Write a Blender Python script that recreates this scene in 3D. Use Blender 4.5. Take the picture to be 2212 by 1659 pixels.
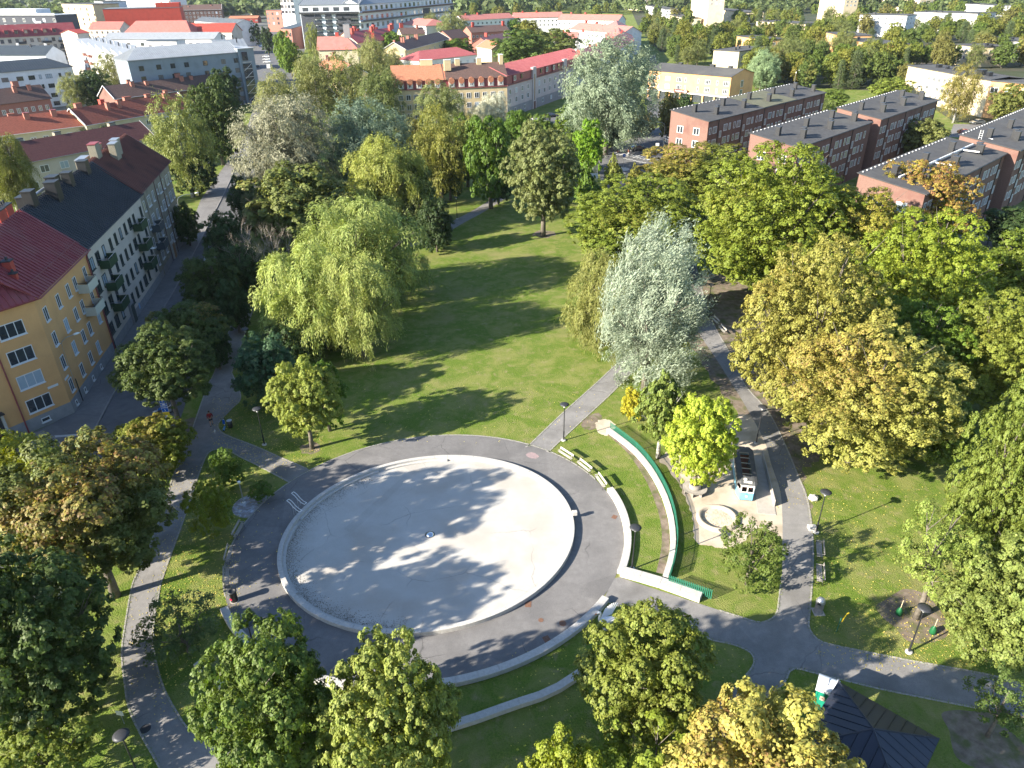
import bpy, bmesh, math, random
import numpy as np
from mathutils import Vector, Matrix
from mathutils.geometry import tessellate_polygon
PI = math.pi
R = math.radians
sc = bpy.context.scene
C = sc.collection
for o in list(bpy.data.objects): bpy.data.objects.remove(o)

# ------------------------------------------------------------------ camera
CAM_H = 42.0; PITCH = R(29.3); ROLL = R(0.9); FPX = 2040 / 1.302   # focal length in px of a 2212 px wide picture
cam_d = bpy.data.cameras.new('camera'); cam = bpy.data.objects.new('camera', cam_d); C.objects.link(cam)
cam_d.sensor_width = 36; cam_d.lens = 36 * FPX / 2212; cam_d.clip_start = 0.5; cam_d.clip_end = 9000
cam.location = (0, 0, CAM_H)
_fw = Vector((0, math.cos(PITCH), -math.sin(PITCH))); _up = Vector((0, math.sin(PITCH), math.cos(PITCH))); _rt = Vector((1, 0, 0))
_c, _s = math.cos(ROLL), math.sin(ROLL)
RT = _rt * _c - _up * _s; UP = _rt * _s + _up * _c
cam.matrix_world = Matrix(((RT.x, UP.x, -_fw.x, 0), (RT.y, UP.y, -_fw.y, 0), (RT.z, UP.z, -_fw.z, CAM_H), (0, 0, 0, 1)))
sc.camera = cam

# ------------------------------------------------------------------ world, sun, exposure
SUN_EL = R(24.0); SUN_AZ = R(244.5)     # compass angle from +Y, clockwise, towards the sun
w = bpy.data.worlds.new('World'); sc.world = w; w.use_nodes = True
nt = w.node_tree; bgn = nt.nodes['Background']
sky = nt.nodes.new('ShaderNodeTexSky'); sky.sky_type = 'NISHITA'; sky.sun_disc = False
sky.sun_elevation = SUN_EL; sky.sun_rotation = SUN_AZ; sky.altitude = 50; sky.air_density = 1.0; sky.dust_density = 0.6; sky.ozone_density = 3.0
nt.links.new(sky.outputs[0], bgn.inputs[0]); bgn.inputs[1].default_value = 0.090
sd = bpy.data.lights.new('sun', 'SUN'); sd.energy = 5.0; sd.angle = R(0.55); sd.color = (1.0, 0.92, 0.78)
sun = bpy.data.objects.new('sun', sd); C.objects.link(sun)
sdir = Vector((-math.sin(SUN_AZ) * math.cos(SUN_EL), -math.cos(SUN_AZ) * math.cos(SUN_EL), -math.sin(SUN_EL)))
sun.rotation_euler = sdir.to_track_quat('-Z', 'Y').to_euler(); sun.location = (-60, -20, 80)
sc.view_settings.view_transform = 'Standard'; sc.view_settings.look = 'None'
sc.view_settings.gamma = 1; sc.view_settings.exposure = 1.74; sc.view_settings.use_curve_mapping = False
try:
    sc.cycles.max_bounces = 6; sc.cycles.diffuse_bounces = 2; sc.cycles.transmission_bounces = 4; sc.cycles.transparent_max_bounces = 4
    sc.cycles.glossy_bounces = 2; sc.cycles.volume_bounces = 0; sc.cycles.caustics_reflective = False; sc.cycles.caustics_refractive = False
except Exception: pass

# a point of the ground (or of height z) seen at picture position (x, y), 2212 px wide picture
def P(x, y, z=0.0):
    u = (x - 1106) / FPX; v = -(y - 829.5) / FPX
    d = _fw + RT * u + UP * v
    t = (z - CAM_H) / d.z
    return Vector((d.x * t, d.y * t, z))
def px(p):
    q = Vector(p) - Vector((0, 0, CAM_H)); c = q.dot(_fw)
    return 1106 + FPX * q.dot(RT) / c, 829.5 - FPX * q.dot(UP) / c, c

# ------------------------------------------------------------------ object helpers
def tag(o, label=None, cat=None, group=None, kind=None):
    if label: o['label'] = label
    if cat: o['category'] = cat
    if group: o['group'] = group
    if kind: o['kind'] = kind
    return o
def empty(name, loc=(0, 0, 0), rz=0, parent=None):
    o = bpy.data.objects.new(name, None); C.objects.link(o); o.location = loc; o.rotation_euler = (0, 0, rz)
    o.empty_display_size = 0.3
    if parent: o.parent = parent
    return o
def link(name, mesh, parent=None, loc=None, rot=None, scale=None):
    o = bpy.data.objects.new(name, mesh); C.objects.link(o)
    if parent: o.parent = parent
    if loc is not None: o.location = loc
    if rot is not None: o.rotation_euler = rot
    if scale is not None: o.scale = scale
    return o
def dup(root, loc, rz=None, label=None, group=None, scale=None):
    def rec(o, par):
        c = o.copy(); C.objects.link(c)
        if par: c.parent = par
        for ch in o.children: rec(ch, c)
        return c
    r = rec(root, None); r.location = loc
    if rz is not None: r.rotation_euler = (0, 0, rz)
    if scale is not None: r.scale = scale
    if label: r['label'] = label
    if group: r['group'] = group
    return r
class MB:
    def __init__(s): s.v = []; s.f = []; s.m = []; s.mats = []; s.cur = 0
    def mat(s, m):
        if m not in s.mats: s.mats.append(m)
        s.cur = s.mats.index(m); return s
    def face(s, pts):
        n = len(s.v); s.v += [tuple(p) for p in pts]; s.f.append(tuple(range(n, n + len(pts)))); s.m.append(s.cur)
    def box(s, x0, x1, y0, y1, z0, z1, M=None):
        n = len(s.v); q = [(x0, y0, z0), (x1, y0, z0), (x1, y1, z0), (x0, y1, z0), (x0, y0, z1), (x1, y0, z1), (x1, y1, z1), (x0, y1, z1)]
        if M is not None: q = [tuple(M @ Vector(p)) for p in q]
        s.v += q
        for a in ((0, 3, 2, 1), (4, 5, 6, 7), (0, 1, 5, 4), (1, 2, 6, 5), (2, 3, 7, 6), (3, 0, 4, 7)):
            s.f.append(tuple(n + i for i in a)); s.m.append(s.cur)
        return s
    def prism(s, poly, z0, z1, cap=True):
        n = len(s.v); k = len(poly)
        s.v += [(p[0], p[1], z0) for p in poly] + [(p[0], p[1], z1) for p in poly]
        for i in range(k):
            j = (i + 1) % k; s.f.append((n + i, n + j, n + k + j, n + k + i)); s.m.append(s.cur)
        if cap:
            for t in tessellate_polygon([[Vector((p[0], p[1], 0)) for p in poly]]):
                a, b, c = [Vector((poly[i][0], poly[i][1], 0)) for i in t]
                if (b - a).cross(c - a).z < 0: t = t[::-1]
                s.f.append(tuple(n + k + i for i in t)); s.m.append(s.cur)
                s.f.append(tuple(n + i for i in t[::-1])); s.m.append(s.cur)
        return s
    def tube(s, pts, r, seg=8, cap=True):
        pts = [Vector(p) for p in pts]; rs = r if isinstance(r, (list, tuple)) else [r] * len(pts)
        n0 = len(s.v); a = None
        for i, p in enumerate(pts):
            t = (pts[min(i + 1, len(pts) - 1)] - pts[max(i - 1, 0)])
            t = t.normalized() if t.length > 1e-9 else Vector((0, 0, 1))
            if a is None: a = t.orthogonal().normalized()
            else:
                a = a - t * a.dot(t); a = a.normalized() if a.length > 1e-6 else t.orthogonal().normalized()
            b = t.cross(a)
            for k in range(seg):
                g = 2 * PI * k / seg; s.v.append(tuple(p + (a * math.cos(g) + b * math.sin(g)) * rs[i]))
        for i in range(len(pts) - 1):
            for k in range(seg):
                k2 = (k + 1) % seg; s.f.append((n0 + i * seg + k, n0 + i * seg + k2, n0 + (i + 1) * seg + k2, n0 + (i + 1) * seg + k)); s.m.append(s.cur)
        if cap:
            s.f.append(tuple(n0 + k for k in range(seg))[::-1]); s.m.append(s.cur)
            e = n0 + (len(pts) - 1) * seg; s.f.append(tuple(e + k for k in range(seg))); s.m.append(s.cur)
        return s
    def lathe(s, prof, seg=16, c=(0, 0)):
        n0 = len(s.v)
        for r_, z in prof:
            for k in range(seg):
                g = 2 * PI * k / seg; s.v.append((c[0] + r_ * math.cos(g), c[1] + r_ * math.sin(g), z))
        for i in range(len(prof) - 1):
            for k in range(seg):
                k2 = (k + 1) % seg; s.f.append((n0 + i * seg + k, n0 + i * seg + k2, n0 + (i + 1) * seg + k2, n0 + (i + 1) * seg + k)); s.m.append(s.cur)
        return s
    def mesh(s, name, mats=None, smooth=False, bevel=0):
        me = bpy.data.meshes.new(name); me.from_pydata(s.v, [], s.f)
        for m in (mats if mats else s.mats): me.materials.append(m)
        if not mats and len(s.mats) > 1: me.polygons.foreach_set('material_index', s.m)
        if smooth: me.polygons.foreach_set('use_smooth', [True] * len(me.polygons))
        if bevel:
            bm = bmesh.new(); bm.from_mesh(me); bmesh.ops.remove_doubles(bm, verts=bm.verts, dist=1e-4)
            bmesh.ops.bevel(bm, geom=[e for e in bm.edges if len(e.link_faces) == 2 and e.calc_face_angle(0) > 0.6], offset=bevel, segments=1, affect='EDGES')
            bm.to_mesh(me); bm.free()
        me.update(); return me
    def build(s, name, m=None, parent=None, smooth=False, loc=None, rot=None, bevel=0):
        return link(name, s.mesh(name, [m] if m else None, smooth, bevel), parent, loc, rot)

def text_part(name, body, size, parent, loc, m):
    tx = bpy.data.curves.new(name, 'FONT'); tx.body = body; tx.size = size; tx.extrude = .004; tx.align_x = 'CENTER'; t_ = bpy.data.objects.new(name, tx); C.objects.link(t_)
    me = bpy.data.meshes.new_from_object(t_); bpy.data.objects.remove(t_); me.materials.clear(); me.materials.append(M[m]); me.name = name
    return link(name, me, parent, loc, (PI / 2, 0, 0))

# ------------------------------------------------------------------ materials
MATS = {}
def mat(name, col=(0.5, 0.5, 0.5), rough=0.8, col2=None, scale=3.0, detail=6, metal=0.0, bump=0.0, bscale=None, spec=0.3, col3=None, scale3=0.3, contrast=0.5, trans=0.0, coat=0.0, cracks=0.0):
    if name in MATS: return MATS[name]
    m = bpy.data.materials.new(name); m.use_nodes = True; MATS[name] = m
    t = m.node_tree; b = t.nodes['Principled BSDF']; N = t.nodes.new; L = t.links.new
    b.inputs['Base Color'].default_value = (*col, 1); b.inputs['Roughness'].default_value = rough
    b.inputs['Metallic'].default_value = metal; b.inputs['Specular IOR Level'].default_value = spec
    if coat: b.inputs['Coat Weight'].default_value = coat
    if col2 or bump or col3:
        tc = N('ShaderNodeTexCoord'); out = None
        if col2:
            n = N('ShaderNodeTexNoise'); n.inputs['Scale'].default_value = scale; n.inputs['Detail'].default_value = detail; n.inputs['Roughness'].default_value = 0.65
            L(tc.outputs['Object'], n.inputs['Vector'])
            r = N('ShaderNodeValToRGB'); r.color_ramp.elements[0].position = 0.5 - contrast * 0.3; r.color_ramp.elements[1].position = 0.5 + contrast * 0.3
            r.color_ramp.elements[0].color = (*col, 1); r.color_ramp.elements[1].color = (*col2, 1)
            L(n.outputs['Fac'], r.inputs['Fac']); out = r.outputs['Color']
        if col3:
            n3 = N('ShaderNodeTexNoise'); n3.inputs['Scale'].default_value = scale3; n3.inputs['Detail'].default_value = 5
            L(tc.outputs['Object'], n3.inputs['Vector'])
            r3 = N('ShaderNodeValToRGB'); r3.color_ramp.elements[0].position = 0.48; r3.color_ramp.elements[1].position = 0.66
            L(n3.outputs['Fac'], r3.inputs['Fac'])
            mx = N('ShaderNodeMixRGB'); mx.inputs['Color2'].default_value = (*col3, 1)
            if out: L(out, mx.inputs['Color1'])
            else: mx.inputs['Color1'].default_value = (*col, 1)
            L(r3.outputs['Color'], mx.inputs['Fac']); out = mx.outputs['Color']
        if cracks and out:
            nd = N('ShaderNodeTexNoise'); nd.inputs['Scale'].default_value = 0.5; nd.inputs['Detail'].default_value = 6; L(tc.outputs['Object'], nd.inputs['Vector'])
            va = N('ShaderNodeMixRGB'); va.blend_type = 'ADD'; va.inputs['Fac'].default_value = 1.6; L(tc.outputs['Object'], va.inputs['Color1']); L(nd.outputs['Color'], va.inputs['Color2'])
            vo = N('ShaderNodeTexVoronoi'); vo.feature = 'DISTANCE_TO_EDGE'; vo.inputs['Scale'].default_value = 0.16; L(va.outputs['Color'], vo.inputs['Vector'])
            cr_ = N('ShaderNodeMapRange'); cr_.inputs['From Min'].default_value = 0.002; cr_.inputs['From Max'].default_value = 0.007; cr_.inputs['To Min'].default_value = cracks; cr_.inputs['To Max'].default_value = 0; L(vo.outputs['Distance'], cr_.inputs['Value'])
            mk = N('ShaderNodeMath'); mk.operation = 'MULTIPLY'; nm_ = N('ShaderNodeTexNoise'); nm_.inputs['Scale'].default_value = 0.22; L(tc.outputs['Object'], nm_.inputs['Vector']); rk = N('ShaderNodeMapRange'); rk.inputs['From Min'].default_value = 0.47; rk.inputs['From Max'].default_value = 0.56; L(nm_.outputs['Fac'], rk.inputs['Value']); L(cr_.outputs[0], mk.inputs[0]); L(rk.outputs[0], mk.inputs[1])
            mc = N('ShaderNodeMixRGB'); L(mk.outputs[0], mc.inputs['Fac']); L(out, mc.inputs['Color1']); mc.inputs['Color2'].default_value = (col[0] * .3, col[1] * .3, col[2] * .3, 1); out = mc.outputs['Color']
            vp = N('ShaderNodeTexVoronoi'); vp.inputs['Scale'].default_value = 0.12; L(tc.outputs['Object'], vp.inputs['Vector']); sp_ = N('ShaderNodeSeparateColor'); L(vp.outputs['Color'], sp_.inputs[0])
            rp_ = N('ShaderNodeMapRange'); rp_.inputs['From Min'].default_value = 0; rp_.inputs['From Max'].default_value = 1; rp_.inputs['To Min'].default_value = 0.92; rp_.inputs['To Max'].default_value = 1.06; L(sp_.outputs[0], rp_.inputs['Value'])
            mm_ = N('ShaderNodeVectorMath'); mm_.operation = 'SCALE'; L(out, mm_.inputs[0]); L(rp_.outputs[0], mm_.inputs['Scale']); out = mm_.outputs[0]
            ns = N('ShaderNodeTexNoise'); ns.inputs['Scale'].default_value = 26; ns.inputs['Detail'].default_value = 3; L(tc.outputs['Object'], ns.inputs['Vector']); rs_ = N('ShaderNodeMapRange'); rs_.inputs['From Min'].default_value = .3; rs_.inputs['From Max'].default_value = .7; rs_.inputs['To Min'].default_value = .86; rs_.inputs['To Max'].default_value = 1.14; L(ns.outputs['Fac'], rs_.inputs['Value'])
            m3 = N('ShaderNodeVectorMath'); m3.operation = 'SCALE'; L(out, m3.inputs[0]); L(rs_.outputs[0], m3.inputs['Scale']); out = m3.outputs[0]
        if out: L(out, b.inputs['Base Color'])
        if bump:
            nb = N('ShaderNodeTexNoise'); nb.inputs['Scale'].default_value = bscale or scale * 4; nb.inputs['Detail'].default_value = 4
            L(tc.outputs['Object'], nb.inputs['Vector'])
            bp = N('ShaderNodeBump'); bp.inputs['Strength'].default_value = bump; bp.inputs['Distance'].default_value = 0.05
            L(nb.outputs['Fac'], bp.inputs['Height']); L(bp.outputs['Normal'], b.inputs['Normal'])
    return m
def lawn_mat(name='lawn_grass'):
    m = bpy.data.materials.new(name); m.use_nodes = True; MATS[name] = m
    t = m.node_tree; b = t.nodes['Principled BSDF']; N = t.nodes.new; L = t.links.new
    b.inputs['Roughness'].default_value = 0.85; b.inputs['Specular IOR Level'].default_value = 0.15
    tc = N('ShaderNodeTexCoord')
    def noise(s, d, lo, hi, dist=0):
        n = N('ShaderNodeTexNoise'); n.inputs['Scale'].default_value = s; n.inputs['Detail'].default_value = d; n.inputs['Roughness'].default_value = 0.7; n.inputs['Distortion'].default_value = dist
        L(tc.outputs['Object'], n.inputs['Vector'])
        r = N('ShaderNodeMapRange'); r.inputs['From Min'].default_value = lo; r.inputs['From Max'].default_value = hi; L(n.outputs['Fac'], r.inputs['Value']); return r.outputs[0]
    def mix(f, a, c, fs=None):
        x = N('ShaderNodeMixRGB'); L(f, x.inputs['Fac'])
        if isinstance(a, tuple): x.inputs['Color1'].default_value = (*a, 1)
        else: L(a, x.inputs['Color1'])
        x.inputs['Color2'].default_value = (*c, 1); return x.outputs['Color']
    c = mix(noise(7, 8, 0.35, 0.68), (0.085, 0.150, 0.018), (0.180, 0.240, 0.042))
    c = mix(noise(0.35, 7, 0.44, 0.62, 0.6), c, (0.230, 0.245, 0.075))
    c = mix(noise(0.9, 8, 0.54, 0.74, 0.3), c, (0.310, 0.260, 0.145))
    c = mix(noise(0.13, 6, 0.52, 0.72), c, (0.260, 0.240, 0.105))
    x = N('ShaderNodeMixRGB'); x.blend_type = 'MULTIPLY'; x.inputs['Fac'].default_value = 0.75; L(c, x.inputs['Color1'])
    r = N('ShaderNodeValToRGB'); r.color_ramp.elements[0].color = (0.45, 0.5, 0.4, 1); r.color_ramp.elements[1].color = (1.25, 1.2, 1.1, 1); r.color_ramp.elements[0].position = 0.3; r.color_ramp.elements[1].position = 0.7
    n = N('ShaderNodeTexNoise'); n.inputs['Scale'].default_value = 18; n.inputs['Detail'].default_value = 5; n.inputs['Roughness'].default_value = 0.8; L(tc.outputs['Object'], n.inputs['Vector']); L(n.outputs['Fac'], r.inputs['Fac']); L(r.outputs['Color'], x.inputs['Color2'])
    L(x.outputs['Color'], b.inputs['Base Color'])
    nb = N('ShaderNodeTexNoise'); nb.inputs['Scale'].default_value = 9; nb.inputs['Detail'].default_value = 8; L(tc.outputs['Object'], nb.inputs['Vector'])
    bp = N('ShaderNodeBump'); bp.inputs['Strength'].default_value = 0.9; bp.inputs['Distance'].default_value = 0.12
    L(nb.outputs['Fac'], bp.inputs['Height']); L(bp.outputs['Normal'], b.inputs['Normal'])
    return m
def leaf_mat():
    m = bpy.data.materials.new('foliage'); m.use_nodes = True; MATS['foliage'] = m
    t = m.node_tree; N = t.nodes.new; L = t.links.new; b = t.nodes['Principled BSDF']; out = t.nodes['Material Output']
    oi = N('ShaderNodeObjectInfo'); at = N('ShaderNodeAttribute'); at.attribute_name = 'leafvar'
    sp = N('ShaderNodeSeparateColor'); L(at.outputs['Color'], sp.inputs[0])
    # autumn patches: g over a threshold set by the tree's own colour alpha
    a1 = N('ShaderNodeMath'); a1.operation = 'ADD'; L(sp.outputs[1], a1.inputs[0]); L(oi.outputs['Alpha'], a1.inputs[1])
    mr = N('ShaderNodeMapRange'); mr.inputs['From Min'].default_value = 1.25; mr.inputs['From Max'].default_value = 1.65; L(a1.outputs[0], mr.inputs['Value'])
    ac = N('ShaderNodeValToRGB'); e = ac.color_ramp.elements; e[0].color = (0.29, 0.25, 0.050, 1); e[1].color = (0.20, 0.085, 0.05, 1)
    e[0].position = 0.35; e[1].position = 0.75; e.new(0.55).color = (0.29, 0.185, 0.065, 1)
    L(sp.outputs[2], ac.inputs['Fac'])
    mx = N('ShaderNodeMixRGB'); L(mr.outputs[0], mx.inputs['Fac']); L(oi.outputs['Color'], mx.inputs['Color1']); L(ac.outputs['Color'], mx.inputs['Color2'])
    # brightness and hue drift leaf by leaf
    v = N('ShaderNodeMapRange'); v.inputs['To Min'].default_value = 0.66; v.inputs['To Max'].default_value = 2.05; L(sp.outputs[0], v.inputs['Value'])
    h = N('ShaderNodeMapRange'); h.inputs['To Min'].default_value = 0.485; h.inputs['To Max'].default_value = 0.515; L(sp.outputs[2], h.inputs['Value'])
    hs = N('ShaderNodeHueSaturation'); L(h.outputs[0], hs.inputs['Hue']); L(v.outputs[0], hs.inputs['Value']); hs.inputs['Saturation'].default_value = 1.02; L(mx.outputs['Color'], hs.inputs['Color'])
    L(hs.outputs['Color'], b.inputs['Base Color']); b.inputs['Roughness'].default_value = 0.55; b.inputs['Specular IOR Level'].default_value = 0.28
    tr = N('ShaderNodeBsdfTranslucent'); hs2 = N('ShaderNodeHueSaturation'); hs2.inputs['Saturation'].default_value = 1.15; hs2.inputs['Value'].default_value = 1.1
    L(hs.outputs['Color'], hs2.inputs['Color']); L(hs2.outputs['Color'], tr.inputs['Color'])
    ms = N('ShaderNodeMixShader'); ms.inputs['Fac'].default_value = 0.36; L(b.outputs[0], ms.inputs[1]); L(tr.outputs[0], ms.inputs[2]); L(ms.outputs[0], out.inputs['Surface'])
    return m
def tile_mat(name, c1, c2, pitch=0.3, course=0.4):
    m = bpy.data.materials.new(name); m.use_nodes = True; MATS[name] = m
    t = m.node_tree; b = t.nodes['Principled BSDF']; N = t.nodes.new; L = t.links.new
    tc = N('ShaderNodeTexCoord'); mp = N('ShaderNodeMapping'); L(tc.outputs['Object'], mp.inputs['Vector'])
    wv = N('ShaderNodeTexWave'); wv.bands_direction = 'X'; wv.inputs['Scale'].default_value = 0.314 / pitch; wv.inputs['Distortion'].default_value = 0
    L(mp.outputs[0], wv.inputs['Vector'])
    w2 = N('ShaderNodeTexWave'); w2.bands_direction = 'Z'; w2.wave_profile = 'SAW'; w2.inputs['Scale'].default_value = 0.314 / course; L(mp.outputs[0], w2.inputs['Vector'])
    n = N('ShaderNodeTexNoise'); n.inputs['Scale'].default_value = 2.2; n.inputs['Detail'].default_value = 7; n.inputs['Roughness'].default_value = 0.75; L(tc.outputs['Object'], n.inputs['Vector'])
    r = N('ShaderNodeValToRGB'); r.color_ramp.elements[0].position = 0.36; r.color_ramp.elements[1].position = 0.62
    r.color_ramp.elements[0].color = (*c1, 1); r.color_ramp.elements[1].color = (*c2, 1); L(n.outputs['Fac'], r.inputs['Fac'])
    mu = N('ShaderNodeMixRGB'); mu.blend_type = 'MULTIPLY'; mu.inputs['Fac'].default_value = 0.35; L(r.outputs['Color'], mu.inputs['Color1']); L(wv.outputs['Color'], mu.inputs['Color2']); L(mu.outputs['Color'], b.inputs['Base Color'])
    b.inputs['Roughness'].default_value = 0.75
    ad = N('ShaderNodeMath'); ad.operation = 'ADD'; L(wv.outputs['Fac'], ad.inputs[0]); L(w2.outputs['Fac'], ad.inputs[1])
    bp = N('ShaderNodeBump'); bp.inputs['Strength'].default_value = 0.7; bp.inputs['Distance'].default_value = 0.05; L(ad.outputs[0], bp.inputs['Height']); L(bp.outputs['Normal'], b.inputs['Normal'])
    return m
def sc3(c, k): return tuple(x * k for x in c)
def plaster(name, c, rough=0.85): return mat(name, sc3(c, 0.93), rough, sc3(c, 1.05), 0.7, 8, bump=0.15, bscale=25, col3=sc3(c, 0.84), scale3=0.35)
M = {}
M['grass'] = lawn_mat(); M['leaf'] = leaf_mat()
M['asphalt'] = mat('asphalt', (0.165, 0.158, 0.155), 0.9, (0.200, 0.192, 0.188), 2.0, 10, bump=0.25, bscale=45, col3=(0.150, 0.144, 0.142), scale3=0.35, cracks=.5)
M['path'] = mat('path_asphalt', (0.205, 0.196, 0.190), 0.9, (0.250, 0.240, 0.230), 1.6, 10, bump=0.25, bscale=45, col3=(0.165, 0.158, 0.150), scale3=0.3, cracks=.5)
M['road'] = mat('road_asphalt', (0.115, 0.115, 0.118), 0.9, (0.150, 0.148, 0.150), 1.2, 10, bump=0.25, bscale=40, col3=(0.095, 0.094, 0.096), scale3=0.25, cracks=.55)
M['pool'] = mat('pool_concrete', (0.42, 0.395, 0.355), 0.85, (0.49, 0.47, 0.435), 0.5, 12, bump=0.15, bscale=30, col3=(0.41, 0.375, 0.33), scale3=0.28, contrast=0.8, cracks=.35)
M['stone'] = mat('pale_granite', (0.42, 0.40, 0.37), 0.8, (0.52, 0.50, 0.47), 5, 8, bump=0.3, bscale=40)
M['edging'] = mat('edging_stone', (0.27, 0.25, 0.235), 0.85, (0.36, 0.34, 0.31), 5, 6, bump=0.3, bscale=30)
M['kerb'] = mat('kerb_granite', (0.20, 0.19, 0.18), 0.85, (0.27, 0.25, 0.24), 4, 6, bump=0.3, bscale=30)
M['sand'] = mat('sandy_gravel', (0.47, 0.39, 0.30), 0.95, (0.56, 0.48, 0.38), 0.8, 12, bump=0.3, bscale=30, col3=(0.38, 0.32, 0.24), scale3=0.5)
M['dirt'] = mat('bare_earth', (0.13, 0.10, 0.075), 0.95, (0.24, 0.195, 0.15), 1.4, 10, bump=0.4, bscale=20, col3=(0.10, 0.11, 0.04), scale3=0.9)
M['playsand'] = mat('play_sand', (0.44, 0.36, 0.27), 0.95, (0.62, 0.52, 0.42), 3, 10, bump=1.0, bscale=9)
M['pave'] = mat('concrete_slab', (0.36, 0.33, 0.29), 0.9, (0.42, 0.39, 0.35), 2, 8, bump=0.2)
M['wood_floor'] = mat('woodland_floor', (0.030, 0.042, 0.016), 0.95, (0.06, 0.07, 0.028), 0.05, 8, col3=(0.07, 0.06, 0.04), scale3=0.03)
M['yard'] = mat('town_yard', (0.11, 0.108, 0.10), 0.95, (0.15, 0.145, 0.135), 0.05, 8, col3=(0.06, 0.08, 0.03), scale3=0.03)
M['white_line'] = mat('road_paint', (0.62, 0.62, 0.60), 0.7, (0.5, 0.5, 0.49), 6, 6)
M['bark'] = mat('bark', (0.10, 0.085, 0.068), 0.95, (0.19, 0.165, 0.135), 3, 8, bump=0.8, bscale=14)
M['birch_bark'] = mat('birch_bark', (0.55, 0.53, 0.48), 0.85, (0.12, 0.11, 0.10), 4, 6, bump=0.3, contrast=0.4)
M['dead_wood'] = mat('dead_wood', (0.30, 0.25, 0.20), 0.9, (0.45, 0.39, 0.32), 3, 6)
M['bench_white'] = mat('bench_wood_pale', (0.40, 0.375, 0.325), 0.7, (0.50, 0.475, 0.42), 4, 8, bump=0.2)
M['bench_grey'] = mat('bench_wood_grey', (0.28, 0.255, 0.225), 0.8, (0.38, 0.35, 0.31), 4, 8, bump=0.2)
M['black'] = mat('black_metal', (0.018, 0.019, 0.022), 0.45, spec=0.5)
M['dark'] = mat('dark_metal', (0.05, 0.052, 0.058), 0.5, metal=0.3)
M['steel'] = mat('galvanised_steel', (0.42, 0.43, 0.45), 0.4, (0.52, 0.53, 0.55), 6, metal=0.8)
M['chrome'] = mat('polished_steel', (0.75, 0.75, 0.77), 0.15, metal=1.0)
M['white_paint'] = mat('white_paint', (0.78, 0.78, 0.76), 0.5)
M['white_frame'] = mat('window_white', (0.70, 0.70, 0.70), 0.5)
M['green_frame'] = mat('window_green', (0.045, 0.062, 0.055), 0.5)
M['brown_frame'] = mat('window_brown', (0.12, 0.045, 0.035), 0.5)
M['dark_frame'] = mat('window_dark', (0.06, 0.06, 0.065), 0.5)
M['glass'] = mat('window_glass', (0.025, 0.032, 0.042), 0.06, (0.05, 0.058, 0.066), 0.8, spec=1.0, coat=0.6)
M['curtain'] = mat('window_curtain', (0.16, 0.155, 0.145), 0.35, (0.05, 0.055, 0.06), 2.5, spec=0.8, coat=0.5)
M['blind'] = mat('window_blind', (0.30, 0.38, 0.46), 0.3, (0.36, 0.43, 0.50), 1.0, spec=0.8, coat=0.5)
M['fence_green'] = mat('fence_green', (0.022, 0.135, 0.085), 0.5, (0.03, 0.17, 0.11), 2)
M['tin_red'] = mat('tin_roof_dark_red', (0.23, 0.045, 0.052), 0.5, (0.27, 0.058, 0.064), 0.8, spec=0.4, col3=(0.25, 0.075, 0.075), scale3=0.4)
M['tin_bright'] = mat('tin_roof_bright_red', (0.36, 0.055, 0.040), 0.6, (0.43, 0.075, 0.055), 0.8)
M['tin_coral'] = mat('tin_roof_coral', (0.40, 0.145, 0.12), 0.6, (0.47, 0.19, 0.16), 0.6, col3=(0.45, 0.17, 0.14), scale3=0.2)
M['tin_pink'] = mat('tin_roof_faded_red', (0.33, 0.085, 0.09), 0.6, (0.39, 0.12, 0.12), 0.6)
M['tin_brown'] = mat('tin_roof_brown_red', (0.150, 0.058, 0.046), 0.6, (0.185, 0.074, 0.058), 0.8, col3=(0.10, 0.045, 0.04), scale3=0.4)
M['tin_black'] = mat('tin_roof_black', (0.034, 0.037, 0.045), 0.5, (0.045, 0.049, 0.058), 0.6, spec=0.2)
M['tin_navy'] = mat('tin_roof_navy', (0.022, 0.026, 0.040), 0.4, (0.030, 0.034, 0.050), 0.6, spec=0.5)
M['tin_grey'] = mat('tin_roof_grey', (0.20, 0.22, 0.24), 0.55, (0.26, 0.28, 0.30), 0.6, metal=0.2)
M['tin_light'] = mat('tin_roof_light_grey', (0.36, 0.38, 0.40), 0.55, (0.43, 0.45, 0.47), 0.6, metal=0.2)
M['tin_slate'] = mat('tin_roof_slate', (0.045, 0.060, 0.075), 0.5, (0.06, 0.075, 0.09), 0.6, spec=0.5)
M['felt'] = mat('roof_felt', (0.062, 0.062, 0.064), 0.95, (0.084, 0.083, 0.084), 0.8, 10, col3=(0.095, 0.093, 0.088), scale3=0.15)
M['felt_moss'] = mat('roof_felt_mossy', (0.115, 0.115, 0.075), 0.95, (0.15, 0.15, 0.10), 0.6, 10)
M['tile_red'] = tile_mat('clay_tiles_red', (0.22, 0.055, 0.032), (0.34, 0.095, 0.055))
M['tile_dark'] = tile_mat('clay_tiles_dark_red', (0.11, 0.030, 0.028), (0.17, 0.052, 0.045))
M['tile_brown'] = tile_mat('clay_tiles_brown', (0.085, 0.050, 0.043), (0.155, 0.090, 0.072))
M['tile_orange'] = tile_mat('clay_tiles_orange', (0.42, 0.15, 0.075), (0.55, 0.23, 0.13))
M['yellow_wall'] = plaster('yellow_plaster', (0.66, 0.365, 0.155))
M['cream_wall'] = plaster('cream_plaster', (0.56, 0.49, 0.42))
M['beige_brick'] = mat('beige_brick', (0.24, 0.215, 0.16), 0.9, (0.33, 0.30, 0.235), 9, 8, bump=0.3, bscale=18, col3=(0.20, 0.18, 0.14), scale3=0.5)
M['plinth'] = mat('grey_plinth', (0.24, 0.245, 0.255), 0.9, (0.30, 0.30, 0.31), 1.2, 8, bump=0.2)
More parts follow.
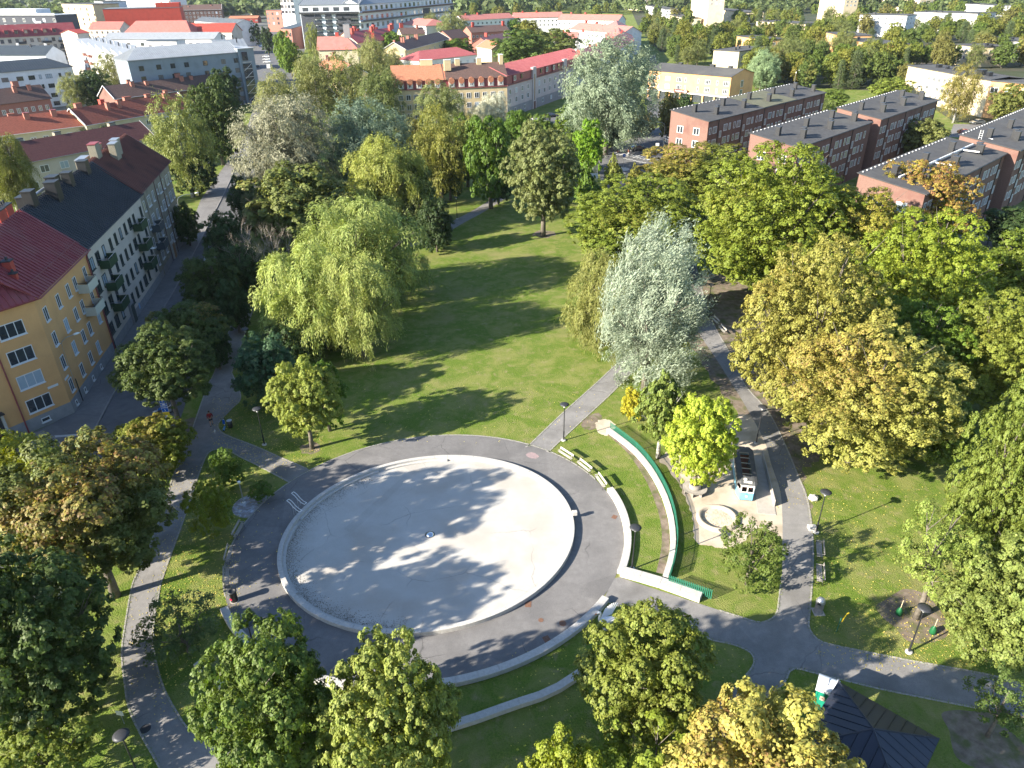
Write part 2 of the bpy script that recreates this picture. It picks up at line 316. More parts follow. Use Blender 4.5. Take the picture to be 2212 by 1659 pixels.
M['pale_yellow'] = plaster('pale_yellow_plaster', (0.60, 0.52, 0.35))
M['butter'] = plaster('butter_plaster', (0.58, 0.46, 0.27))
M['white_wall'] = plaster('white_plaster', (0.70, 0.69, 0.68))
M['cool_wall'] = plaster('cool_white_plaster', (0.60, 0.64, 0.68))
M['blue_wall'] = plaster('grey_blue_plaster', (0.22, 0.27, 0.31))
M['lilac_wall'] = plaster('lilac_plaster', (0.50, 0.43, 0.42))
M['grey_wall'] = plaster('grey_plaster', (0.27, 0.26, 0.265))
M['charcoal_wall'] = plaster('charcoal_plaster', (0.06, 0.065, 0.08))
M['red_wall'] = plaster('red_plaster', (0.42, 0.055, 0.035))
M['brick_salmon'] = mat('salmon_brick', (0.30, 0.125, 0.095), 0.9, (0.38, 0.17, 0.13), 3, 8)
M['brick'] = mat('red_brick', (0.165, 0.095, 0.076), 0.9, (0.22, 0.130, 0.104), 5, 8, bump=0.2, bscale=20, col3=(0.16, 0.08, 0.066), scale3=0.3)
M['brick_brown'] = mat('brown_brick', (0.10, 0.055, 0.045), 0.9, (0.14, 0.08, 0.062), 4, 8)
M['orange_wall'] = plaster('orange_plaster', (0.64, 0.365, 0.165))
M['peach_wall'] = plaster('peach_plaster', (0.68, 0.56, 0.37))
M['dark_red_wood'] = plaster('falu_red_boards', (0.25, 0.035, 0.025))
M['wood'] = mat('varnished_wood', (0.22, 0.11, 0.045), 0.5, (0.30, 0.16, 0.07), 4, 8)
M['green_balcony'] = mat('balcony_green', (0.030, 0.060, 0.028), 0.6, (0.04, 0.075, 0.036), 1)
M['slate_balcony'] = mat('balcony_slate', (0.07, 0.085, 0.095), 0.6)
M['cream_balcony'] = mat('balcony_cream', (0.55, 0.54, 0.45), 0.6)
M['blue_paint'] = mat('sign_blue', (0.01, 0.10, 0.42), 0.4)
M['yellow_paint'] = mat('sign_yellow', (0.70, 0.50, 0.03), 0.4)
M['tram_blue'] = mat('tram_light_blue', (0.14, 0.42, 0.62), 0.45, (0.18, 0.47, 0.66), 2)
M['tram_white'] = mat('tram_white', (0.72, 0.70, 0.64), 0.45)
M['tram_roof'] = mat('tram_roof_grey', (0.085, 0.088, 0.09), 0.6, (0.12, 0.12, 0.12), 3)
M['tram_red'] = mat('tram_inside_red', (0.22, 0.05, 0.03), 0.7)
M['toilet_green'] = mat('toilet_green', (0.012, 0.20, 0.13), 0.4, (0.016, 0.23, 0.15), 1)
M['toilet_white'] = mat('toilet_roof_white', (0.72, 0.75, 0.78), 0.35, spec=0.5)
M['rubber'] = mat('tyre_rubber', (0.02, 0.02, 0.02), 0.85)
M['lamp_glass'] = mat('lamp_globe', (0.75, 0.75, 0.72), 0.3)
M['swan_white'] = mat('swan_white', (0.80, 0.79, 0.77), 0.5)
M['orange_beak'] = mat('beak_orange', (0.5, 0.16, 0.03), 0.5)
M['sack_green'] = mat('watering_bag_green', (0.012, 0.10, 0.035), 0.4)
M['pale_wood'] = mat('stake_wood', (0.48, 0.38, 0.26), 0.8, (0.55, 0.46, 0.33), 5)
M['skin'] = mat('skin', (0.42, 0.24, 0.17), 0.6)
M['hair'] = mat('hair_dark', (0.03, 0.022, 0.018), 0.7)
for n_, c_ in dict(cloth_red=(0.20, 0.014, 0.018), cloth_black=(0.015, 0.016, 0.02), cloth_white=(0.7, 0.69, 0.66), cloth_grey=(0.2, 0.2, 0.22), cloth_blue=(0.05, 0.10, 0.22), cloth_brown=(0.28, 0.12, 0.08)).items(): M[n_] = mat(n_, c_, 0.85)
for n_, c_ in dict(car_white=(0.72, 0.72, 0.71), car_black=(0.012, 0.013, 0.016), car_grey=(0.09, 0.095, 0.10), car_red=(0.20, 0.012, 0.018), car_silver=(0.42, 0.43, 0.45), car_blue=(0.02, 0.05, 0.13)).items(): M[n_] = mat(n_, c_, 0.3, spec=0.6, coat=0.8)
# ------------------------------------------------------------------ ground, paths, roads (the setting)
def W(col, row, x, y): return (553 * col + x / 4, 414.75 * row + y / 4)
def spline(pts, n=6, closed=False):
    pts = [Vector((p[0], p[1])) for p in pts]; out = []; k = len(pts)
    rng = range(k if closed else k - 1)
    for i in rng:
        g = (lambda j: pts[j % k]) if closed else (lambda j: pts[max(0, min(k - 1, j))])
        a, b, c, d = g(i - 1), g(i), g(i + 1), g(i + 2)
        for j in range(n):
            t = j / n
            out.append(0.5 * ((2 * b) + (c - a) * t + (2 * a - 5 * b + 4 * c - d) * t * t + (3 * b - a - 3 * c + d) * t ** 3))
    if not closed: out.append(pts[-1])
    return out
def G2(pts, z=0): return [Vector(P(x, y, z)[:2]) for x, y in pts]
def offs(line, d):
    out = []
    for i, p in enumerate(line):
        t = (line[min(i + 1, len(line) - 1)] - line[max(i - 1, 0)]).normalized(); out.append(p + Vector((-t.y, t.x)) * d)
    return out
def resample(line, step):
    out = [line[0].copy()]; acc = 0
    for a, b in zip(line[:-1], line[1:]):
        L_ = (b - a).length
        if L_ < 1e-6: continue
        while acc + L_ >= step:
            t = (step - acc) / L_; a = a + (b - a) * t; out.append(a.copy()); L_ = (b - a).length; acc = 0
        acc += L_
    return out
def sheet(name, poly, z, m, kind='structure', parent=None):
    mb = MB(); v = [(p[0], p[1], z) for p in poly]
    for t in tessellate_polygon([[Vector((p[0], p[1], 0)) for p in poly]]):
        a, b, c_ = [Vector((poly[i][0], poly[i][1], 0)) for i in t]
        if (b - a).cross(c_ - a).z < 0: t = t[::-1]
        mb.face([v[i] for i in t])
    o = mb.build(name, m, parent)
    if not parent: tag(o, kind=kind)
    return o
def strip(line, w0, w1):
    return offs(line, w0) + offs(line, w1)[::-1]
g = MB()
g.face([(-4500, -300, 0), (4500, -300, 0), (4500, 7000, 0), (-4500, 7000, 0)]); tag(g.build('ground', M['grass']), kind='structure')

# street along the yellow houses: kerb line on its house side, road to the right of it
kerb = spline(G2([(-60, 1130), (60, 1075), W(0, 2, 740, 520), W(0, 2, 1005, 60), W(0, 1, 1460, 940), W(0, 1, 1570, 740), (448, 492), (497, 392), (520, 330), (540, 262), (562, 190)]), 8)
road_r = offs(kerb, -8.6)
sheet('street', kerb + road_r[::-1], 0.008, M['road'])
# wide avenue far away
av = G2([(541, 232), (545, 170), (548, 130), (551, 96), (556, 60)]); av2 = G2([(640, 232), (640, 170), (626, 130), (612, 96), (596, 60)])
sheet('avenue', av + av2[::-1], 0.014, M['road'])
hou = [Vector(p) for p in ((-92, -2), (-49.05, 69.6), (-51.7, 85.2), (-56.3, 110.8), (-60.7, 132.6), (-68, 160), (-86, 260), (-95, 305))]
kk = [p for p in kerb if p.y < 300]
pv = MB(); lk = offs(kk, 0.18)
pv.prism(lk + hou[::-1], -0.02, 0.12); tag(pv.build('pavement', M['asphalt']), kind='structure')
# granite kerb stones of the street, each a block
ks = empty('kerb_line', (0, 0, 0)); tag(ks, kind='structure')
kst = MB().box(0, 1.19, 0.0, 0.18, -0.02, 0.13).mesh('stone', [M['kerb']], bevel=0.015)
rp = resample(kk, 1.2)
for i, (a, b) in enumerate(zip(rp[:-1], rp[1:])):
    if a.y > 230: break
    link('stone', kst, ks, (a.x, a.y, 0), (0, 0, math.atan2((b - a).y, (b - a).x)))
# pale band of setts and small paved forecourt by the yellow house
sheet('paving_band', G2([W(0, 2, 470, 445), W(0, 2, 780, 425), W(0, 2, 780, 438), W(0, 2, 480, 462)], 0.12), 0.126, M['stone'])
fc = G2([W(0, 2, 120, 470), W(0, 2, 370, 400), W(0, 2, 490, 460), W(0, 2, 390, 640), W(0, 2, -200, 760), (-80, 970)], 0.12)
sheet('forecourt', fc, 0.124, M['kerb'])

# walking path west of the pool
PL = [(536, 560), (526, 625), (515, 660), (487.5, 735), (462.5, 807), (450, 829.5), (422.5, 907), (405, 957), (375, 1027), (362.5, 1067), (345, 1120), (318, 1195), (296, 1240), (285, 1267), (272, 1340), (263, 1410), (269, 1474), (277.5, 1527), (300, 1579), (342.5, 1654), (372, 1720)]
PR = [(566, 560), (556, 625), (551, 655), (525, 732), (500, 805)]
pl = spline(G2(PL), 5); pr = spline(G2(PR), 5)
R1 = spline(G2([(500, 805), W(0, 2, 2080, 110), W(0, 2, 2000, 215), W(0, 2, 1900, 320), W(0, 2, 1882, 372), W(0, 2, 1920, 420), W(0, 2, 2000, 460), W(0, 2, 2212, 540), W(1, 2, 200, 630), (668, 1014.5)]), 5)
L2 = spline(G2([(623, 1040.7), W(0, 2, 2200, 690), W(0, 2, 2090, 638), W(0, 2, 1990, 585), W(0, 2, 1900, 563), W(0, 2, 1830, 575), W(0, 2, 1780, 625), W(0, 2, 1700, 830), W(0, 2, 1580, 1190), W(0, 2, 1410, 1659), (342, 1290), (332.5, 1344), (332.5, 1404), (347.5, 1469), (365, 1509), (390, 1552), W(0, 3, 1610, 1300), W(0, 3, 1680, 1352), W(0, 3, 1750, 1352), W(0, 3, 1850, 1290), W(0, 3, 2000, 1230)]), 5)
low = spline(G2([W(0, 3, 2000, 1230), (600, 1590), (760, 1640), (900, 1700)]), 5)
sheet('path', pl + G2([(900, 1760)]) + low[::-1] + L2[::-1] + R1[::-1] + pr[::-1], 0.012, M['path'])
edge_lines = [(pl, 1), (R1, -1), (L2, 1), (pr, -1)]

# oval plaza and wading pool
EC = Vector((-7.35, 48.56)); EA = R(16.1)
def ell(a, b, t):
    x, y = a * math.cos(t), b * math.sin(t); return EC + Vector((x * math.cos(EA) - y * math.sin(EA), x * math.sin(EA) + y * math.cos(EA)))
def ell_t(p):   # parameter of the outer oval nearest to a point
    d = p - EC; x = d.x * math.cos(EA) + d.y * math.sin(EA); y = -d.x * math.sin(EA) + d.y * math.cos(EA); return math.atan2(y / 15.37, x / 16.93)
AO, BO = 16.93, 15.37
sheet('plaza', [ell(AO, BO, 2 * PI * i / 120) for i in range(120)], 0.018, M['asphalt'])
tc = P(545, 1092); sheet('paved_circle', [Vector((tc.x + 1.75 * math.cos(i / 36 * 2 * PI), tc.y + 1.75 * math.sin(i / 36 * 2 * PI))) for i in range(36)], 0.014, mat('chalk_paving', (0.20, 0.185, 0.18), 0.9, (0.30, 0.28, 0.29), 2.5, 8, col3=(0.42, 0.48, 0.55), scale3=2.2))
AI, BI = 12.70, 11.18
sheet('pool_floor', [ell(AI - 0.2, BI - 0.2, 2 * PI * i / 120) for i in range(120)], 0.034, M['pool'])
wall = empty('pool_wall', (EC.x, EC.y, 0)); tag(wall, 'low pale stone rim around the dry oval wading pool', 'wall')
def arc_stones(parent, a0, b0, a1, b1, z0, z1, t0, t1, length, m=None, gap=0.012, org=None, name='stone'):
    t = t0; pts = [t0]; dt = 0.002
    acc = 0; prev = ell(a0, b0, t0)
    n = max(1, round(sum((ell(a0, b0, t0 + (t1 - t0) * (i + 1) / 400) - ell(a0, b0, t0 + (t1 - t0) * i / 400)).length for i in range(400)) / length))
    org = org or Vector((parent.location.x, parent.location.y))
    for i in range(n):
        u0 = t0 + (t1 - t0) * i / n; u1 = t0 + (t1 - t0) * (i + 1) / n - gap / a0 * (1 if t1 > t0 else -1)
        k = 3; A_ = [ell(a0, b0, u0 + (u1 - u0) * j / k) - org for j in range(k + 1)]; B_ = [ell(a1, b1, u0 + (u1 - u0) * j / k) - org for j in range(k + 1)]
        dz = random.uniform(-0.004, 0.004)
        MB().prism((A_ + B_[::-1]) if (t1 > t0) == (a0 > a1) else (B_ + A_[::-1]), z0, z1 + dz).build(name, m or M['stone'], parent, bevel=0.012)
arc_stones(wall, AI, BI, AI - 0.38, BI - 0.38, 0.0, 0.40, 0, 2 * PI, 1.25)
led = [MB()]; ll = [ell(AI - 0.38, BI - 0.38, 2 * PI * i / 100) for i in range(100)]; l2 = [ell(AI - 0.66, BI - 0.66, 2 * PI * i / 100) for i in range(100)]
for i in range(100):
    j = (i + 1) % 100; t = 2 * PI * i / 100
    if i % 14 == 0: led.append(MB())
    elif 1.2 < t < 4.6: led[-1].prism([ll[i], ll[j], l2[j], l2[i]], 0.03, 0.17)
lo = empty('pool_step'); [m_.build('step_stone', M['stone'], lo) for m_ in led if m_.f]; tag(lo, 'worn concrete step inside the left part of the pool rim', 'step')
# kerb of the plaza: narrow edging round the top, broad sitting wall elsewhere
def tpx(x, y): return ell_t(Vector(P(x, y)[:2]))
ta, tb = tpx(1306, 1063), tpx(1336, 1240)     # right part
sw = empty('sitting_wall', (EC.x, EC.y, 0)); tag(sw, 'curved pale granite sitting wall between the plaza and the fenced lawn', 'wall', 'granite walls around the plaza')
arc_stones(sw, AO + 0.62, BO + 0.62, AO + 0.02, BO + 0.02, 0, 0.42, tb, ta, 1.5)
t0, t1 = tpx(493, 1317), tpx(1306, 1296)
if t0 > t1: t0 -= 2 * PI
sw2 = empty('sitting_wall', (EC.x, EC.y, 0)); tag(sw2, 'long curved granite sitting wall along the near side of the plaza', 'wall', 'granite walls around the plaza')
arc_stones(sw2, AO + 0.60, BO + 0.60, AO + 0.02, BO + 0.02, 0, 0.42, t0, t1, 1.5)
tt0, tt1 = tpx(1290, 1035), tpx(494, 1290)
if tt1 < tt0: tt1 += 2 * PI
edg = [ell(AO, BO, tt0 + (tt1 - tt0) * i / 120) for i in range(121)]
# outer sitting wall on the lawn below (two pieces of one larger arc)
def line_stones(parent, line, w, z0, z1, length, m=None, name='stone', bevel=0.012):
    org = Vector((parent.location.x, parent.location.y)); rp = resample(line, length)
    if len(rp) < 2: rp = [line[0], line[-1]]
    tn = [(rp[min(i + 1, len(rp) - 1)] - rp[max(i - 1, 0)]).normalized() for i in range(len(rp))]
    for i in range(len(rp) - 1):
        a, b = rp[i] + tn[i] * 0.006 - org, rp[i + 1] - tn[i + 1] * 0.006 - org
        na, nb = Vector((-tn[i].y, tn[i].x)) * w, Vector((-tn[i + 1].y, tn[i + 1].x)) * w
        q = [a, b, b + nb, a + na]
        if w < 0: q = q[::-1]
        MB().prism(q, z0, z1 + random.uniform(-.004, .004)).build(name, m or M['stone'], parent, bevel=bevel)
low1 = spline(G2([(1284, 1441), (1268.5, 1452), (1195, 1499), (1106, 1530), (1035, 1556), (967, 1577), (930, 1588)], 0.3), 6)
o = empty('sitting_wall', (low1[0].x, low1[0].y, 0)); tag(o, 'curved pale granite wall on the shaded lawn below the plaza', 'wall', 'granite walls around the plaza'); line_stones(o, low1, -0.55, 0, 0.40, 1.5)
low2 = spline(G2([(418, 1437), (440, 1455), (470, 1482), (505, 1508)], 0.3), 6)
o = empty('sitting_wall', (low2[0].x, low2[0].y, 0)); tag(o, 'short pale granite wall piece on the lawn in the lower left', 'wall', 'granite walls around the plaza'); line_stones(o, low2, 0.5, 0, 0.40, 1.5)
# small stone block on the pool rim
b_ = P(1241, 1112, 0.4); o = MB().box(-.22, .22, -.16, .16, 0, .42).build('stone_block', M['stone'], bevel=.02); o.location = (b_.x, b_.y, 0.4); o.rotation_euler = (0, 0, 0.1); tag(o, 'small square stone spout block on the right edge of the pool rim', 'stone block')

# path north-east, from the plaza under the silver willow
n1 = spline(G2([W(2, 2, 150, 535), W(2, 2, 160, 518), W(2, 2, 440, 250), W(2, 2, 720, 0), (1350, 770), (1410, 720), (1470, 690)]), 5)
n2 = spline(G2([W(2, 2, 335, 590), W(2, 2, 335, 570), W(2, 2, 590, 330), W(2, 2, 850, 90), (1385, 785), (1440, 742), (1490, 715)]), 5)
sheet('path', n1 + n2[::-1], 0.012, M['path']); edge_lines += [(n1, 1), (n2, -1)]
# main path on the right: from the avenue of trees down to the junction and east
e1 = spline(G2([(1475, 560), (1492, 660), (1506, 712), (1550, 780), (1581, 829.5), (1612, 880), (1650, 950), W(3, 2, 30, 700), (1685, 1060), (1690, 1120), (1690, 1180), W(3, 3, 120, 0), W(3, 3, 100, 150), W(3, 3, 85, 280), W(3, 3, 60, 345), W(3, 3, 0, 385), W(2, 3, 2130, 400), W(2, 3, 1980, 355), W(2, 3, 1740, 280)]), 5)
e1b = G2([W(2, 3, 1740, 280), W(2, 3, 930, 12), W(2, 3, 880, 20), W(2, 3, 790, 205)])
e1c = spline(G2([W(2, 3, 790, 205), W(2, 3, 1020, 296), W(2, 3, 1560, 462), W(2, 3, 1710, 548), W(2, 3, 1900, 590), W(2, 3, 2045, 650), W(2, 3, 2093, 715), W(2, 3, 2080, 780), W(2, 3, 2020, 860), W(2, 3, 1940, 950), W(2, 3, 1640, 1260), W(2, 3, 1420, 1430), W(2, 3, 1100, 1700)]), 5)
e2a = spline(G2([W(2, 3, 1450, 1700), W(2, 3, 1760, 1390), W(3, 3, 100, 960), W(3, 3, 160, 880), W(3, 3, 190, 820), W(3, 3, 245, 800), W(3, 3, 400, 838), W(3, 3, 700, 912), W(3, 3, 1080, 1000), W(3, 3, 1800, 1140), W(3, 3, 2212, 1210), (2400, 1600)]), 5)
e2b = spline(G2([(2400, 1530), W(3, 3, 2212, 935), W(3, 3, 1900, 850), W(3, 3, 1300, 742), W(3, 3, 850, 655), W(3, 3, 500, 580), W(3, 3, 410, 530), W(3, 3, 355, 450), W(3, 3, 355, 380), W(3, 3, 385, 0), W(3, 2, 385, 1330), W(3, 2, 340, 1000), W(3, 2, 250, 770), W(3, 2, 150, 530), (1660, 890), (1608, 829.5), (1575, 760), (1541, 700), (1520, 640), (1500, 560)]), 5)
sheet('path', e1 + e1b[1:] + e1c[1:] + e2a + e2b, 0.014, M['path']); edge_lines += [(e2b, 1), (e1c, 1), (e2a, 1)]
e1low = spline(G2([W(3, 3, 120, 0), W(3, 3, 100, 150), W(3, 3, 85, 280), W(3, 3, 60, 345), W(3, 3, 0, 385), W(2, 3, 2130, 400), W(2, 3, 1980, 355), W(2, 3, 1740, 280)]), 5); edge_lines.append((e1low, -1))
# small path far behind the meadow
f1 = spline(G2([(1085, 425), (1060, 440), (1030, 458), (985, 482), (940, 508), (880, 530)]), 5)
sheet('path', strip(f1, -1.3, 1.3), 0.012, M['path'])
# dirt under the avenue of trees, sandy play ground, worn patches, tree pits
def blob(name, pts, z, m, j=0.25, n=6, seed=3):
    rr = random.Random(seed); q = spline(G2(pts), n, True); return sheet(name, [p + Vector((rr.uniform(-j, j), rr.uniform(-j, j))) for p in q], z, m)
blob('bare_earth', [(1500, 600), (1560, 590), (1640, 640), (1690, 720), (1720, 800), (1760, 880), (1800, 940), (1770, 985), (1735, 1030), (1752, 1120), (1700, 1120), (1640, 960), (1560, 850), (1500, 760), (1470, 700)], 0.006, M['dirt'], 0.4)
blob('play_ground_sand', [(1425, 990), (1470, 960), (1560, 905), (1640, 900), (1690, 950), (1712, 1030), (1735, 1110), (1740, 1165), (1700, 1168), (1640, 1140), (1605, 1170), (1568, 1184), (1531, 1178), (1501, 1168), (1496, 1120), (1482, 1080), (1462, 1040), (1440, 1010)], 0.009, M['sand'], 0.12)
slab = G2([W(2, 2, 2090, 560), (1646, 989), (1668, 1069), (1676, 1112), (1637, 1109), (1632.7, 1081), (1626, 1000)])
slab = G2([(1622, 985), (1648, 985), (1668, 1069), (1676.5, 1113), (1637, 1109.5), (1631, 1070)])
MB().prism(slab[::-1], 0, 0.05).build('concrete_slab', M['pave']); bpy.data.objects['concrete_slab']['kind'] = 'structure'
blob('bare_earth', [(1286, 915), (1306, 905), (1330, 920), (1310, 940), (1290, 932)], 0.007, M['sand'], 0.15)
blob('bare_earth', [(1262, 905), (1285, 892), (1300, 900), (1290, 920), (1270, 930), (1255, 922)], 0.005, M['dirt'], 0.2)
wl = G2([W(2, 2, 800, 385), W(2, 2, 860, 430), W(2, 2, 1020, 570), W(2, 2, 1160, 760), W(2, 2, 1260, 960), W(2, 2, 1330, 1180), W(2, 2, 1345, 1400), W(2, 2, 1300, 1640)])
sheet('bare_earth', strip(spline(wl, 4), -0.5, 0.15), 0.006, M['dirt'])
for (x, y, r_, mm) in ((1978, 1334, 2.6, 'dirt'), (2123, 1602, 2.3, 'dirt'), (1500, 1068, 0.9, 'dirt'), (672, 968, 1.1, 'dirt'), (1175, 505, 2.2, 'dirt'), (410, 930, 2.4, 'dirt')):
    c_ = P(x, y); rr = random.Random(int(x)); rs = [r_ * rr.uniform(0.8, 1.15) for _ in range(14)]
    sheet('tree_pit', spline([Vector((c_.x + rs[i] * math.cos(i / 14 * 2 * PI), c_.y + rs[i] * math.sin(i / 14 * 2 * PI))) for i in range(14)], 3, True), 0.005, M[mm])
# road junction on the right, far
sheet('road', G2([(1290, 352), (1306, 326), (1330, 312), (1440, 268), (1540, 232), (1560, 262), (1500, 300), (1470, 330), (1445, 350), (1430, 378), (1450, 430), (1360, 440), (1300, 400)]), 0.010, M['road'])
sheet('road', G2([(1110, 262), (1200, 246), (1236, 262), (1250, 290), (1170, 300), (1120, 285)]), 0.011, M['road'])
sheet('road', G2([(1404, 120), (1416, 118), (1422, 150), (1440, 250), (1400, 262), (1396, 200)]), 0.012, M['road'])
sheet('road', G2([(1740, 480), (2050, 520), (2150, 560), (2130, 470), (2100, 450), (2040, 470)]), 0.010, M['asphalt'])
sheet('yard', G2([(2060, 268), (2150, 268), (2150, 300), (2050, 296)]), 0.010, M['asphalt'])
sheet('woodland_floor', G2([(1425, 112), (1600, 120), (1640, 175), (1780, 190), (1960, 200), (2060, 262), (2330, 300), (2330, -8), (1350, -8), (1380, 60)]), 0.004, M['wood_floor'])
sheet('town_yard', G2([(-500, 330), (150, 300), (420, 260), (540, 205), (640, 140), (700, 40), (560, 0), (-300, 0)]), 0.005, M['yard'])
# pedestrian crossings: painted bars
cr = empty('crossing', P(1375, 335)); tag(cr, kind='structure')
def bars(a0, a1, b0, b1, n):
    for i in range(n):
        t = i / (n - 1) if n > 1 else 0
        p = Vector(P(a0[0] + (a1[0] - a0[0]) * t, a0[1] + (a1[1] - a0[1]) * t)); q = Vector(P(b0[0] + (b1[0] - b0[0]) * t, b0[1] + (b1[1] - b0[1]) * t))
        s_ = (Vector(P(a1[0], a1[1])) - Vector(P(a0[0], a0[1]))).normalized() * 0.28; o_ = cr.location
        mb = MB(); mb.face([(v - o_).xy.to_3d() + Vector((0, 0, 0.016)) for v in (p - s_, q - s_, q + s_, p + s_)]); mb.build('bar', M['white_line'], cr)
Z = lambda x, y: ((1680 + x * 0.0904) / 1.302, (380 + y * 0.0904) / 1.302)
bars(Z(470, 585), Z(1540, 775), Z(620, 540), Z(1800, 700), 11)
bars(Z(700, 1195), Z(760, 1130), Z(815, 1225), Z(900, 1205), 2); bars(Z(1190, 1050), Z(1240, 1015), Z(1330, 1105), Z(1490, 1095), 2)
for i in range(7):
    a = P(*Z(860 + i * 100, 728 + i * 22)); MB().box(-.45, .45, -.22, .22, 0, 0.004).build('dash', M['white_line'], cr, loc=(a - cr.location) + Vector((0, 0, 0.014)))
# chalk drawings and drain covers on the plaza
blob('chalk_mark', [W(2, 2, 120, 610), W(2, 2, 170, 590), W(2, 2, 230, 620), W(2, 2, 210, 645), W(2, 2, 140, 635)], 0.022, mat('pink_chalk', (0.24, 0.20, 0.20), 0.9, (0.36, 0.25, 0.25), 5, 8), 0.05)
rust = mat('rusty_cover', (0.14, 0.075, 0.05), 0.8, (0.2, 0.11, 0.075), 8)
for i, (x, y, r_) in enumerate(((*W(2, 3, 250, 383), .20), (*W(2, 3, 438, 410), .27), (*W(2, 2, 885, 1150), .26), (*W(2, 3, 140, 245), .3), (*W(2, 3, 300, 548), .3))):
    c_ = P(x, y)
    o = (MB().lathe([(0, .012), (r_, .012), (r_, 0)], 16) if i < 2 else MB().box(-r_, r_, -r_ * .8, r_ * .8, 0, 0.012)).build('drain_cover', rust, loc=(c_.x, c_.y, 0.019)); o.rotation_euler = (0, 0, 0.5 * i)
    tag(o, ['smaller round rusty cover in the plaza, left of the larger one', 'larger round rusty cover near the swan end of the plaza', 'square rusty grate beside the right sitting wall', 'rusty grate by the lower right pool rim', 'square rusty grate in the shade by the lower kerb'][i], 'drain cover', 'iron covers in the plaza')
for (x, y) in (W(0, 2, 870, 378), W(0, 2, 853, 418)):
    c_ = P(x, y); o = MB().box(-.3, .3, -.22, .22, 0, 0.012).build('drain_cover', M['dark'], loc=(c_.x, c_.y, 0.010)); tag(o, 'dark iron drain grate in the street near the yellow house, %s of two' % ('upper' if y < W(0, 2, 0, 400)[1] else 'lower'), 'drain grate', 'street drain grates')
c_ = P(*W(0, 3, 1255, 1322)); o = MB().lathe([(0, .01), (.33, .01), (.35, 0)], 18).build('drain_cover', M['dark'], loc=(c_.x, c_.y, 0.013)); tag(o, 'dark round manhole cover in the shaded path at the lower left', 'manhole cover')
# leaves that have blown about on the pool edge and asphalt cracks are left to the material; edging stones:
es = MB().box(0, .43, -.06, .06, 0, .035).mesh('stone', [M['edging']], bevel=0.01)
eroot = empty('path_edging', (0, 0, 0)); tag(eroot, kind='structure'); cand = []
for line, side in edge_lines:
    rp = resample(line, 0.45)
    for a, b in zip(rp[:-1], rp[1:]):
        if a.y > 130: continue
        x, y, d = px((a.x, a.y, 0)); cand.append((d, a, b))
rp = resample(edg, 0.45); cand += [(px((a.x, a.y, 0))[2], a, b) for a, b in zip(rp[:-1], rp[1:])]
cand.sort(key=lambda c: c[0]); rest = MB()
for i, (d, a, b) in enumerate(cand):
    an = math.atan2((b - a).y, (b - a).x)
    if i < 290: link('stone', es, eroot, (a.x, a.y, 0.0), (0, 0, an))
    else:
        rest.box(0, .435, -.07, .07, 0, .034, Matrix.Translation((a.x, a.y, 0)) @ Matrix.Rotation(an, 4, 'Z'))
rr = rest.build('edging_stones', M['edging'], eroot); rr['kind'] = 'stuff'
# ------------------------------------------------------------------ buildings
WCACHE = {}
def window_mesh(w, h, cols=2, rows=1, fr='white_frame', pane='glass', sill=True, t=0.07, simple=False):
    if simple: t = .115 if 'white' in fr else .07; w *= 1.12; h *= 1.08
    k = (round(w, 2), round(h, 2), cols, rows, fr, pane, sill, simple)
    if k in WCACHE: return WCACHE[k]
    f = MB(); f.mat(M[fr]); d = 0.07
    f.box(-w / 2, -w / 2 + t, -d, 0, 0, h); f.box(w / 2 - t, w / 2, -d, 0, 0, h)
    f.box(-w / 2 + t, w / 2 - t, -d, 0, 0, t); f.box(-w / 2 + t, w / 2 - t, -d, 0, h - t, h)
    for i in range(1, cols):
        x = -w / 2 + w * i / cols; f.box(x - t * .45, x + t * .45, -d + .012, 0, t, h - t)
    for j in range(1, rows):
        z = h * (1 - 0.28 * j) if rows == 2 else h * j / rows; f.box(-w / 2 + t, w / 2 - t, -d + .02, 0, z - t * .3, z + t * .3)
    if simple:
        f.mat(M[pane]); f.box(-w / 2 + t, w / 2 - t, -.02, 0, t, h - t); r = (f.mesh('window'), None, None)
    else:
        r = (f.mesh('window'), MB().box(-w / 2 + t, w / 2 - t, -.02, 0, t, h - t).mesh('pane', [M[pane]]),
             MB().box(-w / 2 - .06, w / 2 + .06, -.17, 0, -.09, -.02).mesh('sill', [M[fr if sill is True else sill]]) if sill else None)
    WCACHE[k] = r; return r
def add_window(parent, p, z, ang, w, h, cols=2, rows=1, fr='white_frame', pane='glass', sill=True, simple=False, name='window', push=0.0):
    m = window_mesh(w, h, cols, rows, fr, pane, sill, simple=simple)
    off = Vector((math.sin(ang), -math.cos(ang))) * (0.003 + push)
    o = link(name, m[0], parent, (p[0] + off.x, p[1] + off.y, z), (0, 0, ang))
    if m[1]: link('pane', m[1], o)
    if m[2]: link('sill', m[2], o)
    return o
def edge_ang(p, q):
    d = (Vector(q) - Vector(p)).normalized(); n = Vector((d.y, -d.x)); return math.atan2(n.x, -n.y)
def grid(parent, p, q, xs, zs, w=1.2, h=1.4, blinds=0.12, seed=0, **kw):
    p, q = Vector(p), Vector(q); d = (q - p).normalized(); a = edge_ang(p, q); rr = random.Random(seed * 7 + len(xs))
    for z in zs:
        for x in xs:
            ww, hh, cc = w, h, kw.get('cols', 2)
            if isinstance(x, tuple): x, ww, cc = x
            k2 = dict(kw); k2['cols'] = cc; k2.setdefault('pane', rr.choices(['blind', 'curtain', 'glass'], [blinds, .25, .63])[0])
            add_window(parent, p + d * x, z, a, ww, hh, **k2)
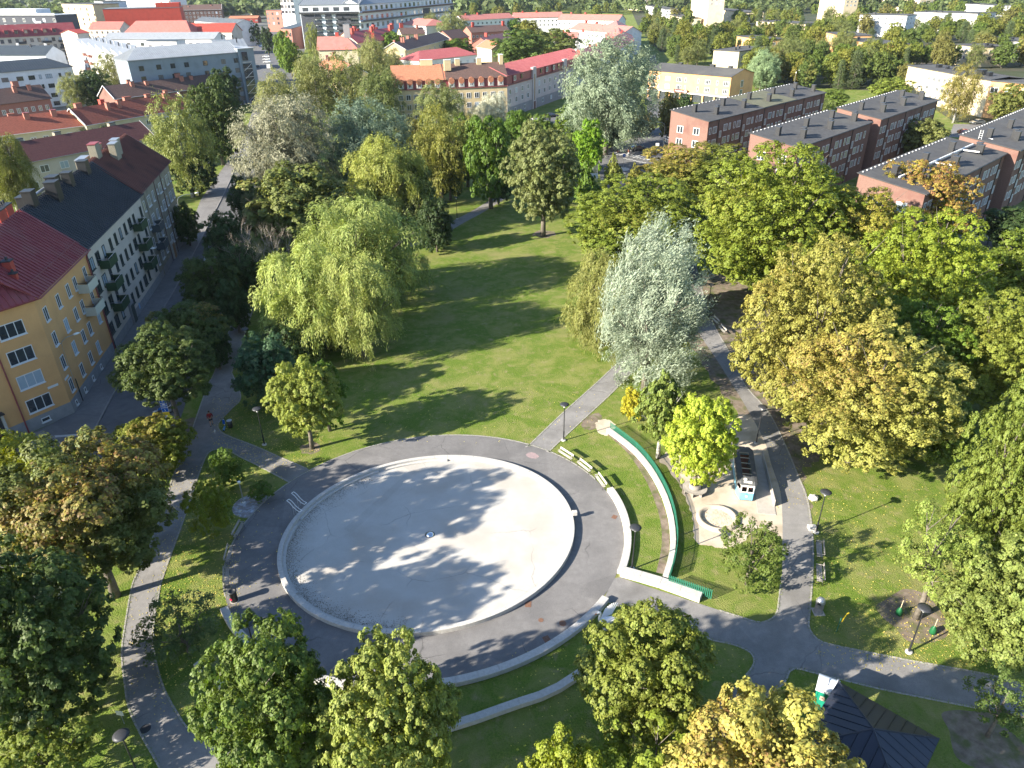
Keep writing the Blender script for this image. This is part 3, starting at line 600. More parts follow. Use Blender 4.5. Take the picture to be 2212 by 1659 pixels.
def clip_poly(poly, u0, u1):
    def cut(poly, f):
        out = []
        for i in range(len(poly)):
            a, b = poly[i], poly[(i + 1) % len(poly)]; fa, fb = f(a), f(b)
            if fa >= 0: out.append(a)
            if fa * fb < 0: t = fa / (fa - fb); out.append((a[0] + (b[0] - a[0]) * t, a[1] + (b[1] - a[1]) * t))
        return out
    return cut(cut(poly, lambda p: p[0] - u0), lambda p: u1 - p[0])
def roof_face(parent, O, U, V, poly, m, spacing=None, rib=0.11, individual=False, th=0.10, name='roof_panel', ribm=None):
    """poly in (u, v): u along the eave, v up the slope"""
    O, U, V = Vector(O), Vector(U).normalized(), Vector(V).normalized(); Nn = U.cross(V).normalized()
    if Nn.z < 0: Nn = -Nn
    def pt(u, v, h=0): return O + U * u + V * v + Nn * h
    def slab(mb, pl, h0=0.0, h1=th):
        n = len(pl); a = [pt(u, v, h0) for u, v in pl]; b = [pt(u, v, h1) for u, v in pl]
        if (a[1] - a[0]).cross(a[2] - a[1]).dot(Nn) < 0: a.reverse(); b.reverse()
        mb.face(b); mb.face(a[::-1])
        for i in range(n): j = (i + 1) % n; mb.face([a[i], a[j], b[j], b[i]])
    us = [p[0] for p in poly]; u0, u1 = min(us), max(us)
    if individual and spacing:
        n = max(1, round((u1 - u0) / spacing)); s_ = (u1 - u0) / n
        for i in range(n):
            a, b = u0 + i * s_, u0 + (i + 1) * s_; pl = clip_poly(poly, a, b - .03)
            if len(pl) < 3: continue
            mb = MB(); slab(mb, pl, 0, th + random.uniform(0, .006)); q = clip_poly(poly, a, a + 0.045)
            if len(q) >= 3: slab(mb, q, th, th + rib)
            mb.build(name, m, parent)
    else:
        mb = MB(); slab(mb, poly)
        o = mb.build('roof', m, parent)
        if spacing:
            rb = MB(); n = max(1, round((u1 - u0) / spacing)); s_ = (u1 - u0) / n
            for i in range(n + 1):
                a = min(u0 + i * s_, u1 - .06); q = clip_poly(poly, a, a + 0.06)
                if len(q) >= 3: slab(rb, q, th, th + rib)
            if n > 3: rb.build('roof_seams', ribm or m, o)
def chimney(parent, x, y, z, w, d, h, m='brick_salmon', cap='tin_red', ang=0, pots=0):
    o = MB().box(-w / 2, w / 2, -d / 2, d / 2, 0, h).build('chimney', M[m], parent, loc=(x, y, z), rot=(0, 0, ang), bevel=.02)
    MB().box(-w / 2 - .07, w / 2 + .07, -d / 2 - .07, d / 2 + .07, h, h + .12).build('cap', M[cap], o)
    for i in range(pots): MB().lathe([(.13, h + .12), (.13, h + .45), (.09, h + .47), (0, h + .47)], 8, (-w / 2 + w * (i + .5) / pots, 0)).build('pot', M[cap], o)
    return o
def house(label, cat, A, B, D, h, wallm, roof='gable', rh=3.0, roofm='tile_red', over=0.45, spacing=None, z0=-0.5, group=None, name='apartment_house', fr=None, front=None, left=None, right=None, back=None, chims=(), endm=None, hipl=0, hipr=0, trim=None, plinth=None, individual=False, ridge=0.5, base=None):
    """A, B: world xy of the front corners seen left and right; D depth behind"""
    A, B = Vector(A[:2]), Vector(B[:2]); L = (B - A).length; rz = math.atan2((B - A).y, (B - A).x)
    o = empty(name, (A.x, A.y, 0), rz); tag(o, label, cat, group)
    w_ = MB()
    if roof == 'gable' or roof == 'hip':
        w_.prism([(0, 0), (L, 0), (L, D), (0, D)], z0, h, cap=True)
        if roof == 'gable':
            for x0, hh in ((0, hipl), (L - .002, hipr)):
                if hh: continue
                s_ = 0.25
                w_.face([(x0 + (0 if x0 == 0 else .002), 0, h), (x0 + (0 if x0 == 0 else .002), D, h), (x0 + (0 if x0 == 0 else .002), D * ridge, h + rh)][::(-1 if x0 == 0 else 1)])
    elif roof == 'mono':
        n = [(0, 0), (L, 0), (L, D), (0, D)]; zt = [h, h, h + rh, h + rh]
        for i in range(4):
            j = (i + 1) % 4; w_.face([(*n[i], z0), (*n[j], z0), (*n[j], zt[j]), (*n[i], zt[i])])
    else: w_.prism([(0, 0), (L, 0), (L, D), (0, D)], z0, h)
    w_.build('wall', M[wallm], o)
    if plinth: 
        e = .04; MB().prism([(-e, -e), (L + e, -e), (L + e, D + e), (-e, D + e)], z0, plinth[0]).build('plinth', M[plinth[1]], o)
    k = rh / (D * ridge) if D else 1
    if roof in ('gable', 'hip'):
        for sgn, dd in ((1, D * ridge), (-1, D * (1 - ridge))):
            sl = math.hypot(dd, rh); ov = over; ca, sa = dd / sl, rh / sl
            O = (-ov if not 0 else 0, -ov * 1.0, h - ov * rh / dd) if sgn > 0 else (L + ov, D + ov, h - ov * rh / dd)
            U = (1, 0, 0) if sgn > 0 else (-1, 0, 0); V = (0, ca, sa) if sgn > 0 else (0, -ca, sa)
            LL = L + 2 * ov; SS = sl * (1 + ov / dd)
            hl, hr = (hipl, hipr) if sgn > 0 else (hipr, hipl)
            roof_face(o, O, U, V, [(0, 0), (LL, 0), (LL - hr, SS), (hl, SS)], M[roofm], spacing, individual=individual and sgn > 0)
        for side, hh in ((0, hipl), (1, hipr)):
            if not hh: continue
            ww = D + 2 * over; zz = h - over * rh / (D * ridge); sl = math.hypot(hh, rh + over * k)
            ca, sa = hh / sl, (rh + over * k) / sl
            if side == 0: roof_face(o, (-over, D + over, zz), (0, -1, 0), (ca, 0, sa), [(0, 0), (ww, 0), (ww / 2, sl)], M[roofm], spacing, individual=False)
            else: roof_face(o, (L + over, -over, zz), (0, 1, 0), (-ca, 0, sa), [(0, 0), (ww, 0), (ww / 2, sl)], M[roofm], spacing)
        if trim and roof == 'gable':
            for x0 in ((-over, L + over - .16) if not (hipl or hipr) else ((-over,) if not hipl else (L + over - .16,))):
                mb = MB()
                for y0, y1, za, zb in ((-over, D * ridge, h - over * k, h + rh), (D + over, D * ridge, h - over * k, h + rh)):
                    mb.face([(x0, y0, za + .02), (x0, y1, zb + .02), (x0, y1, zb + .30), (x0, y0, za + .30)]); mb.face([(x0 + .16, y0, za + .02), (x0 + .16, y1, zb + .02), (x0 + .16, y1, zb + .30), (x0 + .16, y0, za + .30)][::-1])
                    mb.face([(x0, y0, za + .30), (x0, y1, zb + .30), (x0 + .16, y1, zb + .30), (x0 + .16, y0, za + .30)])
                mb.build('verge_board', M[trim], o)
        for gx in (0,):
            MB().tube([(-over, -over - .06, h - over * k + .02), (L + over, -over - .06, h - over * k + .02)], .07, 6).build('gutter', M[trim or roofm], o)
    elif roof == 'flat':
        r_ = MB().prism([(-over, -over), (L + over, -over), (L + over, D + over), (-over, D + over)], h, h + .25).build('roof', M[roofm], o)
        mb = MB()
        for a in ((-over, L + over, -over, -over + .15), (-over, L + over, D + over - .15, D + over), (-over, -over + .15, -over + .15, D + over - .15), (L + over - .15, L + over, -over + .15, D + over - .15)): mb.box(*a, h + .25, h + .36)
        mb.build('parapet_flashing', M[trim or 'dark'], r_)
    elif roof == 'mono':
        sl = math.hypot(D, rh); roof_face(o, (-over, -over, h - over * rh / D), (1, 0, 0), (0, D / sl, rh / sl), [(0, 0), (L + 2 * over, 0), (L + 2 * over, sl * (1 + 2 * over / D)), (0, sl * (1 + 2 * over / D))], M[roofm], None)
        MB().tube([(-over, -over - .05, h - .05), (L + over, -over - .05, h - .05)], .07, 6).build('gutter', M[trim or 'dark'], o)
    seg = {'front': ((0, 0), (L, 0)), 'right': ((L, 0), (L, D)), 'back': ((L, D), (0, D)), 'left': ((0, D), (0, 0))}
    for nm, spec in (('front', front), ('left', left), ('right', right), ('back', back)):
        if not spec: continue
        for s_ in (spec if isinstance(spec, list) else [spec]):
            s_ = dict(s_); LL = L if nm in ('front', 'back') else D
            xs = s_.pop('xs', None); n = s_.pop('n', None); mg = s_.pop('mg', 1.6)
            if xs is None: xs = [mg + (LL - 2 * mg) * (i / (n - 1) if n > 1 else .5) for i in range(n)]
            grid(o, *seg[nm], xs, s_.pop('zs'), seed=int(A.x) % 97, simple=s_.pop('simple', True), **s_)
    for c_ in chims:
        x, y, w2, d2, h2 = c_[:5]; mm, cp = (c_[5], c_[6]) if len(c_) > 6 else ('brick_salmon', roofm)
        if roof in ('gable', 'hip'): zz = h + rh * (y / (D * ridge) if y < D * ridge else (D - y) / (D * (1 - ridge))) - 0.4
        elif roof == 'mono': zz = h + rh * y / D
        else: zz = h + .2
        chimney(o, x, y, zz, w2, d2, h2, mm, cp)
    return o, L
def balcony(parent, p, q, x, z, w=3.0, d=1.3, m='green_balcony', rail='steel', mesh=False):
    p, q = Vector(p), Vector(q); dr = (q - p).normalized(); a = edge_ang(p, q); c_ = p + dr * x
    o = MB().box(-w / 2, w / 2, -d, 0, -.12, 0).build('balcony', M['plinth'], parent, loc=(c_.x, c_.y, z), rot=(0, 0, a))
    MB().box(-w / 2 - .03, w / 2 + .03, -d - .04, -d - .001, -.14, .95).build('balcony_front', M[m], o)
    MB().box(-w / 2 - .03, -w / 2 - .001, -d, -.02, -.14, .95).build('balcony_side', M[m], o); MB().box(w / 2 + .001, w / 2 + .03, -d, -.02, -.14, .95).build('balcony_side', M[m], o)
    r_ = MB(); e = 1.12
    r_.tube([(-w / 2, -.02, e), (-w / 2, -d, e), (w / 2, -d, e), (w / 2, -.02, e)], .03, 5)
    for xx in (-w / 2, 0, w / 2): r_.tube([(xx, -d - .02, .9), (xx, -d - .02, e)], .02, 4)
    r_.build('railing', M[rail], o); return o

# ---- three tall houses along the street on the left
def b1():
    h = 14.3; c1 = Vector(P(67.5, 636, h)[:2]); c2 = Vector(P(178.7, 531, h)[:2]); u = (c2 - c1).normalized(); n = Vector((-u.y, u.x)); v = Vector((math.cos(R(55.3)), math.sin(R(55.3))))
    a = c1 - v * 26; D = 10.8; nb = Vector((-v.y, v.x))
    back = c2 + n * D; k1 = c1 + n * D * 1.0 + u * -D * math.tan(R(22.2)); k0 = a + nb * D
    rz = math.atan2(u.y, u.x); o = empty('apartment_house', (c1.x, c1.y, 0), rz); tag(o, 'yellow plastered corner house with dark red tin roof and cream balconies', 'house', 'tall houses along the street')
    Mi = Matrix.Rotation(-rz, 2)
    T = lambda p: Mi @ (p - c1)
    a_, c2_, bk, k1_, k0_ = T(a), T(c2), T(back), T(k1), T(k0); c1_ = Vector((0, 0))
    poly = [a_, c1_, c2_, bk, k1_, k0_]
    MB().prism(poly, -.3, h).build('wall', M['yellow_wall'], o)
    pe = [(p + (p - Vector((4, 5))).normalized() * .05) for p in poly]; MB().prism([a_ + Vector((.05, -.05)), Vector((.03, -.06)), c2_ + Vector((0, -.05)), bk, k1_, k0_], -.3, 1.5).build('plinth', M['plinth'], o)
    L = c2_.x; rh = 4.7; half = D / 2; sl = math.hypot(half, rh); ov = .55
    # main slope facing the street, hip towards the corner wing
    cut = half * math.tan(R(22.2))
    roof_face(o, (0, -ov, h - ov * rh / half), (1, 0, 0), (0, half / sl, rh / sl), [(-0.1, 0), (L, 0), (L, sl * (1 + ov / half)), (-cut, sl * (1 + ov / half))], M['tin_red'], .62, individual=True)
    roof_face(o, (L, D + ov, h - ov * rh / half), (-1, 0, 0), (0, -half / sl, rh / sl), [(0, 0), (L + 2 * cut, 0), (L + cut, sl * (1 + ov / half)), (0, sl * (1 + ov / half))], M['tin_red'], .55)
    vv = (c1_ - a_).normalized(); nn = Vector((-vv.y, vv.x)); wl_ = 26
    roof_face(o, (a_.x - nn.x * ov, a_.y - nn.y * ov, h - ov * rh / half), (vv.x, vv.y, 0), (nn.x * half / sl, nn.y * half / sl, rh / sl), [(0, 0), (wl_ + .1, 0), (wl_ - cut, sl * (1 + ov / half)), (0, sl * (1 + ov / half))], M['tin_red'], .62, individual=True)
    roof_face(o, (k1_.x + nn.x * ov, k1_.y + nn.y * ov, h - ov * rh / half), (-vv.x, -vv.y, 0), (-nn.x * half / sl, -nn.y * half / sl, rh / sl), [(0, 0), (wl_ - 2 * cut, 0), (wl_ - 2 * cut, sl * (1 + ov / half)), (-cut, sl * (1 + ov / half))], M['tin_red'], .55)
    g_ = MB(); g_.tube([(a_.x - nn.x * .7, a_.y - nn.y * .7, h - .5), (.05, -.72, h - .5), (L, -.72, h - .5)], .09, 6); g_.build('gutter', M['tin_red'], o)
    # snow guard and roof ladder rail
    s_ = MB(); zz = h + .55 * rh / half + .25
    s_.tube([(.3, .5, zz), (L - .3, .5, zz)], .035, 5); s_.tube([(.3, .5, zz - .13), (L - .3, .5, zz - .13)], .025, 5); s_.build('snow_guard', M['tin_red'], o)
    for x in (L - .35,): MB().tube([(x, -.7, h - .5), (x, -.2, h - 1.1), (x, -.14, h - 1.6), (x, -.14, .1)], .075, 8).build('drainpipe', M['tin_red'], o)
    q = a_ + vv * 21.1; MB().tube([(q.x - nn.x * .6, q.y - nn.y * .6, h - .5), (q.x - nn.x * .14, q.y - nn.y * .14, h - 1.2), (q.x - nn.x * .14, q.y - nn.y * .14, .1)], .075, 8).build('drainpipe', M['tin_red'], o)
    MB().tube([(2.6, -.14, 3.0), (2.6, -.14, .1)], .06, 8).build('drainpipe', M['dark'], o)
    S = dict(simple=False, cols=2, rows=1, sill=True)
    zs = [2.1, 4.95, 7.8, 10.7]
    for i, z in enumerate(zs):
        xs = [1.5, 5.1, 8.2, 13.9] if i else [1.5, 5.1, 8.2, 11.1]
        for j, x in enumerate(xs):
            add_window(o, (x, 0), z, 0, .95, 1.55, pane='blind' if (i * 3 + j * 5) % 7 in (1, 4) else 'glass', **S)
        if i: 
            bx = 11.35 - .0
            add_window(o, (bx - .9, 0), z - .0, 0, .95, 1.55, pane='glass', **S)
    for z in (7.35, 10.25):
        balcony(o, (0, 0), (L, 0), 12.1, z, 3.0, 1.25, 'cream_balcony', 'black')
    for j, x in enumerate((1.2, 4.1, 7.0, 10)): add_window(o, (x, -.055), .45, 0, .5, .6, 1, 1, sill=True)
    ang = edge_ang(a_, c1_)
    for i, z in enumerate(zs):
        for dist, wd in ((2.9, 2.5), (7.7, 2.5), (12.6, 2.5), (17.5, 2.5), (22.4, 2.5)):
            if i == 0 and dist == 7.7: continue
            p_ = c1_ - vv * dist; add_window(o, p_, z - .05, ang, wd, 1.55, 3, 1, pane='blind' if (i == 1 and dist == 2.9) else 'glass', sill=True)
    p_ = c1_ - vv * 2.9 - nn * .055; add_window(o, p_, .55, ang, .9, .5, 1, 1, sill=True)
    # entrance with canopy, oak double door and number plates
    p_ = c1_ - vv * 8.3
    en = MB().box(-1.5, 1.5, -.10, -.055, 0, 3.3).build('entrance', M['dark'], o, loc=(p_.x, p_.y, 0), rot=(0, 0, ang))
    MB().box(-1.75, -1.5, -.32, 0, 0, 3.4).build('door_jamb', M['stone'], en); MB().box(1.5, 1.75, -.32, 0, 0, 3.4).build('door_jamb', M['stone'], en)
    MB().box(-1.8, 1.8, -.75, 0, 3.42, 3.56).build('canopy', M['dark'], en); MB().box(-1.7, 1.7, -.9, -.11, -.1, .18).build('step', M['stone'], en)
    for s2 in (-1, 1):
        d_ = MB(); x0 = .05 if s2 > 0 else -.95
        for b in ((0, .9, 0, .2), (0, .9, 2.0, 2.25), (0, .16, .2, 2.0), (.74, .9, .2, 2.0)): d_.box(x0 + b[0], x0 + b[1], -.20, -.12, .2 + b[2], .2 + b[3])
        dd = d_.build('door', M['wood'], en); MB().box(x0 + .16, x0 + .74, -.16, -.13, .4, 2.2).build('pane', M['glass'], dd)
        MB().tube([(x0 + (.1 if s2 > 0 else .8), -.26, 1.1), (x0 + (.1 if s2 > 0 else .8), -.26, 1.5)], .025, 6).build('handle', M['steel'], dd)
    for (p2, n2, a2) in ((c1_ - vv * 1.1 - nn * .03, 0, ang), (Vector((1.0, -.03)), 0, 0)):
        MB().box(-.55, .55, -.04, 0, 0, .26).build('street_name_plate', M['white_frame'], o, loc=(p2.x, p2.y, 3.9), rot=(0, 0, a2))
    # chimneys: red stack on the ridge and small vents
    for (x, y, w2, d2, h2, mm) in ((L - 4.3, 6.0, 1.9, 1.2, 2.2, 'tin_bright'), (L - 2.2, 6.2, 1.6, 1.4, 2.4, 'tin_bright'), (2.4, 2.3, .8, .8, 1.4, 'tin_bright'), (1.3, 1.6, .5, .6, 1.0, 'tin_bright')):
        zz = h + rh * (y / half if y < half else (D - y) / half) - .5; chimney(o, x, y, zz, w2, d2, h2, mm, 'dark', pots=1 if w2 < 1 else 3)
    return o
b1()
def tall(label, pa, pb, h, rh, D, wallm, roofm, sp, dirext=0):
    A = Vector(P(*pa, h)[:2]); B = Vector(P(*pb, h)[:2])
    return A, B
h = 14.3
A = Vector(P(178.7, 531, h)[:2]); B = Vector(P(298.8, 414.7, h)[:2])
o, L = house('cream house with black tin roof, green balconies and many green framed windows', 'house', A, B, 11.0, h, 'cream_wall', 'gable', 4.7, 'tin_black', over=.5, spacing=.66, group='tall houses along the street', individual=True,
             plinth=(1.3, 'plinth'))
gx = [1.0, 3.6, 6.6, 8.7, 10.8, 12.9, 15.0, 17.1, 19.4, 21.3]
S = dict(simple=False, sill='green_frame', fr='green_frame')
for i, z in enumerate((2.2, 5.0, 7.9, 10.9)):
    xs = [(1.0, 1.3, 2), (3.4, 1.4, 2), (6.0, .9, 1), (8.9, .9, 2), (11.2, .9, 2), (13.6, .9, 2), (15.9, .9, 2), (18.4, 1.4, 2), (20.6, .9, 2), (24.6, .9, 2)]
    if i == 0: xs = [x for x in xs if x[0] not in (8.9,)]
    for j, (x, ww, cc) in enumerate(xs):
        add_window(o, (x, 0), z, 0, ww, 1.5, cc, 1, pane='blind' if (i == 3 and j in (0, 2)) or (i + 2 * j) % 9 == 4 else 'glass', **S)
for x in (4.7, 20.7):
    for z in ((4.4, 7.3, 10.3)): balcony(o, (0, 0), (L, 0), x, z, 3.1, 1.25, 'green_balcony', 'steel')
en = MB().box(-.8, .8, -.3, 0, 0, 3.2).build('entrance', M['plinth'], o, loc=(9.4, 0, 0)); MB().box(-.6, .6, -.34, -.301, .15, 2.7).build('door', M['green_frame'], en)
MB().tube([(.12, -.5, h - .4), (.12, -.1, h - 1), (.12, -.1, .1)], .06, 8).build('drainpipe', M['black'], o)
MB().box(0, .5, -.06, -.045, .25, 1.1).build('wall_poster', mat('poster_blue', (0.20, 0.36, 0.6), .6), o, loc=(12.6, 0, .4))
for c_ in ((3.2, 5.4, 1.5, 1.1, 2.5), (5.2, 7.0, 1.6, 1.2, 2.6), (8.4, 4.6, 1.7, 1.3, 3.1), (10.3, 5.2, 1.2, 1.2, 2.7), (14.4, 6.6, 1.5, 1.2, 2.6), (14.6, 4.9, 1.3, 1.1, 2.5), (21.5, 5.0, 1.5, 1.2, 2.5)):
    chimney(o, c_[0], c_[1], h + 4.7 * (1 - abs(c_[1] - 5.5) / 5.5) - .6, c_[2], c_[3], c_[4] * .85, 'black', 'black')
MB().tube([(5, 5.6, h + 5.2), (11, 5.6, h + 5.2)], .16, 6).build('ridge_flashing', M['steel'], o)
A2 = B; B2 = Vector(P(361, 347.5, h)[:2])
o, L = house('beige brick house with brown red tin roof and slate grey balconies', 'house', A2, B2, 11.5, h + .2, 'beige_brick', 'gable', 4.6, 'tin_brown', over=.5, spacing=.6, group='tall houses along the street', individual=True, plinth=(1.2, 'grey_wall'))
for i, z in enumerate((2.3, 5.2, 8.1, 11.0)):
    for j, (x, ww, cc) in enumerate([(1.2, .8, 1), (4.4, 1.7, 3), (7.5, 1.0, 2), (10.6, .55, 1), (12.9, 1.7, 3), (15.6, .8, 1), (18.6, 1.7, 3), (20.9, .8, 1)]):
        if i == 0 and x == 10.6: continue
        add_window(o, (x, 0), z + (.35 if ww < .6 else 0), 0, ww, .8 if ww < .6 else 1.6, cc, 2 if ww > 1.2 else 1, pane='glass', sill=True)
for z in (4.7, 7.6): balcony(o, (0, 0), (L, 0), 3.1, z, 2.9, 1.3, 'slate_balcony', 'steel')
for x in (2.3, 9.4, 14.2): MB().tube([(x, -.5, h), (x, -.1, h - .8), (x, -.1, .1)], .055, 8).build('drainpipe', M['beige_brick' if x < 5 else 'brown_frame'], o)
en = MB().box(-1.0, 1.0, -.25, 0, 0, 3.0).build('entrance', M['stone'], o, loc=(11.4, 0, 0)); MB().box(-.7, .7, -.29, -.251, .1, 2.6).build('door', M['wood'], en)
for c_ in ((3.6, 7.6, 3.4, 1.1, 2.2), (4.2, 5.7, 2.2, 1.1, 2.6), (8.6, 4.2, 2.3, 1.0, 3.0), (11.0, 4.5, 2.0, 1.0, 2.9), (10.6, 7.2, 1.6, 1.0, 2.6)):
    chimney(o, c_[0], c_[1], h + 4.6 * (1 - abs(c_[1] - 5.7) / 5.7) - .6, c_[2], c_[3], c_[4], 'beige_brick', 'tin_red' if c_[0] in (4.2, 10.6) else 'steel', ang=0)
# far gable windows
for z in (2.3, 5.2, 8.1, 11.0): add_window(o, (L, 5.5), z, PI / 2, 1.2, 1.5, 2, 1)

def hs(label, cat, pa, pb, hh, D, wallm, rl=None, **kw):
    return house(label, cat, P(*pa, hh), P(*pb, hh), D, hh, wallm, **kw)
# ---- rows of houses behind, left
hs('low cream row house with dark red tile roof right behind the brown roofed brick house', 'house', (40, 352), (333, 296), 8.0, 10, 'cream_wall', rh=3.3, roofm='tile_dark', front=[dict(xs=[5, 9.5, 14, 18, 22.5, 27], zs=[5.0], w=1.8, h=1.5, cols=2), dict(xs=[2, 9, 12, 15, 24], zs=[2.0], w=1.3, h=1.3)], chims=((4, 6, 2.2, 1.1, 1.6, 'beige_brick', 'dark'), (13, 6.2, 1.5, 1.1, 1.8, 'beige_brick', 'dark'), (26.5, 6, 1.6, 1.1, 1.7, 'beige_brick', 'dark')), group='cream row houses', trim='steel')
hs('pale yellow row house with red tile roof at the left edge, three chimneys', 'house', (-60, 299), (185, 268.8), 8.5, 10.5, 'pale_yellow', rh=3.4, roofm='tile_red', front=[dict(n=9, zs=[5.6, 2.8], w=1.2, h=1.3, fr='white_frame')], chims=((11, 6, 1.6, 1, 1.4), (14, 4.0, 1.3, 1, 1.8, 'brick_salmon', 'tin_red'), (20.5, 4.0, 1.3, 1, 1.8, 'brick_salmon', 'tin_red')), group='cream row houses', trim='white_frame')
hs('pale yellow row house with orange red tile roof behind the dark round tree', 'house', (185, 268.8), (412, 231), 8.7, 10.5, 'pale_yellow', rh=3.6, roofm='tile_red', front=[dict(n=10, zs=[5.8, 3.0], w=1.2, h=1.3)], chims=((2.5, 5.6, 1.8, 1.1, 1.7), (9.5, 5.8, 1.2, 1.2, 1.9, 'tin_bright', 'tin_bright'), (9.5, 3.4, .9, 1.0, 2.2), (13, 3.6, .9, 1.0, 2.2), (17.5, 6, 2.2, 1.1, 1.8), (24, 5.8, 1.5, 1, 1.6), (28, 3.6, .9, .9, 2.2), (30, 5.6, 1, 1, 1.8)), group='cream row houses', trim='white_frame')
hs('long brick red house with brown tile roof and white verge on its left gable', 'house', (247.5, 212.5), (507.5, 180), 8.5, 11, 'brick', rh=3.4, roofm='tile_brown', front=[dict(n=11, zs=[5.6, 2.8], w=1.2, h=1.4)], left=[dict(n=2, zs=[5.2, 2.4], w=1.0, h=1.4, mg=3)], chims=((9, 6.4, 1.2, 1.1, 2), (9, 4.2, 1.2, 1.0, 1.8), (14, 4, 1.2, 1, 1.6), (27, 6, 1.6, 1.2, 2.2), (27.2, 4, 1.2, 1, 2), (31, 4.2, 1, 1, 1.6), (41, 6, 1.1, 1, 2), (41, 3.8, 1.1, 1, 1.8), (45, 4, .9, 1, 1.6)), group='brick red houses', trim='white_frame', endm='brick_salmon')
hs('salmon brick house with brown tile roof cut by the left edge', 'house', (-60, 231), (107.5, 211), 9.5, 11, 'brick_salmon', rh=3.6, roofm='tile_brown', front=[dict(n=10, zs=[6.0, 3.0], w=1.0, h=1.4)], chims=((16, 6, 1.8, 1.4, 2.4), (14.5, 3.6, 1.1, 1, 2.2), (19, 4, 1.1, 1, 1.8)), group='brick red houses')
# white modern block with slate roof, grey blue block with tower
hs('white rendered block with slate blue seamed roof at the far left', 'building', (-90, 163), (155, 142.5), 14, 12, 'cool_wall', roof='gable', rh=3.0, hipr=7, roofm='tin_slate', spacing=.9, front=[dict(xs=[3, 8, 14, 19, 23, 29, 36], zs=[10.4, 7.0, 3.6, .6], w=2.0, h=1.4, fr='dark_frame', cols=3), dict(xs=[26, 33], zs=[10.4, 7.0, 3.6, .6], w=.8, h=1.4, fr='dark_frame', cols=1)])
og, Lg = hs('grey blue rendered block with pale metal roof and glazed stair tower', 'building', (275, 130), (512, 111.5), 18.8, 13, 'blue_wall', roof='gable', rh=3.2, roofm='tin_light', spacing=.75, hipl=6, hipr=0, front=[dict(xs=[4, 10, 15, 20, 27, 34, 39], zs=[15, 11.6, 8.2, 4.8, 1.6], w=1.5, h=1.5, fr='dark_frame')])
tw = MB().prism([(0, 0), (6.2, -.3), (6.2, 16), (0, 16)], -.5, 19.6).build('stair_tower', M['blue_wall'], og, loc=(Lg, -.6, 0)); MB().prism([(-.3, -.6), (6.5, -.9), (6.5, 16.3), (-.3, 16.3)], 19.6, 19.9).build('roof', M['tin_light'], tw)
gl = MB().box(1.0, 4.6, -.35, -.29, 1, 14.5).build('stair_glass', M['glass'], tw)
for i in range(5): MB().box(1.0, 4.6, -.42, -.36, 1 + i * 2.9, 1.15 + i * 2.9).build('glazing_bar', M['steel'], gl); MB().tube([(1.1, -.40, 1.2 + i * 2.7), (4.5, -.40, 3.6 + i * 2.7)], .08, 4).build('stair_flight', M['white_frame'], gl)
MB().box(1.0, 4.6, -.5, -.36, 14.9, 15.1).build('balcony_edge', M['steel'], tw); MB().box(1.2, 3.4, -.36, -.30, 15.6, 18.6).build('pane', M['glass'], tw)
# white courtyard block with stepped roofs
for i, (pa, pb, hh, D, lab) in enumerate((((150, 112), (215, 135), 17, 11, 'farthest'), )):
    pass
A_ = Vector(P(166, 97, 17)[:2]); B_ = Vector(P(281, 132, 17)[:2])
nb = MB()
o, L = house('white courtyard block with saw tooth metal roofs and pink balconies', 'building', A_, B_, 12, 17, 'white_wall', roof='flat', roofm='tin_light', front=[dict(n=14, zs=[14, 11, 8, 5, 2], w=1.4, h=1.5, fr='dark_frame')])
for i in range(7):
    x0 = L * i / 7; x1 = L * (i + 1) / 7 - .1; st = MB()
    a, b, c_, d_ = (x0, 0, 17.4), (x1, 0, 17.4), (x1, 12, 17.4), (x0, 12, 17.4); a1, d1 = (x0, 0, 19.6), (x0, 12, 19.6)
    st.face([a1, b, c_, d1]); st.face([a, b, a1]); st.face([d_, d1, c_]); st.face([a, a1, d1, d_])
    st.build('saw_tooth_roof', M['tin_light'], o)
    for q in range(2): MB().lathe([(.25, 18), (.25, 20.6), (.35, 20.7), (0, 20.9)], 8, (x0 + 1.5 + 2 * q, 6 + q)).build('vent_pipe', M['steel' if q else 'dark'], o)
for z in (4.6, 7.6, 10.6, 13.6):
    for x in (18, 30): balcony(o, (0, 0), (L, 0), x, z, 3.2, 1.4, 'brick_salmon', 'steel')
house('white rear wing of the courtyard block with pale seamed roof and gabled bay', 'building', P(225, 84, 16), P(462, 83, 16), 12, 16, 'white_wall', rh=2.6, roofm='tin_light', spacing=.9, front=[dict(n=16, zs=[12.5, 9.4, 6.3, 3.2], w=1.8, h=1.5, fr='dark_frame')])
gq = Vector(P(355, 84, 16)[:2]); o = empty('gabled_bay', (gq.x, gq.y - 1.2, 0), 0.0)
house('white gabled bay standing forward from the rear wing of the courtyard block', 'building', P(316, 88, 16), P(380, 88, 16), 8, 16, 'white_wall', roof='gable', rh=.2, roofm='tin_slate', front=[dict(n=3, zs=[12.4, 9.4], w=1.8, h=1.5, fr='dark_frame')]); bpy.data.objects.remove(o)
house('right wing of the courtyard block with grey saw tooth roof toward the avenue', 'building', P(468, 106, 19), P(536, 103, 19), 60, 18.2, 'cool_wall', roof='gable', rh=2.2, roofm='tin_grey', spacing=1.6, right=[dict(n=14, zs=[14, 10.5, 7, 3.5], w=1.6, h=1.5, fr='dark_frame')], chims=((5, 12, .5, .5, 2.2, 'dark', 'dark'), (9, 20, .5, .5, 2.2, 'dark', 'dark'), (4, 34, .5, .5, 2.2, 'dark', 'dark'), (9, 46, .5, .5, 2.2, 'dark', 'dark')))
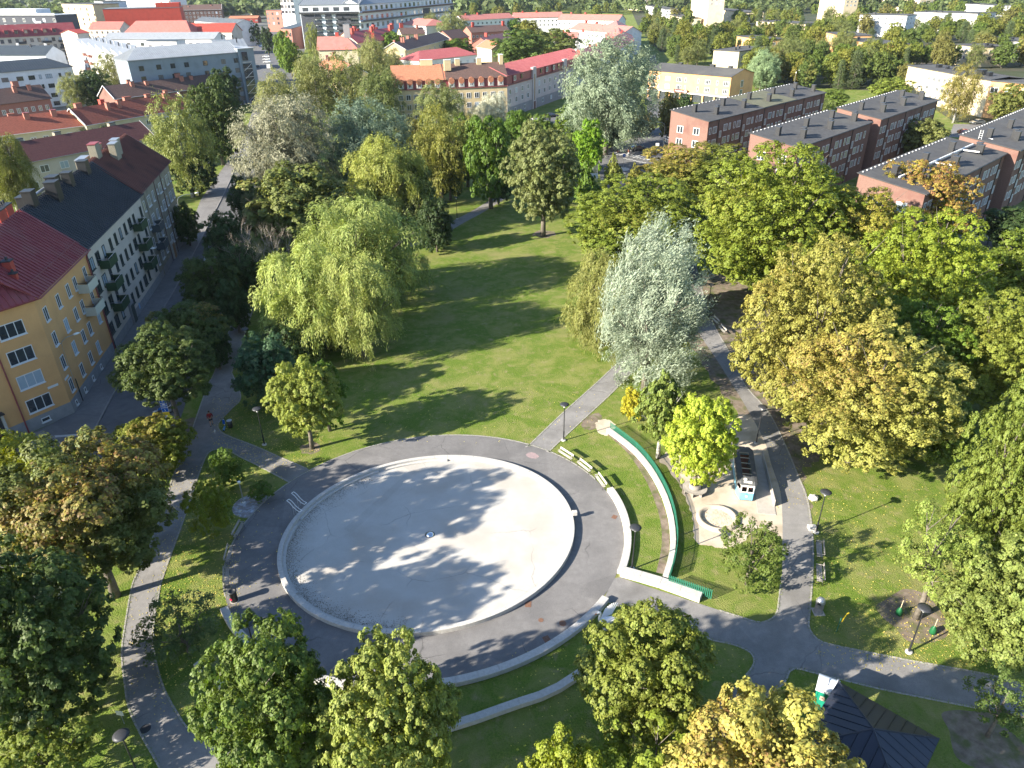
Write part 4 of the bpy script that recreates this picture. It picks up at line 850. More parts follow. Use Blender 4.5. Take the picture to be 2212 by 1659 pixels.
# beige block with dark red mansard, far left
o, L = house('beige block with dark red mansard roof, dormers and grey balconies', 'building', P(-90, 84, 17), P(165, 72, 17), 13, 17, 'cream_wall', roof='gable', rh=5.5, roofm='tin_red', front=[dict(n=16, zs=[13.6, 10.2, 6.8, 3.4], w=1.5, h=1.8, fr='brown_frame')])
for i in range(10):
    x = 4 + i * (L - 10) / 10; d_ = MB().box(-1.1, 1.1, .6, 4.2, 17.4, 20.2).build('dormer', M['tin_red'], o, loc=(x, 0, 0)); link('window', window_mesh(1.5, 1.5, 3, 2, 'brown_frame', simple=True)[0], d_, (0, .59, 18.1))
for z in (6.3, 9.7, 13.1):
    for x in (L * .5, L * .72, L * .86): balcony(o, (0, 0), (L, 0), x, z, 4.5, 1.5, 'dark', 'dark')
house('beige stair tower with red tin top at the right end of the mansard block', 'building', P(166, 72, 20), P(192, 70, 20), 12, 20, 'cream_wall', roof='gable', rh=1.5, roofm='tin_bright', front=[dict(n=1, zs=[12], w=1, h=1, fr='brown_frame')])
# red roofed blocks further off
house('low block with coral seamed roof left of the broad coral roof', 'building', P(192, 62, 14), P(258, 62, 14), 12, 14, 'cream_wall', rh=4.2, roofm='tin_coral', spacing=.9, front=[dict(n=6, zs=[10.8, 7.6], w=1.5, h=1.5, fr='brown_frame')])
house('broad block with coral seamed hip roof and four skylights', 'building', P(268, 71, 14), P(412, 70, 14), 15, 14, 'cream_wall', rh=6.5, roofm='tin_coral', spacing=.9, hipl=6, hipr=6, front=[dict(n=10, zs=[10.8, 7.6], w=1.5, h=1.5)])
house('red seamed roof block with small gable next to the avenue', 'building', P(405, 68, 14), P(500, 68, 14), 12, 14, 'cream_wall', rh=4.5, roofm='tin_bright', spacing=.9, front=[dict(n=8, zs=[10.8, 7.6], w=1.5, h=1.5)])
o, L = house('tall windowless bright red box building', 'building', P(221, 20, 24), P(388, 16, 24), 30, 24, 'red_wall', roof='flat', roofm='tin_grey', over=.2, front=[dict(xs=[20, 36, 46, 50, 54], zs=[6.5], w=4, h=2, fr='dark_frame')])
for x, zz in ((L - 12, 2.4), (L - 9, 5.0), (L - 6, 3.6)): MB().tube([(x, 6, 24.2), (x, 6, 24.2 + zz)], .15, 5).build('mast', M['white_paint'], o)
MB().box(L - 18, L - .1, .1, 20, 24.2, 27.5).build('upper_storey', M['red_wall'], o)
house('brown brick block with brown tile roof behind the bright red box', 'building', P(389, 22, 17), P(478, 20, 17), 16, 17, 'brick_brown', rh=4.5, roofm='tile_brown', front=[dict(n=11, zs=[13, 9.5, 6], w=1.6, h=1.8)], chims=((8, 5, 1.4, 1.2, 1.2), (30, 6, 1.4, 1.2, 1.2)), trim='white_frame')
house('pale block with grey roof between the brown brick block and the avenue', 'building', P(420, 45, 15), P(510, 52, 15), 14, 15, 'white_wall', rh=2.6, roofm='tin_grey', spacing=1.2, front=[dict(n=8, zs=[11.5, 8, 4.5], w=1.8, h=1.6, fr='dark_frame')])
o, L = house('dark block with long white roof terrace in the upper left corner', 'building', P(-60, 33, 22), P(118, 33, 22), 20, 22, 'charcoal_wall', roof='flat', roofm='tin_light', over=1.0, trim='white_frame', front=[dict(n=9, zs=[17.5, 13.5, 9.5], w=2.2, h=2.2)])
MB().box(3, L * .75, 3, 16, 22.3, 26).build('upper_storey', M['cool_wall'], o)
rl_ = MB(); rl_.box(-.9, L + .9, -.95, -.9, 22.3, 23.4); rl_.build('railing', M['cool_wall'], o)
for z in (13, 17): balcony(o, (0, 0), (L, 0), L * .8, z, 6, 1.6, 'cool_wall', 'steel')
house('ochre block with dark windows and balcony bands near the upper left corner', 'building', P(132, 8, 26), P(200, 10, 26), 22, 26, 'butter', roof='flat', roofm='felt', front=[dict(n=6, zs=[21, 17, 13, 9], w=2.4, h=2.0, fr='dark_frame')])
house('very long grey and white block closing the view along the upper left edge', 'building', P(-160, -22, 27), P(235, -24, 27), 24, 27, 'cool_wall', roof='flat', roofm='felt', front=[dict(n=24, zs=[23, 19, 15, 11], w=3.2, h=2.2, fr='dark_frame')])
house('beige block on the top edge left of the long white block', 'building', P(395, -22, 24), P(505, -22, 24), 24, 24, 'butter', roof='gable', rh=4, roofm='tile_brown', front=[dict(n=10, zs=[20, 16, 12, 8], w=2, h=2)])
house('white block with dark balconies between the ochre block and the bright red box', 'building', P(203, 2, 27), P(222, 4, 27), 20, 27, 'cool_wall', roof='flat', roofm='felt', front=[dict(n=3, zs=[22, 18, 14, 10], w=3, h=2.2, fr='dark_frame')])
house('dark glass and white tower on the top edge behind the bright red box', 'building', P(222, -12, 30), P(365, -12, 30), 20, 30, 'white_wall', roof='flat', roofm='felt', front=[dict(n=9, zs=[26, 22, 18, 14], w=2.4, h=2.2, fr='dark_frame')])
o, L = house('dark stepped roof block behind the white rendered block at the far left', 'building', P(-50, 118, 15), P(98, 118, 15), 12, 15, 'cool_wall', roof='gable', rh=3.2, roofm='tin_slate', spacing=1.0, chims=((16, 7, .8, .8, 1.8, 'steel', 'steel'), (24, 5, .6, .6, 1.4, 'dark', 'dark'), (30, 7, .8, .8, 1.6, 'steel', 'steel')))
house('long low red wooden building with pale roof beside the far avenue', 'building', P(494, 40, 5), P(556, 39, 5), 14, 5, 'dark_red_wood', rh=2.2, roofm='tile_orange', front=[dict(n=6, zs=[1.8], w=2.2, h=1.4)])
house('second long low building with pale red roof above the first, near the avenue', 'building', P(540, 22, 6), P(585, 22, 6), 16, 6, 'pale_yellow', rh=2.4, roofm='tile_orange', front=[dict(n=6, zs=[1.8], w=2.2, h=1.4)])
# the long white and black block with balconies
A_ = Vector(P(645.5, 11, 27.3)[:2]); B_ = Vector(P(775, 9, 27.3)[:2])
o, L = house('long white block with charcoal bays, stacked balconies and a pale roof', 'building', A_, B_, 32, 27.3, 'cool_wall', roof='gable', rh=3.4, roofm='tin_grey', spacing=1.6, trim='tin_grey', left=[dict(n=4, zs=[23, 19.5, 16, 12.5, 9, 5.5, 2], w=2.2, h=2.2, fr='dark_frame', mg=4)])
for z in (5.2, 8.7, 12.2, 15.7, 19.2, 22.7):
    for x in (8, 24): balcony(o, (0, 32), (0, 0), x, z, 4.0, 1.6, 'dark', 'steel')
for x in (0.5, L * .62): MB().box(x, x + 9, -.25, -.001, 0, 21.5).build('dark_bay', M['charcoal_wall'], o)
for i in range(6):
    z = 1.5 + i * 3.55
    xs = [12 + k * 7.2 for k in range(5)] + [L * .62 + 12 + k * 7 for k in range(3)]
    for x in xs:
        if x > L - 3: continue
        add_window(o, (x, 0), z, 0, 4.0, 2.2, 3, 1, 'dark_frame', simple=True)
        if i: balcony(o, (0, 0), (L, 0), x, z - .3, 4.6, 1.6, 'dark', 'steel')
for k in range(int(L / 7)): add_window(o, (4 + 7 * k, 0), 23.4, 0, 3.6, 2.2, 3, 1, 'dark_frame', simple=True)
MB().box(0, L, -2.0, -.001, 21.8, 22.1).build('terrace', M['dark'], o); MB().box(0, L, -2.05, -2.0, 22.1, 23.0).build('railing', M['dark'], o)
A2_ = Vector(P(775, 9, 27.3)[:2]); B2_ = Vector(P(978, -6, 27.3)[:2])
o, L2_ = house('curving far wing of the long white block with roof windows and brown terrace', 'building', A2_, B2_, 14, 27.0, 'cool_wall', roof='gable', rh=3.2, roofm='tin_grey', front=[dict(n=22, zs=[23.2, 17.5, 12.5], w=3.0, h=2.4, fr='dark_frame')], trim='tin_grey')
for z in (16.6, 22): MB().box(0, L2_, -2.0, -.001, z - .3, z).build('terrace', M['dark'], o); MB().box(0, L2_, -2.05, -2.0, z, z + .9).build('railing', M['brick_brown' if z > 20 else 'dark'], o)
MB().box(L2_ * .62, L2_ * .7, -.3, -.001, 0, 21).build('dark_bay', M['charcoal_wall'], o); MB().box(L2_ * .96, L2_ + .3, -.3, -.001, 0, 21).build('dark_bay', M['charcoal_wall'], o)
house('old brick works building with grey roof beside the avenue', 'building', P(606, 61, 13), P(629, 62, 13), 40, 13, 'brick_salmon', roof='gable', rh=3, roofm='tin_slate', left=[dict(n=12, zs=[9, 5, 1.5], w=1.8, h=2.4, fr='white_frame')], front=[dict(n=3, zs=[8, 4], w=1.4, h=2.2, fr='dark_frame')])
house('longer brick building with flat dark roof behind the old brick works', 'building', P(574, 22, 18), P(622, 22, 18), 90, 18, 'brick_salmon', roof='flat', roofm='felt', left=[dict(n=20, zs=[14, 10, 6, 2], w=2, h=2, fr='dark_frame')], front=[dict(n=5, zs=[14, 10, 6], w=2, h=2, fr='dark_frame')])
house('white tower with dark strip windows on the top edge above the brick building', 'building', P(604, -6, 30), P(632, -6, 30), 14, 30, 'white_wall', roof='flat', roofm='felt', front=[dict(n=4, zs=[26, 22, 18], w=3, h=2.2, fr='dark_frame')])
# ---- middle: pale villas and red roofs
house('pale yellow gabled house with big grey chimney and red tin roof', 'house', P(686, 107, 13), P(772, 105, 13), 15, 13, 'pale_yellow', rh=5, roofm='tin_coral', left=[dict(n=4, zs=[9, 6], w=1.2, h=1.5)], chims=((14, 7, 3.0, 1.6, 6.0, 'grey_wall', 'steel'), (9, 8, 1.6, 1.4, 2.4, 'tin_bright', 'tin_bright'), (26, 9, 1.4, 1.2, 2.4, 'tin_bright', 'tin_bright')), group='pale yellow houses', hipr=6)
house('cream gabled house with pink red roof and three small chimneys on the slope', 'house', P(689, 138, 10), P(727, 162, 10), 12, 10, 'butter', rh=3.2, roofm='tile_orange', front=[dict(n=3, zs=[6.5, 3.6], w=1.1, h=1.4)], right=[dict(n=3, zs=[6.5, 3.6], w=1.1, h=1.4)], chims=((4, 6.3, 1.6, 1.2, 2, 'brick_salmon', 'tin_red'), (3, 3.4, 1.2, 1, 2, 'brick', 'tin_red'), (9, 3.2, 1.2, 1, 2, 'brick', 'tin_red')), group='pale yellow houses', trim='white_frame')
house('dark red roof cluster with many tall red chimneys', 'house', P(772, 92, 12), P(866, 82, 12), 18, 12, 'pale_yellow', rh=5, roofm='tin_red', front=[dict(n=7, zs=[8.6, 5.4], w=1.2, h=1.5)], chims=tuple((4 + 5.2 * i, 7 + 3 * (i % 3), 1.8, 1.4, 3.2, 'tin_bright', 'tin_red') for i in range(8)), group='pale yellow houses')
house('yellow gabled house with dark tile roof, white verges and four chimneys', 'house', P(878, 108, 10.5), P(970, 83, 10.5), 13, 10.5, 'butter', rh=3.4, roofm='tile_brown', front=[dict(n=9, zs=[7.2, 4.2], w=1.3, h=1.4)], left=[dict(n=3, zs=[7, 4], w=1.1, h=1.4, mg=2.5)], chims=((8, 5, 1.1, 1, 3), (11, 5, 1.1, 1, 3), (5, 8, 1, 1, 2), (30, 5, 1.1, 1, 3), (33, 5, 1.1, 1, 3), (27, 8, 2, 1.4, 2.6)), group='pale yellow houses', trim='white_frame')
house('cream house with brown tile roof between two birches', 'house', P(868, 74, 10), P(918, 72, 10), 13, 10, 'pale_yellow', rh=3.4, roofm='tile_brown', front=[dict(n=6, zs=[6.8, 3.8], w=1.2, h=1.4)], chims=((12, 5, 1.4, 1.2, 2.4), (2, 8, 2.4, 1.6, 4, 'tin_bright', 'tin_red')), group='pale yellow houses')
house('white house with wide coral hip roof beyond the brown tile roof', 'house', P(864, 52, 13), P(920, 56, 13), 22, 13, 'white_wall', rh=3.6, roofm='tin_coral', hipl=8, hipr=8, front=[dict(n=6, zs=[9.6, 6.4], w=1.4, h=1.4)])
house('white house with faded pink hip roof and solar panel', 'house', P(905, 131, 9.5), P(1030, 117, 9.5), 14, 9.5, 'white_wall', rh=3.2, roofm='tin_pink', hipl=7, hipr=7, spacing=1.2, front=[dict(n=8, zs=[6, 3], w=1.4, h=1.5)])
sp_ = P(930, 123, 11.5)
house('orange brick house with dark tile roof, its gable to the right', 'house', P(975, 83, 9), P(1012, 79, 9), 14, 9, 'brick_salmon', rh=4.2, roofm='tile_brown', right=[dict(n=3, zs=[5.5], w=1.2, h=1.4)], front=[dict(n=5, zs=[5.5], w=1.2, h=1.3)], group='orange brick houses')
house('orange brick house with brown roof and two red chimneys', 'house', P(1018, 70, 10), P(1100, 66, 10), 14, 10, 'brick_salmon', rh=3.4, roofm='tile_brown', front=[dict(n=10, zs=[6.6, 3.6], w=1.4, h=1.4)], chims=((4, 6, 1.6, 1.4, 3.2, 'tin_bright', 'tin_red'), (27, 6, 1.6, 1.4, 3.2, 'tin_bright', 'tin_red')), group='orange brick houses')
house('peach gabled house peeking out above leafy trees', 'house', P(1030, 101, 9), P(1062, 106, 9), 12, 9, 'peach_wall', rh=3.2, roofm='tile_orange', front=[dict(n=3, zs=[5.6], w=1.2, h=1.4)], trim='white_frame', group='orange brick houses')
house('low house with red roof beside the peach gabled house', 'house', P(1058, 96, 7), P(1110, 84, 7), 12, 7, 'brick_salmon', rh=3.6, roofm='tin_coral', front=[dict(n=5, zs=[3.6], w=1.2, h=1.4)], chims=((10, 6, 2.4, 1.6, 2.4, 'tin_bright', 'tin_red'),), group='orange brick houses')
# yellow block with dormers and the lilac block: along the street, facing right
hA = 10.2
yA, yB = P(852, 193, hA), P(1095.5, 186, hA)
def dormer_block(label, A, B, D, hh, wallm, roofm, dn, rh=4.2, sp=None, manm='tin_red', lower=2.7, zs=(7, 4, 1.2)):
    o, L = house(label, 'building', A, B, D, hh, wallm, roof='flat', roofm=manm, over=.3, front=[dict(n=dn, zs=list(zs), w=1.35, h=1.6, mg=2.2)], left=[dict(n=3, zs=list(zs), w=1.1, h=1.6)])
    MB().prism([(0, .25), (L, .25), (L, D - .25), (0, D - .25)], hh + .3, hh + lower).build('mansard', M[manm], o)
    rr_ = rh; sl = math.hypot(D / 2, rr_)
    roof_face(o, (-.3, -.1, hh + lower), (1, 0, 0), (0, D / 2 / sl, rr_ / sl), [(0, 0), (L + .6, 0), (L + .6, sl), (0, sl)], M[roofm], sp)
    roof_face(o, (L + .3, D + .1, hh + lower), (-1, 0, 0), (0, -D / 2 / sl, rr_ / sl), [(0, 0), (L + .6, 0), (L + .6, sl), (0, sl)], M[roofm], sp)
    for x0 in (0, L): 
        w_ = MB(); f_ = [(x0, .2, hh + lower), (x0, D - .2, hh + lower), (x0, D / 2, hh + lower + rr_)]; w_.face(f_); w_.face(f_[::-1]); w_.build('gable', M[wallm], o)
    return o, L
o, L = dormer_block('yellow block with orange tiled roof behind the birches', P(850, 196, hA), P(962, 192, hA), 12, hA, 'butter', 'tile_orange', 6)
def add_dormers(o, xs, hh, lower=2.7, wm='cream_wall'):
    for x in xs:
        d_ = MB().box(-.95, .95, -.25, 2.4, hh + .05, hh + 2.6).build('dormer', M[wm], o, loc=(x, 0, 0))
        MB().tube([(0, -.35, hh + 2.35), (0, 2.4, hh + 2.35)], .98, 10).build('dormer_roof', M['tile_orange'], d_)
        link('window', window_mesh(1.0, 1.6, 2, 2, 'white_frame', simple=True)[0], d_, (0, -.253, hh + .6))
add_dormers(o, [2.5 + i * (L - 5) / 4 for i in range(5)], hA)
for x in (L * .62, L * .74): chimney(o, x, 6, hA + 6.0, 2.0, 1.1, 2.4, 'butter', 'white_frame')
o, L = dormer_block('yellow block with brown tiled roof and arched dormers, next to the lilac block', P(962, 192, hA), P(1095.5, 186, hA), 12, hA, 'butter', 'tile_brown', 7)
add_dormers(o, [2.2 + i * (L - 4.4) / 5 for i in range(6)], hA)
for x in (1.5, L * .25, L * .6): chimney(o, x, 5.5 if x > 2 else 3.0, hA + 5.2, 1.6 if x > 2 else 2.2, 1.1, 3.2, 'butter', 'white_frame')
chimney(o, L - .8, 6, hA + 4, 1.2, 2.4, 5.2, 'butter', 'white_frame')
lA, lB = P(1095.5, 186, hA), P(1262, 138, hA)
o, L = dormer_block('lilac grey block with dark pink mansard roof and glazed stair bays', lA, lB, 13, hA, 'lilac_wall', 'tin_pink', 15, rh=2.6, sp=1.2, lower=3.0, zs=(7.3, 4.4))
MB().prism([(-.03, -.03), (L + .03, -.03), (L + .03, 1), (-.03, 1)], -.5, 3.3).build('base_storey', M['grey_wall'], o)
grid(o, (0, -.035), (L, -.035), [6 + i * (L - 9) / 8 for i in range(9)], [1.2], 1.3, 1.3, simple=True)
for x in (L * .3, L * .70):
    b_ = MB().box(-1.5, 1.5, -.35, .6, 0, hA + 3.8).build('stair_bay', M['lilac_wall'], o, loc=(x, 0, 0)); MB().box(-.3, .3, -.39, -.351, 3, hA + 1.5).build('stair_glass', mat('amber_glass', (0.30, 0.16, 0.06), .15, spec=.8), b_)
for x in (L * .08, L * .46, L * .55, L * .92):
    d_ = MB().box(-1.1, 1.1, -.1, 3, hA + .5, hA + 3.1).build('dormer', M['tin_red'], o, loc=(x, 0, 0)); link('window', window_mesh(1.7, 1.4, 3, 1, 'white_frame', simple=True)[0], d_, (0, -.103, hA + 1.1))
for x in (L * .16, L * .39, L * .62): MB().box(-.4, .4, -.05, .2, hA + 1.2, hA + 2.6).build('skylight', M['glass'], o, loc=(x, 0, 0))
door = MB().box(-.8, .8, -.42, -.36, 0, 2.6).build('door', M['brown_frame'], o, loc=(L * .3, 0, 0))
house('outer turn of the coral roofed crescent farthest right behind the silver poplar', 'building', P(1369, 88, 11), P(1354, 55, 11), 15, 11, 'white_wall', rh=3.4, roofm='tin_coral', front=[dict(n=12, zs=[7.4, 4.2], w=1.4, h=1.5)], chims=((5, 7, 1, 1, 1.4, 'tin_bright', 'tin_red'), (24, 6, 1, 1, 1.4, 'tin_bright', 'tin_red')), group='coral roofed crescent')
# red roofed crescent beyond, in straight pieces
cres = [((1262, 138), (1302, 121)), ((1302, 121), (1340, 103)), ((1340, 103), (1368, 88)), ]
for i, (a, b) in enumerate(cres):
    house(['coral roofed crescent house joined to the lilac block', 'middle part of the coral roofed crescent behind the silver poplar', 'far part of the coral roofed crescent with dark dormers'][i], 'building', P(*a, 11), P(*b, 11), 14, 11, 'white_wall', rh=3.4, roofm='tin_coral', front=[dict(n=8, zs=[7.4, 4.2], w=1.4, h=1.5)], chims=((5, 7, 1, 1, 1.4, 'tin_bright', 'tin_red'), (14, 6, 1, 1, 1.4, 'tin_bright', 'tin_red')), group='coral roofed crescent')
for i, (a, b, hh) in enumerate((((1232, 62), (1345, 72), 12), ((1205, 42), (1335, 44), 13), ((1000, 44), (1110, 38), 12), ((1110, 38), (1215, 36), 12), ((1185, 84), (1245, 84), 9))):
    house(['white inner courtyard wing with coral roof and dark solar panels', 'long coral roof closing the far side of the crescent', 'far left length of the long coral roof in front of the dark wood', 'middle length of the long coral roof in front of the dark wood', 'small white wing with coral roof inside the crescent'][i], 'building', P(*a, hh), P(*b, hh), 14, hh, 'white_wall', rh=3.4, roofm='tin_coral', front=[dict(n=12 if i < 4 else 5, zs=[hh - 3.6, hh - 6.8], w=1.5, h=1.5)], group='coral roofed crescent', chims=((8, 7, 1.2, 1.2, 1.6, 'tin_bright', 'tin_red'), (20, 7, 1.2, 1.2, 1.6, 'tin_bright', 'tin_red')))
# ---- right: orange shop building
o, L = house('orange two storey house over shops with a low dark gabled roof', 'building', P(1402, 151, 9.8), P(1580, 166, 9.8), 16, 9.8, 'orange_wall', roof='gable', rh=1.9, roofm='felt', over=.35, front=[dict(xs=[2.5, 9, 14.2, 26.5, 34.2], zs=[6.6, 3.9], w=1.9, h=1.4, cols=3), dict(xs=[4.8, 17, 22.5, 30.5], zs=[6.6, 3.9], w=.6, h=1.4, cols=1)], right=[dict(n=1, zs=[5.6, 2.4], w=1.6, h=2.2, mg=9)], chims=((9, 8, 1.4, 1.2, .9, 'black', 'dark'), (23, 8, 1.8, 1.4, 1.1, 'black', 'dark'), (30.5, 8, 1.4, 1.2, 1.0, 'black', 'dark')))
L_or = L
MB().box(.6, L - .6, -.06, -.002, 0, 2.7).build('shop_front', M['glass'], o)
for i in range(8): MB().box(-.3, .3, -.6, -.1, 0, 3.0).build('pillar', M['orange_wall'], o, loc=(.8 + i * (L - 1.6) / 7, 0, 0))
MB().box(-.2, L + .2, -.75, -.08, 2.75, 3.05).build('canopy', M['white_frame'], o)
sg = MB().box(-3, 3, -1.0, -.76, 2.9, 4.1).build('shop_sign', M['brown_frame'], o, loc=(L * .44, 0, 0))
text_part('sign_text', 'kompaniet', .95, sg, (-.4, -1.02, 3.25), 'white_paint')
MB().tube([(2.2, -1.08, 3.5), (2.2, -1.0, 3.5)], .5, 16).build('sign_disc', M['white_paint'], sg)
# ---- brick slabs on the right
def slab_house(label, pa, pb, hh, xs_doub, D=10.5, seed=0, moss=None, A=None, B=None):
    A = A or P(*pa, hh); B = B or P(*pb, hh)
    o, L = house(label, 'house', A, B, D, hh, 'brick', roof='mono', rh=1.5, roofm='felt', over=.3, group='red brick slab houses', trim='black', left=[dict(n=2, zs=[8.6, 5.7, 2.8], w=1.5, h=1.5, mg=3)])
    if moss: roof_face(o, (moss[0], -.2, hh + .13), (1, 0, 0), (0, D / math.hypot(D, 1.5), 1.5 / math.hypot(D, 1.5)), [(0, 0), (moss[1] - moss[0], 0), (moss[1] - moss[0], D), (0, D)], M['felt_moss'], None, th=.02)
    x = 1.8; rr = random.Random(seed); pat = [(1.0, .95), (2.2, 1.7), (4.4, .95), (2.6, 1.7), (1.6, 1.7)]
    # repeating stair unit: pair, small stair window offset by half a storey, pair, single
    unit = 11.0; n = int(L // unit)
    for k in range(n + 1):
        for dx, ww, cc, dz in ((1.1, .75, 1, 0), (3.1, 1.5, 3, 0), (5.8, .75, 2, -1.3), (7.9, 1.5, 3, 0), (9.9, .75, 2, 0)):
            xx = k * unit + dx
            if xx > L - 1: continue
            for z in (8.9, 6.0, 3.1) if dz == 0 else (7.6, 4.7, 1.8): add_window(o, (xx, 0), z, 0, ww, 1.45, cc, 1, simple=True)
        if k * unit + 4.6 < L: MB().tube([(k * unit + 4.6, -.08, hh - .1), (k * unit + 4.6, -.08, 0)], .07, 6).build('drainpipe', M['black'], o)
    for k in range(int(L / 13) + 1):
        for dx, y in ((4, 6.5), (7.4, 2.6), (8.9, 3.4)):
            if 4 + 13 * k + dx - 4 < L - 2: chimney(o, 13 * k + dx, y, hh + 1.5 * y / D, .9, .9, 1.7, 'black', 'dark')
    for k in range(int(L / 1.6)): MB().box(-.14, .14, D - .35, D - .15, hh + 1.62, hh + 1.74).build('snow_hook', M['white_frame'], o, loc=(k * 1.6 + .8, 0, 0)) if k < 60 else None
    return o, L
oA, LA = slab_house('red brick slab house with grey roof and a mossy roof stretch, behind the maples', (1531, 262.5), (1783, 200), 12, 0, seed=1, moss=(26, 44))
slab_house('red brick slab house standing alone between the first brick slab and the taller stepped one', (1725, 318.8), (1882.7, 263.8), 12, 0, seed=2)
slab_house('red brick slab house continuing up the slope, one step higher, beside the peach building', (1904, 257.5), (2026.5, 216), 12.3, 0, seed=3)
bB, cB, dB = P(2172.8, 331, 12), P(2054, 300, 13.5), P(1892.8, 371.3, 13.5)
u_ = (Vector(bB[:2]) - Vector(P(2061.6, 387.5, 12)[:2])).normalized()
o4, L4 = slab_house('brick slab house with white cable trays on its grey roof, left of the right edge', None, None, 12, 0, seed=4, A=Vector(bB[:2]) - u_ * 40, B=Vector(bB[:2]))
u5 = u_; A5 = Vector(P(2201.5, 325, 12.6)[:2])
o5, L5 = slab_house('brick slab house with white cable trays, cut by the right edge', None, None, 12.6, 0, seed=5, A=A5, B=A5 + u5 * 44)
for oo, LL in ((o4, L4), (o5, L5)):
    tr_ = MB(); tr_.box(3, LL - 2, 5.2, 5.45, 13.1, 13.35); tr_.box(LL * .45, LL * .45 + .2, 2.4, 5.2, 13.0, 13.2); tr_.box(2.8, 3.05, 5.45, 9.5, 13.3, 13.6) if oo is o5 else tr_.box(LL * .8, LL * .8 + .2, 2.4, 5.2, 13.0, 13.2)
    tr_.build('cable_tray', M['white_paint'], oo)
# roof ladder between the two
la = MB()
for s_ in (-.25, .25): la.tube([(s_, 0, -1.4), (s_, 0, 2.2)], .03, 5)
for k in range(9): la.tube([(-.25, 0, -1.2 + .4 * k), (.25, 0, -1.2 + .4 * k)], .02, 5)
q_ = P(2062, 309, 13.4); la.build('roof_ladder', M['white_paint'], o5, loc=(.2, 7, 13.2), rot=(0, .0, PI / 2))
# low white bay with terrace by the road
hb, Lb = house('low white shop annex with terrace railing at the end of the brick slab', 'building', P(1436, 302, 3.4), P(1480, 318, 3.4), 9, 3.4, 'white_wall', roof='flat', roofm='felt', over=.15, trim='white_frame', front=[dict(n=2, zs=[.8], w=2.2, h=1.9, fr='dark_frame')])
rl_ = MB(); rl_.tube([(0, 0, 4.4), (Lb, 0, 4.4)], .04, 5); [rl_.tube([(i * Lb / 8, 0, 3.6), (i * Lb / 8, 0, 4.4)], .025, 4) for i in range(9)]; rl_.build('railing', M['white_frame'], hb)
# peach building and blocks on the wooded slope
o, L = house('large peach block with pale sunlit wall and dark roof edge, right side', 'building', P(1962.7, 142.5, 11), P(2142, 175, 11), 12, 11, 'peach_wall', roof='flat', roofm='felt', over=.4, front=[dict(xs=[9, 9.9], zs=[4.4], w=.6, h=1.3, cols=1), dict(n=7, zs=[7.6, 4.6, 1.6], w=1.4, h=1.4, mg=14)], right=[dict(n=3, zs=[7.6, 4.6], w=1.5, h=1.4)], chims=((9, 6, 1.6, 1.6, 1.0, 'black', 'dark'), (14, 6, 1, 1, .8, 'black', 'dark'), (20, 6, 2.6, 1.8, 1.4, 'black', 'dark'), (32, 6, 2.8, 1.8, 1.6, 'black', 'dark'), (36, 6, 1.4, 1.4, 1.2, 'black', 'dark')))
house('right wing of the peach block set back at an angle', 'building', P(2142, 175, 11), P(2230, 183, 11), 12, 11, 'orange_wall', roof='flat', roofm='felt', over=.4, front=[dict(n=3, zs=[7.6], w=2.2, h=1.5)])
SL = [('small yellow block with dark roof above the shop building', (1597, 112), (1660, 103), 9, 14, 'pale_yellow'), ('orange block with dark pitched roof on the wooded slope', (1592, 78), (1652, 86), 10, 12, 'orange_wall'),
      ('orange block with dark hip roof among trees, nearer the peach block', (1821, 84), (1900, 97), 9, 16, 'orange_wall'), ('orange block with dark roof behind the yellow green trees', (1785, 70), (1822, 78), 10, 16, 'orange_wall'),
      ('white block with flat dark roof and large windows on the hill', (1858, 32), (1960, 34), 14, 20, 'white_wall'), ('broad white block with flat dark roof at the top of the hill', (1975, 26), (2112, 30), 13, 26, 'white_wall'),
      ('cream block with long flat dark roof near the top', (1634, 46), (1740, 52), 9, 20, 'peach_wall'), ('cream block with flat roof just left of the tall cream tower', (1526, 18), (1610, 27), 10, 18, 'peach_wall'),
      ('tall cream tower near the top edge', (1495, -10), (1532, -6), 24, 14, 'peach_wall'), ('white stepped block with low roofs on the left of the hill', (1395, 12), (1436, 20), 9, 14, 'white_wall'),
      ('small cream block below the white stepped block', (1444, 32), (1482, 40), 7, 14, 'peach_wall'), ('pale block at the right edge of the hill', (2110, 82), (2240, 94), 8, 18, 'white_wall'),
      ('cream block between birches at the right', (2062, 96), (2110, 102), 9, 16, 'peach_wall'), ('cream tower on the hill above the cable roofs', (1772, -4), (1826, -2), 20, 14, 'peach_wall'),
      ('distant cream block left of the hill, above the crescent', (1345, -4), (1385, -2), 14, 14, 'pale_yellow'), ('distant pale block on the top edge at right', (1905, -10), (1990, -8), 16, 20, 'peach_wall'), ('distant grey roofed block in the far upper right', (2080, 8), (2150, 12), 10, 16, 'white_wall')]
for i, (lab, a, b, hh, D, wm) in enumerate(SL):
    house(lab, 'building', P(*a, hh), P(*b, hh), D, hh, wm, roof='flat', roofm='felt', over=.4, group='pale blocks on the wooded slope', front=[dict(n=6, zs=[hh - 3, hh - 6] + ([hh - 9, hh - 12] if hh > 13 else []), w=1.5, h=1.4, mg=3)], right=[dict(n=3, zs=[hh - 3, hh - 6], w=1.5, h=1.4, mg=3)], chims=((6, 6, 1.2, 1.2, 1, 'black', 'dark'), (13, 8, 1.4, 1.2, 1, 'black', 'dark'), (19, 6, 1.2, 1.2, 1, 'black', 'dark')) if hh < 14 else ((8, 6, 1.5, 1.5, 1.2, 'black', 'dark'),))
